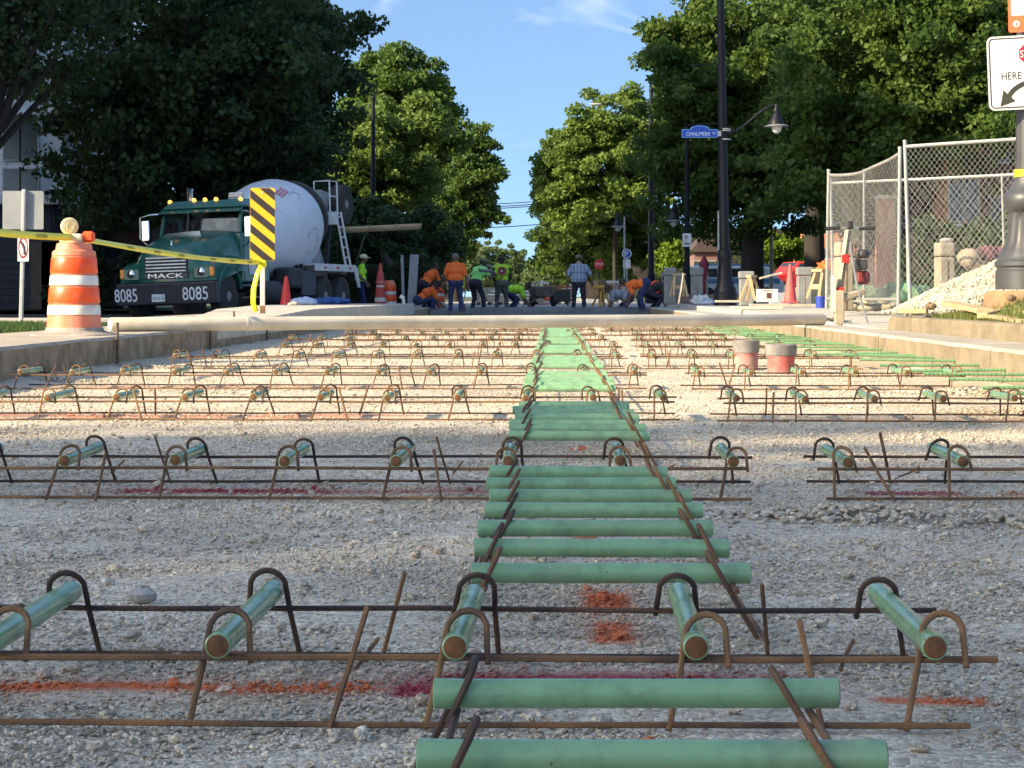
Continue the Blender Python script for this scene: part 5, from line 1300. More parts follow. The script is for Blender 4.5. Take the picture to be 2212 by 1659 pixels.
# vest with emblem
ob, inf = person('man in lime vest with round dark red back emblem', at(1084, 59, 0), R(2), M_TVEST, M_GREYP, pitch=1, ank=((-.15, .02), (.15, .0)), wr=((-.22, .32, 1.02), (.22, .32, 1.02)), sleeve=.02, skin=M_BLKS, hair=M_HAIR)
T = inf['T']; MV = M_TVEST
em = MB().lathe([(.132, 0), (.132, .012)], 28, o=T((0, -.152, .35)), q=Euler((R(90), 0, 0)).to_quaternion()).build('emblem', mat('emblem_red', (.16, .02, .025), .7), ob)
MB().lathe([(.118, .013), (.108, .014), (.108, .012)], 28, o=T((0, -.152, .35)), q=Euler((R(90), 0, 0)).to_quaternion(), caps=False).build('emblem_ring', mat('emblem_tan', (.42, .25, .12), .7), em)
MB().ell(T((0, -.168, .35)), (.025, .004, .035), 10, 6).build('emblem_mark', mat('emblem_white', (.7, .65, .6), .7), em)
MB().tube([T((-.10, -.165, .10)), T((.02, -.168, .17))], .016, 6).build('waist_strap', M_BLKS, ob)
for s_ in (-1, 1):
    MB().ell((s_ * .235, .33, 1.03), (.04, .05, .03), 10, 6).build('glove', mat('pale_glove', (.55, .52, .45), .9), ob)
hd = MB().ell(inf['hc'] + Vector((0, .02, -.03)), (.084, .09, .10), 12, 8).build('neck_skin', M_SKIN_D, ob, smooth=True)
person('worker in lime shirt and jeans bent low beside the vested man', at(1101, 60.5, 0.0), R(-88), M_THIV, M_JEAN, pelvis=(0, -.12, .74), pitch=86, ank=((-.14, -.08), (.14, .06)), wr=((-.15, .62, .28), (.15, .58, .25)), head_pitch=0, sleeve=.8, skin=M_SKIN_D)
ob, inf = person('man in blue plaid shirt and dark trousers seen from behind', at(1250, 57.6, 0), R(-4), M_PLAID, M_DARKP, pitch=3, ank=((-.16, .02), (.16, -.02)), wr=((-.34, .14, .92), (.38, .22, .96)), elbow_pole=(0, -1, .1), sleeve=.85, belly=.05, hair=M_HAIR)
cap_on(ob, inf, mat('olive_cap', (.13, .12, .08), .9), brim=True)
ob, inf = person('worker in grey shirt kneeling on all fours at the wet edge', at(1342, 57.6, 0.06), R(92), M_GREYS, M_JEAN, pelvis=(0, -.22, .44), pitch=72, ank=((-.14, -.42, .1), (.14, -.36, .1)), wr=((-.16, .42, .06), (.18, .45, .06)), kneel=True, knee_pole=(0, 1, -.6), head_pitch=-5, sleeve=.7, skin=M_SKIN_D)
ob, inf = person('worker in orange shirt and jeans bent double facing left', at(1391, 56.4, 0.02), R(86), M_TORG, M_JEAN, pelvis=(0, -.05, .92), pitch=98, ank=((-.13, -.04), (.14, .08)), wr=((-.16, .50, .42), (.16, .46, .34)), sleeve=.8, skin=M_SKIN_D, head_pitch=-10)
ob, inf = person('dark clothed person with orange vest straps stooping behind the bent worker', at(1408, 60, .05), R(-80), mat('dark_shirt', (.03, .028, .03), .9), M_DARKP, pelvis=(0, -.15, .62), pitch=58, ank=((-.13, -.04), (.14, .08)), wr=((-.16, .40, .3), (.16, .44, .3)), sleeve=1.0, skin=M_SKIN_D)
T = inf['T']
for s_ in (-1, 1): MB().tube([T((s_ * .10, .15, .05)), T((s_ * .12, .16, .35)), T((s_ * .12, 0, .55)), T((s_ * .10, -.15, .4)), T((s_ * .08, -.15, .05))], .028, 6).build('vest_strap', M_ORG, ob)
person('person in maroon top and tan trousers bending behind the chain link fence', at(2105, 30.5, .42), R(-75), M_MAROON, M_TANP, pelvis=(0, -.1, .72), pitch=80, ank=((-.16, -.05), (.16, .15)), wr=((-.15, .45, .25), (.15, .48, .25)), group=None, sleeve=.9)
# driver in the cab
bpy.context.view_layer.update()
dp = TRUCK.matrix_world @ Vector((.5, 2.95, .98))
person('driver in pale shirt sitting at the wheel of the mixer truck', dp, TRUCK.rotation_euler.z + R(180), mat('pale_blue_shirt', (.35, .42, .48), .9), M_DARKP, pelvis=(0, -.12, .86), pitch=4, ank=((-.12, .45, .42), (.12, .45, .42)), wr=((-.16, .42, 1.12), (.16, .42, 1.12)), group=None, skin=M_SKIN_D, scale=.96)
# ================================================================== CHAIN LINK FENCE
M_FGALV = mat('fence_galvanised', (0.36, 0.355, 0.34), 0.45, metal=.3, col2=(.27, .265, .25), scale=9)
M_FWIRE = mat('fence_wire', (0.28, 0.28, 0.265), 0.5, metal=.3)
def clipseg(a, b_, w_, h):
    # clip to 0..w, 0..h
    t0, t1 = 0.0, 1.0; dx, dz = b_[0] - a[0], b_[1] - a[1]
    for p_, q_ in ((-dx, a[0]), (dx, w_ - a[0]), (-dz, a[1]), (dz, h - a[1])):
        if abs(p_) < 1e-9:
            if q_ < 0: return None
        else:
            r_ = q_ / p_
            if p_ < 0: t0 = max(t0, r_)
            else: t1 = min(t1, r_)
    if t0 >= t1: return None
    return (a[0] + dx * t0, a[1] + dz * t0), (a[0] + dx * t1, a[1] + dz * t1)
def fence(label, A, B, h, mids=(.5,), sag=0.0, tilt=0.0, pitch=.064, wr=.0021, slope=.8, z0=None):
    A, B = Vector(A), Vector(B); v = B - A; Ln = Vector((v.x, v.y, 0)).length; d = Vector((v.x, v.y, 0)).normalized()
    t = empty('chain_link_panel', A, math.atan2(d.y, d.x), label, 'fence', 'chain link fence panels')
    dz = v.z
    def Z(x, z): return z + dz * x / Ln - sag * math.sin(math.pi * min(1, max(0, x / Ln)) * 1.0) * (z / h)
    def PT(x, z): return Vector((x + tilt * z, .02 * math.sin(x * 3 + z * 2), Z(x, z)))
    for x in (0, Ln):
        MB().tube([PT(x, -.08), PT(x, h + .02)], .024, 10).tube([PT(x, h + .02), PT(x, h + .05)], .027, 10).build('post', M_FGALV, t, smooth=True)
    for f in mids:
        MB().tube([PT(Ln * f, 0.05), PT(Ln * f, h)], .017, 8).build('brace_post', M_FGALV, t, smooth=True)
    for z, r_ in ((h - .03, .021), (.06, .019)):
        MB().tube([PT(Ln * k / 8, z) for k in range(9)], r_, 8).build('rail', M_FGALV, t, smooth=True)
    m_ = MB(); n_ = int((Ln + h * slope) / pitch) + 2
    for s_ in (-1, 1):
        for k in range(n_):
            c = k * pitch
            a, b_ = ((c - h * slope, 0), (c, h)) if s_ > 0 else ((c, 0), (c - h * slope, h))
            cl = clipseg(a, b_, Ln, h - .02)
            if cl:
                (x0, zz0), (x1, zz1) = cl; mid = ((x0 + x1) / 2, (zz0 + zz1) / 2); off = Vector((0, .003 * s_, 0))
                m_.tube([PT(x0, zz0) + off, PT(*mid) + off, PT(x1, zz1) + off], wr, 3, caps=False)
    o = m_.build('wire_mesh', M_FWIRE, t); o['kind'] = 'stuff'
    return t
def GP(px, d, z): p_ = P(px, 640, d=d); p_.z = z; return p_
fence('leaning chain link panel running away from the kerb, top rail bent', GP(1940, 24.2, .46), GP(1786, 28.5, .46), 1.86, (.45,), .10, -.03, pitch=.07)
fence('chain link panel facing the kerb behind the stone heap', GP(1966, 23.6, .44), GP(2330, 22.6, .50), 1.92, (), 0, -.03)
fence('rear chain link panel by the hedge with one brown middle post', GP(1800, 29.5, .42), GP(2420, 26.8, .45), 1.84, (.28, .62), .0, -.02, pitch=.11, wr=.0018)

# ================================================================== TALL STREET LAMPS AND SIGNS
M_NAVYPOLE = mat('lamp_black', (0.008, 0.009, 0.016), 0.5, col2=(.006, .007, .012), scale=3, spec=.25)
M_GLOBE = mat('lamp_glass', (.55, .55, .52), .2)
def tall_lamp(loc, h, r, label, arms=((1, 0.0),), detail=True, arm_z=4.45, arm_l=1.28, lean=0.0, sc=1.0, name='street_lamp', hs=.9):
    t = empty(name, loc, 0, label, 'street lamp', 'tall black street lamps'); t.rotation_euler = (0, lean, 0)
    MB().lathe([(r * 2.25, 0), (r * 2.25, .28), (r * 2.1, .30), (r * 2.1, .40), (r * 1.75, .46), (r * 1.55, .6), (r * 1.35, .85), (r * 1.25, 1.05), (r * 1.4, 1.08), (r * 1.4, 1.2), (r * 1.3, 1.28), (r * 1.02, 1.3)], 20).build('base', M_NAVYPOLE, t, smooth=True)
    MB().tube([(0, 0, 1.28), (0, 0, h)], [r, r * .62], 18).build('pole', M_NAVYPOLE, t, smooth=True)
    MB().ell((0, 0, h), (r * .8, r * .8, r * 1.2), 12, 8).build('finial', M_NAVYPOLE, t, smooth=True)
    for s_, dz in arms:
        L_ = arm_l; z0 = arm_z + dz
        pts = [Vector((s_ * r * .8, 0, z0))] + [Vector((s_ * (r + L_ * f), 0, z0 + .62 * sc * (math.sin((f - .5) * math.pi) * .5 + .5) + .03)) for f in (.15, .3, .45, .6, .75, .88, 1.0)]
        MB().tube(pts, .028 * sc, 8).build('arm', M_NAVYPOLE, t, smooth=True)
        e = pts[-1]
        SC = lambda pr: [(a * hs, b * hs) for a, b in pr]
        lh = MB().lathe(SC([(.045, .02), (.05, -.06), (.09, -.12), (.10, -.20), (.085, -.24), (.13, -.33), (.20, -.45), (.235, -.55), (.235, -.57)]), 20, o=e).build('lamp_head', M_NAVYPOLE, t, smooth=True)
        MB().lathe(SC([(.22, -.565), (.345, -.605), (.345, -.62), (.2, -.59)]), 24, o=e, caps=False).build('reflector_rim', mat('pale_rim', (.20, .20, .21), .4), lh, smooth=True)
        MB().lathe(SC([(.15, -.585), (.15, -.66), (.12, -.76), (.05, -.82), (.01, -.83)]), 18, o=e).build('globe', M_GLOBE, lh, smooth=True)
    return t
b_ = P(1567, 645, d=46); 
LM = tall_lamp((b_.x, b_.y, .33), 8.6, .118, 'tall black street lamp with pendant head and blue street name sign', lean=R(-.9), arm_z=P(0, 295, d=46).z - .33 + .06, arm_l=1.13, hs=.80)
# side rods on the pole
for z, s_, l_ in ((5.6, -1, .75), (3.9 + .32, -1, .8)):
    MB().tube([(s_ * .1, 0, z), (s_ * l_, 0, z - .02)], .014, 6).build('banner_rod', M_NAVYPOLE, LM)
zs = P(0, 289, d=46).z - .33
sb = empty('street_name_sign', (b_.x - .60, b_.y - .10, .33 + zs), 0, 'blue arched street name sign strapped to the tall lamp', 'street sign')
M_BLUE = mat('sign_blue', (.012, .06, .42), .35, col2=(.01, .05, .36), scale=9); M_BLUEL = mat('sign_blue_edge', (.16, .35, .75), .4)
wd, hh = .82, .19
def arch(w_, h_, bump_w, bump_h):
    pts = [(-w_ / 2, -h_ / 2), (w_ / 2, -h_ / 2), (w_ / 2, h_ / 2)]
    for k in range(9):
        a = math.pi * k / 8; pts.append((bump_w / 2 * math.cos(a), h_ / 2 + bump_h * math.sin(a) ** .8))
    pts.append((-w_ / 2, h_ / 2)); return pts
MB().prism(arch(wd, hh, .44, .09), .02, (0, .01, 0), (1, 0, 0), (0, 0, 1), (0, -1, 0)).build('panel', M_BLUEL, sb)
MB().prism(arch(wd - .03, hh - .03, .41, .085), .004, (0, -.0105, 0), (1, 0, 0), (0, 0, 1), (0, -1, 0)).build('blue_field', M_BLUE, sb)
M_SGW = mat('sign_letter', (.55, .68, .85), .5)
text('CHALMERS', .085, (-.04, -.016, -.01), (1, 0, 0), (0, 0, 1), M_SGW, sb, width=.56, depth=.003)
text('ST', .05, (.33, -.016, .005), (1, 0, 0), (0, 0, 1), M_SGW, sb, width=.07, depth=.003)
text('I', .03, (-.02, -.016, .10), (1, 0, 0), (0, 0, 1), M_SGW, sb, depth=.003)
for z in (-.13, .07, .11): MB().lathe([(.125, z - .012), (.127, z + .012)], 16, o=(.60, .10, 0), caps=False).build('strap', M_GALV, sb)
MB().box((.47, .06, 0), (.10, .10, .12)).build('bracket', M_GALV, sb)
b2 = P(1407, 652, d=84); tall_lamp((b2.x, b2.y, .25), 9.0, .125, 'tall black street lamp beyond the bent orange worker', arms=((-1, 0),), arm_z=3.2, sc=.9)
b3 = P(1484, 640, d=68); tall_lamp((b3.x, b3.y, .25), 6.0, .10, 'shorter black street lamp beside the stone posts', arms=((-1, 0),), arm_z=2.9, arm_l=.35, sc=.8)
b4 = P(806, 640, d=82); tall_lamp((b4.x, b4.y, .12), 8.6, .12, 'black street lamp among the trees behind the mixer truck', arms=(), arm_z=6.2)
b5 = P(652, 640, d=72); tall_lamp((b5.x, b5.y, .12), 9.4, .12, 'black street lamp hidden in dark foliage above the drum', arms=(), arm_z=6.4)
# cobra-head arm over the street from the far lamp
M_ALU = mat('weathered_aluminium', (.42, .42, .38), .5, metal=.2)
b6 = P(1404, 640, d=92)
tc6 = empty('cobra_lamp', (b6.x, b6.y, .25), 0, 'thin dark street light with long arm reaching over the road', 'street lamp')
MB().tube([(0, 0, 0), (0, 0, 9.4)], [.10, .06], 12).build('pole', M_NAVYPOLE, tc6, smooth=True)
MB().tube([(0, 0, 8.3), (-.6, 0, 8.6), (-1.3, 0, 9.0), (-1.9, 0, 9.2), (-2.3, 0, 9.2)], .035, 8).build('arm', M_NAVYPOLE, tc6, smooth=True)
MB().ell((-2.5, 0, 9.18), (.33, .12, .06), 12, 8).build('lamp_head', M_ALU, tc6, smooth=True)
# pale utility pole far right of the street
for px, d, h, r_, lab in ((1258, 150, 5.0, .12, 'pale grey lamp pole beyond the plaid shirted man'),):
    a = P(px, 640, d=d); t = empty('pale_pole', (a.x, a.y, .2), 0, lab, 'pole'); MB().tube([(0, 0, 0), (0, 0, h)], [r_, r_ * .6], 10).build('pole', M_ALU, t, smooth=True)
    MB().tube([(0, 0, h - .05), (-.5, 0, h + .25), (-1.0, 0, h + .25)], .04, 6).build('arm', M_ALU, t)
# wooden stakes / pale poles among the site clutter
M_GREYW = mat('weathered_wood', (.45, .41, .33), .85, col2=(.33, .29, .22), scale=5)
for px, py0, py1, d, r_, lab in ((1666, 505, 600, 75, .07, 'pale wooden pole behind the red truck'), (1553, 455, 590, 60, .05, 'thin grey conduit standing beside the tall lamp'), (1349, 468, 600, 70, .035, 'thin green grey sign post beyond the kneeling worker')):
    a, c = P(px, py1, d=d), P(px, py0, d=d)
    tag(MB().tube([(a.x, a.y, .2), (c.x, c.y, c.z)], [r_, r_ * .9], 8).build('wooden_pole' if d == 75 else 'conduit', M_GREYW if d == 75 else M_ALU, smooth=True), lab, 'pole')

def sign_on_post(name, label, px, py, d, poly, m, post_h0=0.2, post=True, back=None, extra=None, rz=0.0, pr=.025, pm=None):
    c = P(px, py, d=d); t = empty(name, (c.x, c.y, post_h0), rz, label, 'road sign')
    zc = c.z - post_h0
    if post: MB().tube([(0, .02, 0), (0, .02, zc + max(v[1] for v in poly) * .9)], pr, 8).build('post', pm or M_GALV, t, smooth=True)
    pn = MB().prism(poly, .006, (0, -pr + .012, zc), (1, 0, 0), (0, 0, 1), (0, -1, 0)).build('panel', m, t)
    return t, zc, pn
circ = lambda r_, n=24: [(r_ * math.cos(2 * math.pi * k / n), r_ * math.sin(2 * math.pi * k / n)) for k in range(n)]
octa = lambda r_: [(r_ * math.cos(R(22.5 + 45 * k)), r_ * math.sin(R(22.5 + 45 * k))) for k in range(8)]
M_SW = mat('far_sign_white', (.70, .71, .74), .5); M_SRED = mat('far_sign_red', (.50, .02, .03), .5)
t, zc, pn = sign_on_post('round_blue_sign', 'round white sign with blue emblem on a post above a small plate', 1354, 548, 70, circ(.17), M_SW)
em_ = MB().lathe([(.135, 0), (.135, .003)], 20, o=(0, -.022, zc), q=Euler((R(90), 0, 0)).to_quaternion()).build('blue_disc', M_BLUE, pn)
text('P', .16, (0, -.027, zc), (1, 0, 0), (0, 0, 1), M_SW, pn, depth=.002)
MB().prism(rrect(.26, .32, .02), .006, (0, -.013, zc - .36), (1, 0, 0), (0, 0, 1), (0, -1, 0)).build('lower_plate', M_SW, t)
t, zc, pn = sign_on_post('white_plate_sign', 'small white rectangular sign on the shorter black lamp', 1485, 518, 67.5, rrect(.30, .45, .02), M_SW, post=False)
t.location.y += 0.3
text('P', .16, (0, -.022, zc + .08), (1, 0, 0), (0, 0, 1), M_INK, pn, depth=.002); MB().box((0, -.021, zc - .13), (.2, .002, .04)).build('print_line', M_INK, pn)
MB().box((0, .05, zc), (.06, .10, .2)).build('bracket', M_GALV, t)
t, zc, pn = sign_on_post('stop_sign', 'far small red octagonal stop sign beyond the plaid shirted man', 1294, 571, 92, octa(.24), M_SRED, pr=.03, pm=M_NAVYPOLE)
text('STOP', .13, (0, -.03, zc), (1, 0, 0), (0, 0, 1), M_SW, pn, width=.36, depth=.002)
# left: back of a big grey sign with a small prohibition sign under it
c = P(48, 600, d=26.0); t = empty('sign_post', (c.x, c.y, .2), R(4), 'steel post carrying a blank grey sign back and a no turn sign', 'road sign')
zt = P(0, 412, d=26).z - .2; zb = P(0, 495, d=26).z - .2
MB().tube([(-.02, .02, 0), (0.02, .02, zt + .02)], .028, 6).build('post', M_GALV, t)
MB().prism(rrect(.53, zt - zb, .02), .006, (0.0, .06, (zt + zb) / 2), (1, 0, 0), (0, 0, 1), (0, -1, 0)).build('sign_back', mat('sign_back_grey', (.30, .31, .32), .5, col2=(.24, .25, .26), scale=4), t)
MB().box((0.02, .045, (zt + zb) / 2), (.05, .02, zt - zb)).build('back_rib', M_GALV, t)
z2 = P(0, 535, d=26).z - .2
pn = MB().prism(rrect(.145, .36, .01), .005, (0.015, -.012, z2), (1, 0, 0), (0, 0, 1), (0, -1, 0)).build('no_turn_panel', mat('shade_white', (.62, .62, .64), .5), t)
rg = MB(); n_ = 24; vs = []
for r_ in (1.0, .82):
    for k in range(n_): a = 2 * math.pi * k / n_; vs.append((.015 + .062 * r_ * math.cos(a), -.0185, z2 + .14 * r_ * math.sin(a)))
rg.add(vs, [(k, (k + 1) % n_, n_ + (k + 1) % n_, n_ + k) for k in range(n_)]); rg.build('red_ring', mat('dull_red', (.30, .02, .03), .5), pn)
MB().tube([(.03, -.019, z2 - .09), (.025, -.019, z2 + .02), (-.005, -.019, z2 + .07), (-.02, -.019, z2 + .06)], .009, 5).build('arrow_symbol', M_INK, pn)
MB().tube([(-.025, -.02, z2 + .10), (.055, -.02, z2 - .10)], .005, 5).build('red_slash', mat('dull_red', (.3, .02, .03)), pn)

# ================================================================== STONE POSTS
M_STONE = mat('limestone_post', (0.36, 0.31, 0.235), .85, col2=(.27, .225, .165), scale=5, bump=.3, bscale=60)
M_STONEG = mat('grey_stone_post', (0.24, 0.24, 0.23), .85, col2=(.17, .17, .165), scale=5, bump=.3, bscale=60)
def pillar(px, pyt, d, w_, label, m, base_z, capw=1.0, rz=0.0):
    c = P(px, pyt, d=d); h = c.z - base_z; t = empty('stone_post', (c.x, c.y, base_z), rz, label, 'stone post')
    b2 = w_ / 2
    MB().box((0, 0, h * .39), (w_, w_, h * .78)).build('shaft', m, t, bevel=.02)
    MB().box((0, 0, h * .78 + .004 + (h * .22) / 2), (w_ * capw, w_ * capw, h * .22 - .006)).build('cap_block', m, t, bevel=.03, seg=2)
    MB().box((0, -w_ * .5, h * .38), (.014, .012, h * .74)).build('groove', M_DIRT, t)
    return t
pillar(1822, 523, 26.5, .215, 'cream stone post behind the screed handle', M_STONE, .36, .99, R(12))
pillar(2040, 524, 24.9, .205, 'cream stone post behind the chain link fence', M_STONE, .40, 1.04, R(12))
k_ = MB().ell((0, 0, 0), (.09, .06, .035), 12, 6); k_.v = [tuple(c_ * (1 + random.uniform(-.2, .2)) for c_ in v) for v in k_.v]
tag(k_.build('stone', M_LUMP, loc=P(2044, 520, d=24.9)), 'loose rock lying on top of the fenced stone post', 'stone')
for px, pyt, d, lab in ((1447, 578, 52, 'grey stone post nearest the bent orange worker'), (1505, 578, 52, 'grey stone post with wide cap beside the shorter lamp'), (1612, 586, 44, 'grey stone post right of the tall lamp base'), (1737, 577, 42, 'dark capped grey stone post behind the dull cone')):
    pillar(px, pyt, d, .30, lab, M_STONEG, .34, 1.12)

# ================================================================== TRAFFIC DRUMS AND CLUTTER NEAR THE CREW
c = P(834, 660, d=58); barrel((c.x + .10, c.y - .2, .10), .92, .21, 'striped drum behind the tall tube cone, beside the mixer crew', lamp=False)
tcn = empty('tube_cone', (c.x - .12, c.y - .55, .10), 0, 'tall slim orange channelizer cone with one white band', 'traffic cone')
MB().lathe([(.17, .0), (.15, .5), (.13, .62), (.12, .85), (.10, 1.1), (.06, 1.2), (.055, 1.32), (.03, 1.42)], 16).build('cone_body', M_CONE2, tcn, smooth=True)
MB().lathe([(.126, .72), (.118, .88)], 16, caps=False).build('white_band', M_WHS, tcn, smooth=True)
MB().lathe([(.172, .30), (.162, .42)], 16, caps=False).build('white_band', M_WHS, tcn, smooth=True)
for px, d, lab in ((945, 59.5, 'striped drum between the crouching worker and the man in orange tee'), (1172, 74, 'far striped drum beyond the mixer wheel machine')):
    c = P(px, 655, d=d); barrel((c.x, c.y, .12), .80, .21, lab, lamp=False)
# white pvc stub
c = P(872, 660, d=50); t = empty('pvc_stub', (c.x, c.y, .36), 0, 'white plastic pipe stub with elbow on the corner kerb', 'pipe')
MB().tube([(0, 0, 0), (0, 0, .13)], .04, 12).build('pipe', M_WHS, t, smooth=True)
MB().tube([(.0, 0, .13), (-.04, 0, .17), (-.09, 0, .2)], .05, 12).build('elbow', M_WHS, t, smooth=True)
# tilted grey boards
for px, d, rz_, lab in ((888, 60, -.06, 'tall grey board leaning beside the leaning orange worker'), (872, 61, .03, 'narrow grey plank standing left of the leaning board')):
    c = P(px, 600, d=d); o = MB().box((0, 0, .86), (.26 if px > 880 else .09, .04, 1.72)).build('standing_board', mat('grey_board', (.40, .42, .44), .8, col2=(.3, .31, .33), scale=3), bevel=.005, loc=(c.x, c.y, .1)); o.rotation_euler = (0, -rz_, 0)
    tag(o, lab, 'board')
# cement bags and blue sheet on the kerb
def blob(name, loc, r_, m, label, cat, rough=.12, rz=0.0, seed=1):
    rr = np.random.default_rng(seed); mb = MB(); mb.ell((0, 0, 0), r_, 28, 16)
    ph = rr.uniform(0, 6, 6); vv = []
    for x, y, z in mb.v:
        k = 1 + rough * math.sin(6 * x / r_[0] + ph[0]) * math.sin(5 * y / r_[1] + ph[1]) + rough * .5 * math.sin(13 * x / r_[0] + 9 * z / r_[2] + ph[2])
        vv.append((x * k, y * k, max(-r_[2] * .55, z * k)))
    mb.v = vv; o = mb.build(name, m, smooth=True, loc=(loc[0], loc[1], loc[2] + r_[2] * .55)); o.rotation_euler = (0, 0, rz); return tag(o, label, cat)
M_BAG = mat('pale_blue_bag', (.42, .50, .68), .6, col2=(.35, .42, .6), scale=6); M_BLUT = mat('blue_tarp', (.03, .10, .36), .5, col2=(.02, .06, .24), scale=8)
c = P(658, 668, d=41); blob('plastic_bag', (c.x, c.y, .372), (.27, .22, .11), M_BAG, 'pale blue bulging bag on the corner kerb beside the cone', 'bag', seed=3)
c = P(712, 664, d=46); blob('crumpled_tarp', (c.x, c.y, .372), (.40, .25, .10), M_BLUT, 'crumpled blue tarp lying on the kerb behind the pale bag', 'tarp', .22, seed=4)
c = P(634, 671, d=40); blob('rubble_lump', (c.x, c.y, .372), (.10, .08, .05), M_LUMP, 'tan rubble lump at the foot of the bright cone', 'rubble', .2, seed=5)
c = P(1530, 666, d=50); blob('paper_sack', (c.x, c.y, .335), (.24, .2, .07), mat('white_sack', (.60, .62, .70), .7, col2=(.35, .37, .5), scale=7), 'white crumpled sack on the right pavement', 'bag', .22, seed=6)
c = P(1515, 640, d=51); blob('plastic_sheet', (c.x, c.y, .36), (.26, .2, .14), mat('grey_white_sheet', (.55, .58, .60), .6), 'heap of grey white plastic by the dark form', 'sheet', .25, seed=8)
# concrete pump hose looping behind
ho = []
for k in range(22):
    a = R(-150 + 290 * k / 21); ho.append(P(1075, 600, d=59.2) + Vector((.38 * math.cos(a) - .35, .1 * math.sin(a), .42 * math.sin(a) - .05)))
tag(MB().tube([P(1035, 583, d=58.2), P(1060, 586, d=58.4)] + ho[12:] , .045, 10).build('concrete_hose', mat('hose_grey', (.20, .21, .20), .6), smooth=True), 'grey concrete hose arching between the mint and lime workers', 'hose')
# shovel
a, b2_ = P(1015, 590, d=56.0), P(1000, 676, d=55.9); sv = empty('shovel', (0, 0, 0), 0, 'long handled shovel resting beside the man in orange tee', 'shovel')
sv.location = b2_; MB().tube([(a - b2_), (0, 0, .25)], .016, 8).build('handle', M_GREYW, sv, smooth=True)
MB().ell((-.02, 0, .14), (.10, .03, .16), 12, 8).build('blade', M_DK2 if 'M_DK2' in globals() else M_PIN, sv, smooth=True)
# float pole
a, b2_ = P(1128, 662, d=58), P(1172, 640, d=58.2); tag(MB().tube([a, b2_], .015, 6).build('float_pole', M_PIN), 'thin dark float pole leaning by the wheeled machine', 'pole')
# wheeled concrete machine (buggy)
c = P(1172, 660, d=61); t = empty('power_buggy', (c.x, c.y, .24), R(20), 'brown grey wheeled concrete buggy between the lime worker and plaid man', 'machine')
MB().hexa([(-.28, -.2, .30), (.28, -.2, .30), (.28, .3, .30), (-.28, .3, .30), (-.38, -.3, .62), (.38, -.3, .62), (.38, .4, .62), (-.38, .4, .62)]).build('tub', mat('rusty_tub', (.13, .09, .08), .8, col2=(.2, .17, .15), scale=5), t, bevel=.02)
for x in (-.34, .34): 
    w_ = MB().lathe([(.06, -.06), (.16, -.06), (.19, -.03), (.19, .03), (.16, .06), (.06, .06)], 18, o=(x, -.05, .19), q=Euler((0, R(90), 0)).to_quaternion()).build('wheel', M_BLK, t, smooth=True)
MB().tube([(-.25, .3, .35), (-.25, .6, .72), (.25, .6, .72), (.25, .3, .35)], .02, 6).build('handle', M_PIN, t)
MB().box((0, .35, .4), (.35, .3, .3)).build('engine', M_PIN, t, bevel=.03)
MB().tube([(.0, .1, .6), (.02, .1, .8)], .06, 10).build('air_filter', M_WHS, t, smooth=True)
# yellow compaction stand, dark cart, tool box
M_YLW = mat('machine_yellow', (.50, .30, .04), .6, col2=(.38, .22, .03), scale=6)
c = P(1300, 660, d=60.5); t = empty('screed_stand', (c.x, c.y, .24), R(-15), 'yellow metal stand beside the plaid shirted man', 'machine')
MB().tube([(-.32, 0, 0), (0, 0, .55), (.30, 0, .0)], .04, 6).tube([(0, -.25, 0), (0, 0, .55), (0, .28, 0)], .04, 6).build('legs', M_YLW, t)
MB().box((0, 0, .6), (.55, .3, .12)).build('deck', M_YLW, t, bevel=.02); MB().box((.02, 0, .74), (.2, .2, .16)).build('engine', M_PIN, t, bevel=.03)
MB().tube([(.0, 0, .66), (-.25, .1, 1.05)], .018, 6).build('handle', M_PIN, t)
c = P(1212, 652, d=66); t = empty('dark_cart', (c.x, c.y, .24), 0, 'dark box cart standing just left of the plaid shirted man', 'cart')
MB().box((0, 0, .33), (.62, .5, .4)).build('box', M_BLK, t, bevel=.03)
for x in (-.22, .22): MB().lathe([(.03, -.03), (.12, -.03), (.12, .03), (.03, .03)], 14, o=(x, -.2, .12), q=Euler((0, R(90), 0)).to_quaternion()).build('wheel', M_BLK, t, smooth=True)
# right side clutter
c = P(1657, 652, d=40); bx_ = empty('supply_box', (c.x, c.y, c.z - .005), R(2), 'white cardboard box with dark square print beside the cone', 'box')
MB().box((0, 0, .13), (.40, .3, .26)).build('carton', mat('carton_white', (.60, .58, .54), .8), bx_, bevel=.005); MB().box((0.02, -.1512, .13), (.10, .003, .11)).build('dark_print', mat('print_maroon', (.10, .03, .03), .7), bx_); MB().box((0, -.1512, .225), (.2, .003, .016)).build('text_line', M_REDP, bx_)
c = P(1710, 655, d=41.5); tag(MB().box((0, 0, .14), (.42, .3, .30)).build('grey_crate', mat('grey_crate_m', (.30, .31, .32), .8), bevel=.02, loc=(c.x - .25, c.y, .34)), 'light grey crate between the white box and dull cone', 'crate')
# curb form stack / timber frames
def aframe(px, py, d, label, rz, h=.62, w_=.42):
    c = P(px, py, d=d); t = empty('sawhorse', (c.x, c.y, c.z), rz, label, 'sawhorse')
    for s_ in (-1, 1):
        MB().tube([(s_ * w_ * .5, -.12, 0), (s_ * w_ * .28, .05, h)], .032, 4).build('leg', M_WOOD, t)
        MB().tube([(s_ * w_ * .5, .25, 0), (s_ * w_ * .28, .05, h)], .032, 4).build('leg', M_WOOD, t)
    MB().box((0, .05, h), (w_ * .9, .12, .05)).build('top_rail', M_WOOD, t); MB().box((0, -.04, h * .42), (w_ * .9, .03, .09)).build('cross_board', M_WOOD, t)
aframe(1628, 650, 40.5, 'rough timber trestle leaning by the grey stone post', .9, .50, .26)
aframe(1765, 645, 36.5, 'tangle of timber braces behind the dull cone', -.9, .52, .30)
aframe(1468, 640, 50, 'low timber brace beside the first grey stone post', .2, .55, .35)
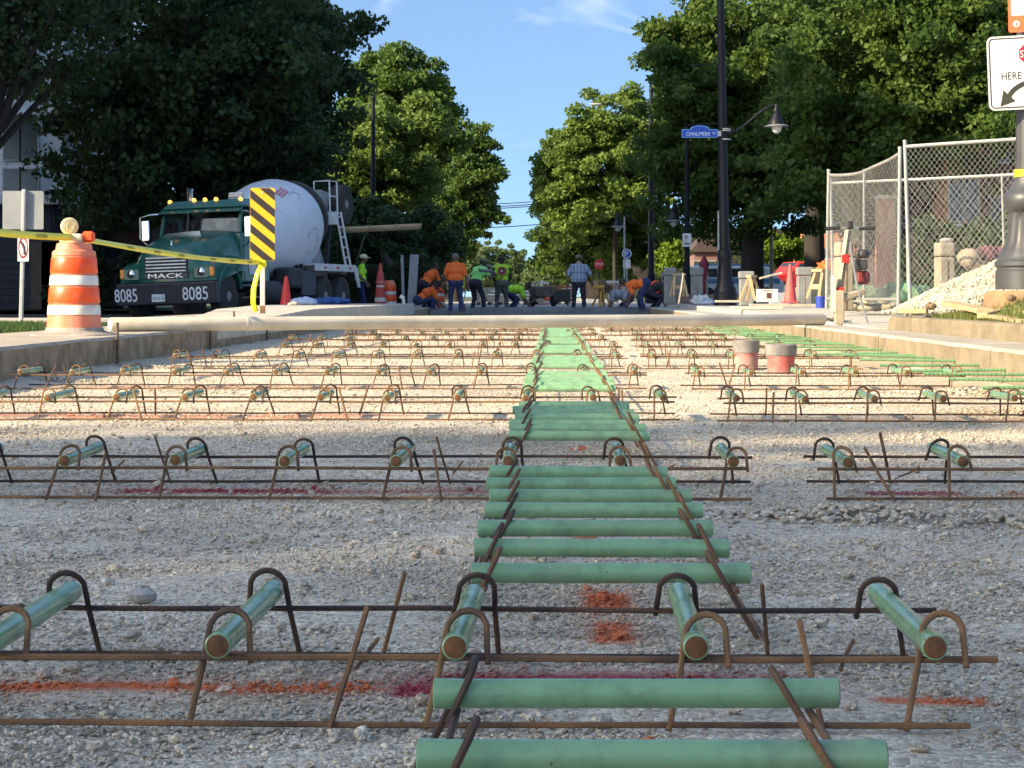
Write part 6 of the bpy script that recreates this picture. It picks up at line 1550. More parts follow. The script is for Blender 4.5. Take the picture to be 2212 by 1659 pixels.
for px0, py0, px1, py1, d, lab in ((1466, 655, 1476, 590, 45, 'thin grey timber stake standing in the right pavement'), (1690, 590, 1640, 602, 41, 'bent grey timber rail above the white box')):
    a, b2_ = P(px0, py0, d=d), P(px1, py1, d=d); tag(MB().tube([a, a.lerp(b2_, .5) + Vector((.01, 0, .01)), b2_], .022, 5).build('stake', M_GREYW), lab, 'stake')
for px0, px1, py, d, wz, m_, lab in ((1455, 1560, 645, 52, .22, M_PIN, 'long dark steel form lying on the right pavement'), (1545, 1610, 651, 45, .05, M_GREYW, 'flat weathered board under the tall lamp base'), (1620, 1760, 660, 37, .06, M_GREYW, 'long flat form board under the box and cone'), (1580, 1690, 671, 33, .05, M_CONC_WHITE, 'pale flat form board at the ramp edge')):
    a, b2_ = P(px0, py, d=d), P(px1, py, d=d); v = b2_ - a
    o = MB().box((0, 0, 0), (v.length, .28, wz)).build('form_board', m_, bevel=.006); o.location = (a + b2_) / 2; o.location.z = max(.335 + wz / 2, o.location.z); o.rotation_euler = (0, 0, math.atan2(v.y, v.x)); tag(o, lab, 'form board')
# buckets, helmet-like black can, orange vest on a post
c = P(1773, 650, d=33); t = empty('bucket', (c.x, c.y, .36), 0, 'small blue bucket with white rim by the fence foot', 'bucket')
MB().lathe([(.075, 0), (.09, .19), (.085, .195), (.07, .02), (.01, .02)], 18).build('pail', mat('bucket_blue', (.02, .05, .35), .5), t, smooth=True); MB().tube([(-.09, 0, .18), (0, -.05, .12), (.09, 0, .18)], .004, 5).build('bail', M_GALV, t)
c = P(1802, 640, d=32); t = empty('coil_reel', (c.x, c.y, .36), R(20), 'black round hose reel by the fence foot', 'reel')
MB().lathe([(.03, -.07), (.14, -.07), (.14, -.05), (.09, -.04), (.09, .04), (.14, .05), (.14, .07), (.03, .07)], 20, o=(0, 0, .15), q=Euler((0, R(80), 0)).to_quaternion()).build('reel', M_BLK, t, smooth=True); MB().box((.02, -.06, .04), (.1, .04, .05)).build('foot', M_YLW, t)
c = P(1798, 585, d=44); blob('orange_vest', (c.x, c.y, c.z), (.28, .1, .16), M_ORG, 'crumpled orange safety vest hung beyond the fence edge', 'vest', .3, seed=11)
tag(MB().box((c.x, c.y + .1, (c.z + .33) / 2), (.05, .05, c.z - .33 + .1)).build('vest_stake', M_GREYW), 'wooden stake holding the orange vest', 'stake')
c = P(1800, 612, d=46); tag(MB().box((0, 0, .45), (1.3, .4, .9)).build('dumpster', mat('dark_green_metal', (.05, .06, .05), .7), bevel=.04, loc=(c.x, c.y, .33)), 'dark green container beyond the orange vest', 'container')
c = P(1521, 580, d=62); tag(MB().tube([(0, 0, 0), (0, 0, .75), (0, 0, 1.28), (0, 0, 1.5), (0, 0, 1.55)], [.05, .05, .16, .05, .02], 12).build('folded_umbrella', mat('burgundy', (.17, .015, .03), .7), smooth=True, loc=(c.x, c.y, .28)), 'folded burgundy umbrella behind the grey stone posts', 'umbrella')
for px, py, d, lab in ((1850, 630, 30.5, 'green tarp mound behind the first fence panel'), (1948, 625, 27, 'grey green tarp bundle behind the fence posts')):
    c = P(px, py, d=d); blob('tarp_bundle', (c.x, c.y, .38), (.42, .3, .22), mat('green_tarp', (.17, .30, .15), .7, col2=(.1, .18, .1), scale=5), lab, 'tarp', .2, seed=int(px))
for k in range(16):
    c = P(1880 + rng.uniform(-30, 120), 640, d=26.2 + rng.uniform(-.8, 1.6)); s_ = rng.uniform(.05, .11); m_ = MB().ell((0, 0, s_ * .4), (s_ * 1.5, s_, s_ * .6), 10, 6); m_.v = [tuple(q_ * (1 + random.uniform(-.15, .15)) for q_ in v) for v in m_.v]
    o = m_.build('rubble_stone', M_STONE, loc=(c.x, c.y, .37 + (0 if k < 9 else .09))); o.rotation_euler = (0, 0, rng.uniform(0, 6)); tag(o, 'flat cream rubble stone in the heap behind the fence posts', 'rubble', 'rubble stones behind the fence')
c = P(1932, 575, d=29); t = empty('red_sign_panel', (c.x - .15, c.y, .36), R(30), 'faded red panel sign behind the first fence panel', 'panel')
MB().box((0, 0, .62), (.30, .02, .6)).build('panel', mat('faded_red', (.5, .13, .09), .7, col2=(.42, .2, .15), scale=5), t); MB().box((0, .03, .35), (.04, .03, .7)).build('leg', M_GREYW, t)
# ================================================================== VEHICLES BEYOND
def pickup():
    m = mat('truck_red', (.85, .03, .018), .25); gl = mat('dark_glass', (.03, .035, .04), .08); wb = mat('service_white', (.42, .46, .52), .5)
    c = P(1737, 640, d=100); t = empty('red_pickup', (c.x, c.y, .55), R(200), 'bright red pickup truck parked behind the stone posts', 'pickup truck')
    # local: front = +X
    body = MB(); prof = [(-2.6, .45), (2.5, .45), (2.62, .6), (2.6, .98), (2.35, 1.06), (1.25, 1.14), (.75, 1.72), (-.75, 1.78), (-.85, 1.12), (-2.6, 1.12)]
    body.prism([(x, z) for x, z in prof], 1.84, (0, -.92, 0), (1, 0, 0), (0, 0, 1), (0, 1, 0)).build('body', m, t, bevel=.08, seg=3)
    for s_ in (-1, 1):
        MB().prism([(1.05, 1.18), (.66, 1.64), (.05, 1.68), (.05, 1.18)], .01, (0, s_ * .925, 0), (1, 0, 0), (0, 0, 1), (0, s_, 0)).build('side_window', gl, t)
        MB().prism([(-.02, 1.18), (-.02, 1.68), (-.66, 1.68), (-.74, 1.18)], .01, (0, s_ * .925, 0), (1, 0, 0), (0, 0, 1), (0, s_, 0)).build('side_window', gl, t)
        for x in (1.6, -1.6):
            w_ = MB().lathe([(.2, -.11), (.34, -.11), (.38, -.07), (.38, .07), (.34, .11), (.2, .11)], 20, o=(x, s_ * .84, .38), q=Euler((R(90), 0, 0)).to_quaternion()).build('wheel', M_BLK, t, smooth=True)
            MB().lathe([(.21, .0), (.2, .115), (.05, .12)], 16, o=(x, s_ * .84, .38), q=Euler((R(-90 * s_), 0, 0)).to_quaternion()).build('rim', M_GALV, w_, smooth=True)
        MB().box((2.5, s_ * .7, .85), (.14, .35, .2)).build('headlight', M_WHS, t, bevel=.03)
    MB().prism([(1.2, 1.17), (.8, 1.68), (.79, 1.69), (1.19, 1.18)], 1.6, (0, -.8, 0), (1, 0, 0), (0, 0, 1), (0, 1, 0)).build('windshield', gl, t)
    MB().box((-1.75, 0, 1.55), (1.75, 1.86, .72)).build('camper_shell', wb, t, bevel=.04); MB().box((2.58, 0, .55), (.16, 1.8, .2)).build('bumper', M_GALV, t, bevel=.03)
    MB().tube([(-.6, -.8, 1.98), (-2.5, -.8, 1.98)], .05, 6).tube([(-.6, .8, 1.98), (-2.5, .8, 1.98)], .05, 6).box((-1.5, 0, 1.99), (.08, 1.7, .06)).build('roof_rack', M_BLK, t)
pickup()
def car():
    m = mat('van_blue', (.10, .22, .36), .3); gl = MATS['dark_glass']; wt = mat('van_white', (.62, .66, .70), .35)
    c = P(1585, 640, d=82); t = empty('blue_white_van', (c.x, c.y, .28), R(4), 'pale blue and white van parked behind the tall lamp base', 'van')
    MB().prism([(-1.9, .35), (1.9, .35), (1.95, .8), (1.75, 1.0), (1.35, 1.45), (1.1, 1.52), (-1.75, 1.52), (-1.9, 1.2)], 1.7, (0, -.85, 0), (1, 0, 0), (0, 0, 1), (0, 1, 0)).build('body', wt, t, bevel=.07, seg=3)
    MB().box((-.2, -.856, 1.23), (2.6, .012, .34)).build('side_window', gl, t); MB().box((-.1, 0, 1.55), (2.9, 1.6, .09)).build('roof', m, t, bevel=.03); MB().box((0, -.857, .9), (3.5, .012, .2)).build('stripe', m, t)
    text('00', .22, (.3, -.866, .62), (1, 0, 0), (0, 0, 1), M_INK, t, depth=.003, name='number')
    for x in (-1.2, 1.2):
        w_ = MB().lathe([(.18, -.1), (.3, -.1), (.33, -.06), (.33, .06), (.3, .1), (.18, .1)], 18, o=(x, -.78, .33), q=Euler((R(90), 0, 0)).to_quaternion()).build('wheel', M_BLK, t, smooth=True)
car()
# grey temporary wall / low hoarding and striped barricades far down the street
hw = empty('grey_hoarding', (0, 0, 0), 0, 'plain pale grey hoarding behind the grey stone posts', 'hoarding')
a, b_ = P(1428, 640, d=78), P(1490, 640, d=78); hw.location = (a.x, a.y, .25)
for k in range(3): MB().box((.5 + k * .62 - .2, 0, .62), (.60, .05, 1.24 + .02 * k)).build('panel', mat('hoarding_grey', (.38, .38, .37), .8, col2=(.33, .33, .32), scale=2), hw)
for px0, px1, d, lab, cols in ((1305, 1345, 76, 'low white rail barricade behind the plaid shirted man', 1), (1150, 1185, 82, 'far orange and white barricade board down the street', 0)):
    a, b_ = P(px0, 640, d=d), P(px1, 640, d=d); t = empty('barricade', (a.x, a.y, .25), 0, lab, 'barricade'); L_ = (b_ - a).length
    for k in range(5): MB().box((L_ * k / 4, 0, .45), (.05, .06, .9)).build('post', M_WHS, t)
    MB().box((L_ / 2, -.04, .86), (L_, .03, .08)).build('rail', M_WHS, t)
    for k in range(8): MB().box((L_ * (k + .5) / 8, -.03, .55), (L_ / 9, .02, .38)).build('slat', (M_ORG if k % 2 else M_WHS) if not cols else (M_GREYW if k % 3 else mat('slat_maroon', (.22, .05, .07), .8)), t)
# power lines far down the street
for z0, z1, d, lab in ((13.5 - 3.4, 14.1 - 3.4, 205, 'upper'), (9.6, 10.2, 200, 'second'), (9.3, 9.95, 198, 'third'), (7.2, 7.75, 190, 'lowest')):
    a, b_ = P(800, 640, d=d), P(1420, 640, d=d); a.z, b_.z = z0 - .7, z1 + .5
    tag(MB().tube([a, (a + b_) / 2 - Vector((0, 0, .15)), b_], .045, 5).build('power_line', M_NAVYPOLE), f'thin dark power line crossing the sky gap, {lab} of the wires', 'power line')

# ================================================================== BUILDINGS
M_SHING = mat('white_shingle', (.82, .87, .92), .7, col2=(.70, .76, .82), scale=3, bump=.2, bscale=20)
M_SIDING = mat('dark_siding', (.045, .055, .08), .7, col2=(.035, .042, .06), scale=3)
M_WIN = mat('window_glass', (.05, .06, .06), .08, spec=.6)
M_TRIM = mat('white_trim', (.58, .60, .62), .6)
def left_building():
    d = 62.0; x1 = P(136, 640, d=d).x; y = P(60, 640, d=d).y; zb = P(0, 447, d=d).z; W_ = 26.0; H = 17.0
    t = empty('shingled_building', (x1 - W_ / 2, y, .1), 0, 'pale shingled apartment building above dark siding, left of the big dark tree', 'building')
    MB().box((0, 5.2, (H + zb) / 2), (W_, 10, H - zb)).build('upper_wall', M_SHING, t)
    MB().box((0, 5.6, zb / 2 - .05), (W_ - .8, 10, zb)).build('ground_wall', M_SIDING, t)
    MB().box((0, 5.2, H + .2), (W_ + .5, 10.6, .4)).build('roof', M_SIDING, t)
    # individual shingle panels near the visible corner
    sm = MB().box((0, 0, 0), (.86, .035, .40)).mesh('shingle', M_SHING)
    rows = int((H - zb - 3) / .43)
    for r_ in range(rows):
        for k in range(7):
            x = W_ / 2 - .45 - k * .90 - (.45 if r_ % 2 else 0)
            if x < W_ / 2 - 5.6: continue
            z = zb + .25 + r_ * .43
            inst('shingle', sm, t, (x, .175, z), (R(5), rng.uniform(-.01, .01), rng.uniform(-.01, .01)))
    lap = MB().box((0, 0, 0), (9, .03, .20)).mesh('siding_board', M_SIDING)
    for k in range(int(zb / .22)): inst('siding_board', lap, t, (W_ / 2 - 5.0, .58, .15 + k * .22), (R(5), 0, 0))
    for px in (24, 62):
        xx = P(px, 640, d=d).x - (x1 - W_ / 2)
        for z, h in ((zb + .72, .85), (zb + 2.1, 1.5), (zb + 4.6, 2.4), (zb + 7.6, 2.4)):
            f = MB().box((xx, .12, z), (.62, .14, h)).build('window', M_TRIM, t); MB().box((xx, .04, z), (.50, .03, h - .12)).build('pane', M_WIN, f)
    for k, px in enumerate((86, 110)):
        xx = P(px, 640, d=d).x - (x1 - W_ / 2)
        f = MB().box((xx, .50, 1.1), (.8, .14, 2.1)).build('door', mat('door_brown', (.12, .08, .06), .6), t)
    rl = MB()
    for k in range(14): rl.tube([(W_ / 2 - 5 + k * .25, -.8, 0), (W_ / 2 - 5 + k * .25, -.8, 1.0)], .018, 5)
    rl.tube([(W_ / 2 - 5, -.8, 1.0), (W_ / 2 - 1.7, -.8, 1.0)], .025, 6); rl.build('railing', M_BLK, t)
left_building()

M_BRICK = mat('red_brick', (.56, .23, .12), .9, col2=(.42, .16, .085), scale=3, bump=.3, bscale=40)  # raised red stands in for sunlight on the shaded wing
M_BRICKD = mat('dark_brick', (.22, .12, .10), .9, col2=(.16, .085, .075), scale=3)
M_STUC = mat('cream_stucco', (.55, .46, .33), .9, col2=(.46, .38, .27), scale=4)
M_TIMB = mat('dark_timber', (.06, .04, .035), .8)
def house_wall(name, label, px0, px1, d, ztop, m, wins, depth=9.0, rz=0.0, half=None, gable=0.0, tower=False):
    a, b_ = P(px0, 640, d=d), P(px1, 640, d=d); L_ = (b_ - a).length; t = empty(name, (a.x, a.y, .2), rz, label, 'building')
    MB().box((L_ / 2, depth / 2, ztop / 2), (L_, depth, ztop)).build('wall', m, t)
    if gable:
        MB().add([(-.3, -.3, ztop), (L_ + .3, -.3, ztop), (L_ + .3, depth + .3, ztop), (-.3, depth + .3, ztop), (L_ / 2, -.3, ztop + gable), (L_ / 2, depth + .3, ztop + gable)], [(0, 4, 5, 3), (1, 2, 5, 4), (0, 1, 4), (2, 3, 5), (0, 3, 2, 1)]).build('roof', M_TIMB, t)
    else: MB().box((L_ / 2, depth / 2, ztop + .15), (L_ + .5, depth + .5, .3)).build('roof', M_TIMB, t)
    for x, z, w_, h in wins:
        f = MB().box((x * L_, -.03, z), (w_ + .12, .12, h + .12)).build('window', mat('dull_trim', (.30, .29, .27), .7), t); MB().box((x * L_, -.10, z), (w_, .03, h)).build('pane', M_WIN, f); MB().box((x * L_, -.10, z - h / 2 - .13), (w_ + .3, .2, .07)).build('sill', M_TRIM, f)
    if half:
        for x, z, w_, h, r_ in half: MB().box((x * L_, -.05, z), (w_, .10, h), (0, r_, 0)).build('timber_beam', M_TIMB, t)
    return t
house_wall('brick_house', 'red brick wing in sunlit colour behind the chain link fence', 2042, 2118, 58, 4.4, M_BRICK, [(.28, 3.2, .35, 1.3), (.72, 3.2, .35, 1.3)], depth=2)
hs = [(.5, 2.2, 1.5, .12, 0), (.25, 2.8, .12, 1.2, 0), (.55, 2.8, .12, 1.2, 0), (.85, 2.8, .12, 1.2, 0), (.5, 3.45, 1.5, .12, 0), (.5, 1.9, 1.6, .2, 0)]
house_wall('half_timbered_house', 'cream half timbered front with window unit behind the fence', 1925, 2030, 62, 4.6, M_STUC, [(.38, 3.15, .55, .8), (.72, 3.15, .4, .8)], half=hs, depth=4, gable=1.6)
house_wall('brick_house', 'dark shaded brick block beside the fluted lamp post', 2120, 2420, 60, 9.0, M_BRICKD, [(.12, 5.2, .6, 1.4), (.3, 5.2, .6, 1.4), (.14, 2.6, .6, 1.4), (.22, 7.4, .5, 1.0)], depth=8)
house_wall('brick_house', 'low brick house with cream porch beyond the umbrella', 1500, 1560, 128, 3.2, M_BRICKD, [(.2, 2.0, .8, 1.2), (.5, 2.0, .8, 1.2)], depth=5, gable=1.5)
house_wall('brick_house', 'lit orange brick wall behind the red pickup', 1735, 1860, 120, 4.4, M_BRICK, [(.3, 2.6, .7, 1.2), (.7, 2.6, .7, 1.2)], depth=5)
ch_ = P(1912, 640, d=56); t = empty('brick_chimney', (ch_.x, ch_.y, .2), R(10), 'tall lit brick chimney stack behind the first fence panel', 'chimney')
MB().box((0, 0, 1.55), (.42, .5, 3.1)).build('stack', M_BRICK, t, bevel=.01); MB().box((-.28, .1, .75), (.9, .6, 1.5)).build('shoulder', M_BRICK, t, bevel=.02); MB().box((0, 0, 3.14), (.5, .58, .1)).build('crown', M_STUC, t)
c = P(2015, 640, d=61.4); 
# left far houses glimpsed in the shade behind the truck
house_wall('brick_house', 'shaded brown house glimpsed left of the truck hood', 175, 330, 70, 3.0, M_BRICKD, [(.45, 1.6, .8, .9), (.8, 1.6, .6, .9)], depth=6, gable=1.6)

# neighbours out of frame whose shade falls on the site
def block(name, label, x0, x1, y0, y1, h, m, fl=3.2, bay=3.0, rz=0.0):
    t = empty(name, ((x0 + x1) / 2, (y0 + y1) / 2, 0), rz, label, 'building'); w_, dp = x1 - x0, y1 - y0
    MB().box((0, 0, h / 2 - .15), (w_, dp, h + .3 - .3)).build('wall', m, t); MB().box((0, 0, h + .12), (w_ + .6, dp + .6, .3)).build('roof', M_CONC, t)
    pm = MB().box((0, 0, 0), (.08, bay * .55, fl * .5)).mesh('window', M_WIN)
    for k in range(int(h / fl)):
        for j in range(int(dp / bay)): inst('window', pm, t, (w_ / 2 + .02, -dp / 2 + bay * (j + .5), fl * (k + .55)))
block('apartment_tower', 'tall brick apartment tower standing left of the site', -40, -28, 27, 52, 28.2, M_BRICKD)

# ================================================================== TREES
M_BARK = mat('bark', (.040, .031, .025), .95, col2=(.022, .018, .015), scale=6, bump=.8, bscale=14, stretch=(1, 1, .3))
LF_DARK = leaf_mat('leaf_shaded', (.016, .036, .016), (.060, .105, .032), .3)  # shade of the dark crowns is put into this leaf colour
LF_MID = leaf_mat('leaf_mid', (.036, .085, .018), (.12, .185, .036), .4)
LF_LIT = leaf_mat('leaf_sunlit', (.080, .140, .028), (.185, .265, .055), .40)  # brighter copy, sunlight on the lit crowns put into the colour
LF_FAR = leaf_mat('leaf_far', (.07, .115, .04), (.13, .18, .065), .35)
def leaves_mesh(name, ells, n_leaf, leaf, clump_r, m, seed, clumps=260, flat=.8):
    g = np.random.default_rng(seed)
    vol = np.array([e[3] * e[4] * e[5] for e in ells]); pk = g.choice(len(ells), clumps, p=vol / vol.sum())
    d = g.normal(0, 1, (clumps, 3)); d /= np.linalg.norm(d, axis=1)[:, None]; r_ = g.random(clumps) ** .42
    E = np.array(ells); cc = E[pk, :3] + d * r_[:, None] * E[pk, 3:6] * (1 + .12 * g.normal(0, 1, (clumps, 1)))
    cr_ = clump_r * g.uniform(.55, 1.35, clumps)
    w_ = cr_ ** 2; ci = g.choice(clumps, n_leaf, p=w_ / w_.sum())
    off = g.normal(0, 1, (n_leaf, 3)); off /= np.linalg.norm(off, axis=1)[:, None]; off *= (g.random(n_leaf) ** .5)[:, None] * cr_[ci][:, None]; off[:, 2] *= flat * .75
    off[:, 2] -= .12 * (off[:, 0] ** 2 + off[:, 1] ** 2) / clump_r
    c = cc[ci] + off
    nr = g.normal(0, 1, (n_leaf, 3)); nr[:, 2] += .35; nr /= np.linalg.norm(nr, axis=1)[:, None]
    t = np.cross(nr, g.normal(0, 1, (n_leaf, 3))); t /= np.linalg.norm(t, axis=1)[:, None]; b = np.cross(nr, t)
    s_ = leaf * .82 * g.uniform(.6, 1.35, n_leaf)[:, None]
    v = np.empty((n_leaf, 4, 3)); v[:, 0] = c - t * s_ * .55; v[:, 1] = c - b * s_ * .36 + nr * s_ * .08; v[:, 2] = c + t * s_ * .55; v[:, 3] = c + b * s_ * .36 + nr * s_ * .08
    me = bpy.data.meshes.new(name); me.vertices.add(n_leaf * 4); me.vertices.foreach_set('co', v.astype(np.float32).ravel())
    me.loops.add(n_leaf * 4); me.loops.foreach_set('vertex_index', np.arange(n_leaf * 4, dtype=np.int32)); me.polygons.add(n_leaf)
    me.polygons.foreach_set('loop_start', np.arange(0, n_leaf * 4, 4, dtype=np.int32)); me.update(calc_edges=True); me.materials.append(m)
    return me, cc
def tree(label, base, ells, n, leaf, clump, m, seed, trunk_r=.3, clumps=260, name='broadleaf_tree', group=None, limbs=9, top=None):
    """ells: world centres and radii"""
    bx, by, bz = base; loc = [(e[0] - bx, e[1] - by, e[2] - bz, e[3], e[4], e[5]) for e in ells]
    t = empty(name, base, 0, label, 'tree', group)
    me, cc = leaves_mesh('crown', loc, n, leaf, clump, m, seed, clumps); inst('crown', me, t)
    g = random.Random(seed); zt = top or (max(e[2] for e in loc))
    tr = MB(); pts = [Vector((0, 0, -.3)), Vector((g.uniform(-.1, .1), 0, zt * .3)), Vector((g.uniform(-.3, .3) + loc[0][0] * .4, loc[0][1] * .4, zt * .65)), Vector((loc[0][0] * .9, loc[0][1] * .9, zt * 1.05))]
    tr.tube(pts, [trunk_r * 1.25, trunk_r, trunk_r * .7, trunk_r * .2], 10)
    for k in range(limbs):
        a = pts[1].lerp(pts[3], g.uniform(.1, .8)); e = Vector(cc[g.randrange(len(cc))]); mid = a.lerp(e, .5) + Vector((0, 0, g.uniform(-.2, .5)))
        tr.tube([a, mid, e], [trunk_r * .42, trunk_r * .24, trunk_r * .06], 6)
    tr.build('trunk', M_BARK, t, smooth=True)
    return t
def E(px, py, d, rx, ry, rz): c = P(px, py, d=d); return (c.x, c.y, c.z, rx, ry, rz)
def base(px, d, z=.12): c = P(px, 640, d=d); return (c.x, c.y, z)
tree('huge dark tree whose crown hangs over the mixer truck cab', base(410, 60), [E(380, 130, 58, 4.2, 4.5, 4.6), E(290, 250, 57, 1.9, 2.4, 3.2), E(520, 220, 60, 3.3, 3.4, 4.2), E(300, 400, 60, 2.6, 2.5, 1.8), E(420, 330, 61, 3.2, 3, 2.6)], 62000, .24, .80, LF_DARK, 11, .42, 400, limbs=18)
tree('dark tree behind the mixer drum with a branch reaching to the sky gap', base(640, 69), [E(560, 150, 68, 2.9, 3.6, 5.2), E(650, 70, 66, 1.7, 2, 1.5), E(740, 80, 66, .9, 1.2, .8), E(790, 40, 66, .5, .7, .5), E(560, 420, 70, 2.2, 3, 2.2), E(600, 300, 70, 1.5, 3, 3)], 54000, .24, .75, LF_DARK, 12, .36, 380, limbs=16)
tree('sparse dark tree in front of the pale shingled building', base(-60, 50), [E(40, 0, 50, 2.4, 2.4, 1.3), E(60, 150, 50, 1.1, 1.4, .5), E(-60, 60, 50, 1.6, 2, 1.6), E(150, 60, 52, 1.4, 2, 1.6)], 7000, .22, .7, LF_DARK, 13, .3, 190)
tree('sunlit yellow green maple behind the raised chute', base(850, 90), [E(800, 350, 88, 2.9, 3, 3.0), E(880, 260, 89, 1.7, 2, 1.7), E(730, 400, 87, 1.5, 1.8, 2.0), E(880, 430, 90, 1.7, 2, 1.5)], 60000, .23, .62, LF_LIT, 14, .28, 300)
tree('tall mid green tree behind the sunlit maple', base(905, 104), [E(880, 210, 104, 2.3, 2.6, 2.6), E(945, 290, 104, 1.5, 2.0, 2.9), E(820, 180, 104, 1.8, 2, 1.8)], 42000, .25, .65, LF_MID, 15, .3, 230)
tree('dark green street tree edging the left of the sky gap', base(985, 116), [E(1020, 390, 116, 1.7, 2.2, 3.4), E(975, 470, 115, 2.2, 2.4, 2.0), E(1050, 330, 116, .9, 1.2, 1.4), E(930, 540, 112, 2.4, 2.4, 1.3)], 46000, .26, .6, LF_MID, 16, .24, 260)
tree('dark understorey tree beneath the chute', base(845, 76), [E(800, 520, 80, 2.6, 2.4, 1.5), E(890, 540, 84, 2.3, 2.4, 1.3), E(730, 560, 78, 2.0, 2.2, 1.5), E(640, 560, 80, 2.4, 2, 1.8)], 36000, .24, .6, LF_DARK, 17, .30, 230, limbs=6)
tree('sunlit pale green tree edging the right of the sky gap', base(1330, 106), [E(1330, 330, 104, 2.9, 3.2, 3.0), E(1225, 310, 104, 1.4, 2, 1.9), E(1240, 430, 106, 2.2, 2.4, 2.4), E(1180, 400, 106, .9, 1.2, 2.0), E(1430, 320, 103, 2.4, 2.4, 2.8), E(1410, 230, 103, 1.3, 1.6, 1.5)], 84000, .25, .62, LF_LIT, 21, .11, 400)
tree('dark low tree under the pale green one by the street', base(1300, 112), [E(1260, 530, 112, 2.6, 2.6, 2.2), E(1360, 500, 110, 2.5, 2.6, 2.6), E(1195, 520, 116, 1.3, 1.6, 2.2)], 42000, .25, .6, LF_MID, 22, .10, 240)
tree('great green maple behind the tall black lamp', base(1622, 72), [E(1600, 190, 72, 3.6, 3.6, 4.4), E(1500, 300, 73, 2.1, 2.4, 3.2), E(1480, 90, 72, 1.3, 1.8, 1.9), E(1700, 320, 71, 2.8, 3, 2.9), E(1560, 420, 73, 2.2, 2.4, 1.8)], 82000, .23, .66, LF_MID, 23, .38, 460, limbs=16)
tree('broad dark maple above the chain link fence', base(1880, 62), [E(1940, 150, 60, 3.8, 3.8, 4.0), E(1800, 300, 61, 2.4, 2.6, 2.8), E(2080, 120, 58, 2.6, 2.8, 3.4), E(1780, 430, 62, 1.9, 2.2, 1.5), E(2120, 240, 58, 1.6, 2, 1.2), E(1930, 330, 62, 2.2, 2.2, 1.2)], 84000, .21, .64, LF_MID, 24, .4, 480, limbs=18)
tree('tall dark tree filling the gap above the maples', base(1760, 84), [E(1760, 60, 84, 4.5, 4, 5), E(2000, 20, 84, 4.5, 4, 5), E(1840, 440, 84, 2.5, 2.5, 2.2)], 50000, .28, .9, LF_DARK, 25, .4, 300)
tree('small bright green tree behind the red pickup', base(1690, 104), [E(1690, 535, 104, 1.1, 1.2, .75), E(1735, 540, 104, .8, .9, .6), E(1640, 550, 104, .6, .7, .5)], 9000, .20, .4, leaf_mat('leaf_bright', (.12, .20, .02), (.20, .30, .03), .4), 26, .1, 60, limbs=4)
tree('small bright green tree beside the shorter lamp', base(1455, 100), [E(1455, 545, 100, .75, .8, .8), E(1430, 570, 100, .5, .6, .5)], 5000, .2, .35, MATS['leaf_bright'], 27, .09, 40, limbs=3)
for i, (px, py, d, r_, lab) in enumerate(((1090, 575, 260, 2.6, 'pale distant tree left of the street end'), (1125, 580, 290, 2.9, 'pale distant tree closing the street end'), (1048, 560, 220, 2.6, 'distant grey green tree behind the vested man'), (1165, 600, 210, 1.5, 'distant bright shrub like tree at the street end'), (1030, 590, 170, 1.8, 'mid distance tree behind the mint worker'), (1192, 590, 180, 1.4, 'mid distance tree right of the street end'))):
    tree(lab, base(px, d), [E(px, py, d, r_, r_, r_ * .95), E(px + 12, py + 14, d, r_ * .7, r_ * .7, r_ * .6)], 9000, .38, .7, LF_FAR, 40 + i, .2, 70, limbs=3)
def hedge(label, px0, px1, d, h, m, seed, n=16000, dep=1.0):
    a, b_ = P(px0, 640, d=d), P(px1, 640, d=d); L_ = (b_ - a).length; t = empty('clipped_hedge', (a.x, a.y, .25), 0, label, 'hedge')
    k = max(2, int(L_ / .8)); me, cc = leaves_mesh('foliage', [(L_ * (i + .5) / k, 0, h * .52, L_ / k * .62, dep * .5, h * .5) for i in range(k)], n, .13, .34, m, seed, 40 * k, .9); inst('foliage', me, t)
    MB().box((L_ / 2, 0, h * .42), (L_ * .96, dep * .45, h * .8)).build('twigs', M_BARK, t)
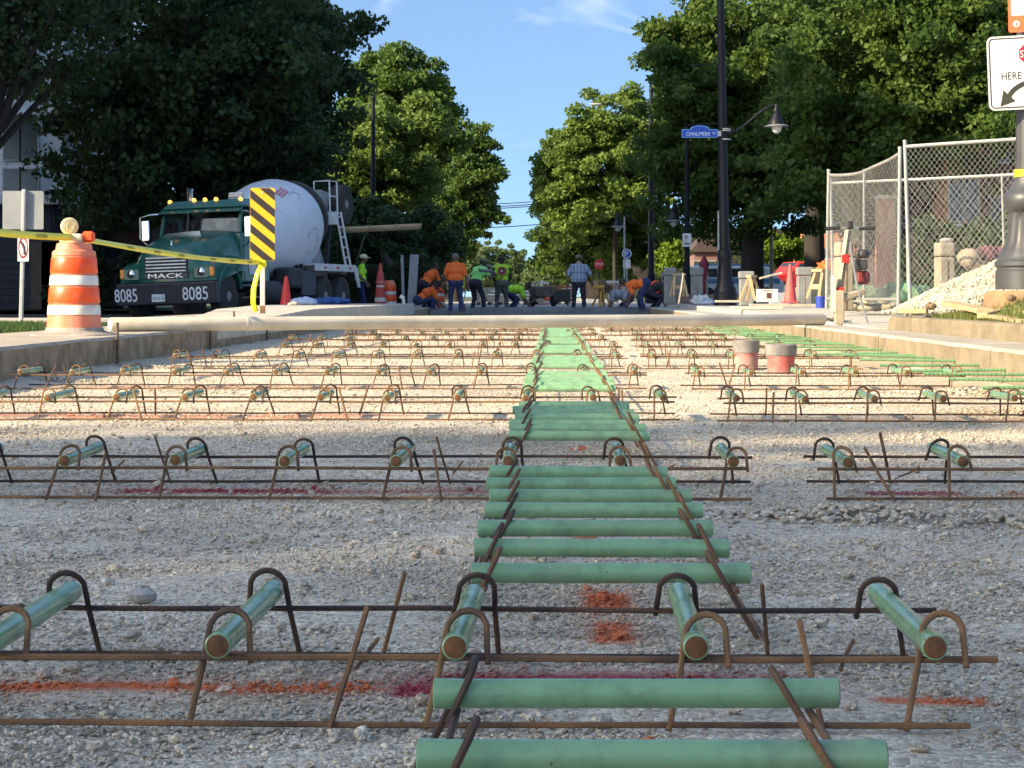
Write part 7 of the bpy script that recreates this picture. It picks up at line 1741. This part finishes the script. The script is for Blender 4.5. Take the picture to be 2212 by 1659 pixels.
hedge('dark hedge behind the chain link fence and stone post', 1960, 2300, 44, 2.1, LF_DARK, 61, 26000)
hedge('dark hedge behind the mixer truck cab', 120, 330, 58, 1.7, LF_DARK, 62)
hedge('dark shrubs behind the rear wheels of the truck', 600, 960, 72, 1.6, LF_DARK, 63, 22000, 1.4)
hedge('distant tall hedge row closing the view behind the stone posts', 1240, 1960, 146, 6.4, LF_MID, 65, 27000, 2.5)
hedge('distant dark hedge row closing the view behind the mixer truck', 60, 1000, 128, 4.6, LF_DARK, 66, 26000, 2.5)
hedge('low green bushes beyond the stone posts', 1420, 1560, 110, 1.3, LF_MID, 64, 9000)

# street trees left behind the photographer: their shade lies over the near half of the bed
for i, (x, y, z, rx, ry, rz) in enumerate(((-35.0, -12.6, 14.2, 5.0, 4.6, 4.6), (-28.0, -13.2, 14.0, 5.2, 4.9, 4.8), (-21.0, -14.6, 13.6, 5.2, 5.0, 4.8), (-15.5, -15.5, 12.0, 4.6, 5.0, 4.6))):
    y += 1.0
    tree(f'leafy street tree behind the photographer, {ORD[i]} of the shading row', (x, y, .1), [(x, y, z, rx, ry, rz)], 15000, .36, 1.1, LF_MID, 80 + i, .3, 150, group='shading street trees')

# pallets of pavers and form boards stacked beyond the crew
for px, d, rows, m_, lab in ((1138, 74, 4, M_STUC, 'pallet stack of pale pavers beyond the bent lime worker'), (1205, 79, 5, M_BRICK, 'pallet stack of reddish pavers left of the plaid shirted man'), (1060, 70, 4, M_STUC, 'low stack of tan form boards behind the grey hose')):
    c = P(px, 640, d=d); t = empty('paver_pallet', (c.x, c.y, .25), R(12), lab, 'pallet')
    for k in range(3): MB().box((-.4 + .4 * k, 0, .05), (.1, .8, .1)).build('pallet_bearer', M_GREYW, t)
    pv = MB().box((0, 0, 0), (.36, .7, .12)).mesh('paver', m_)
    for r_ in range(rows):
        for k in range(3): inst('paver', pv, t, (-.4 + .4 * k + rng.uniform(-.03, .03), rng.uniform(-.03, .03), .165 + .13 * r_), (0, 0, rng.uniform(-.05, .05)))
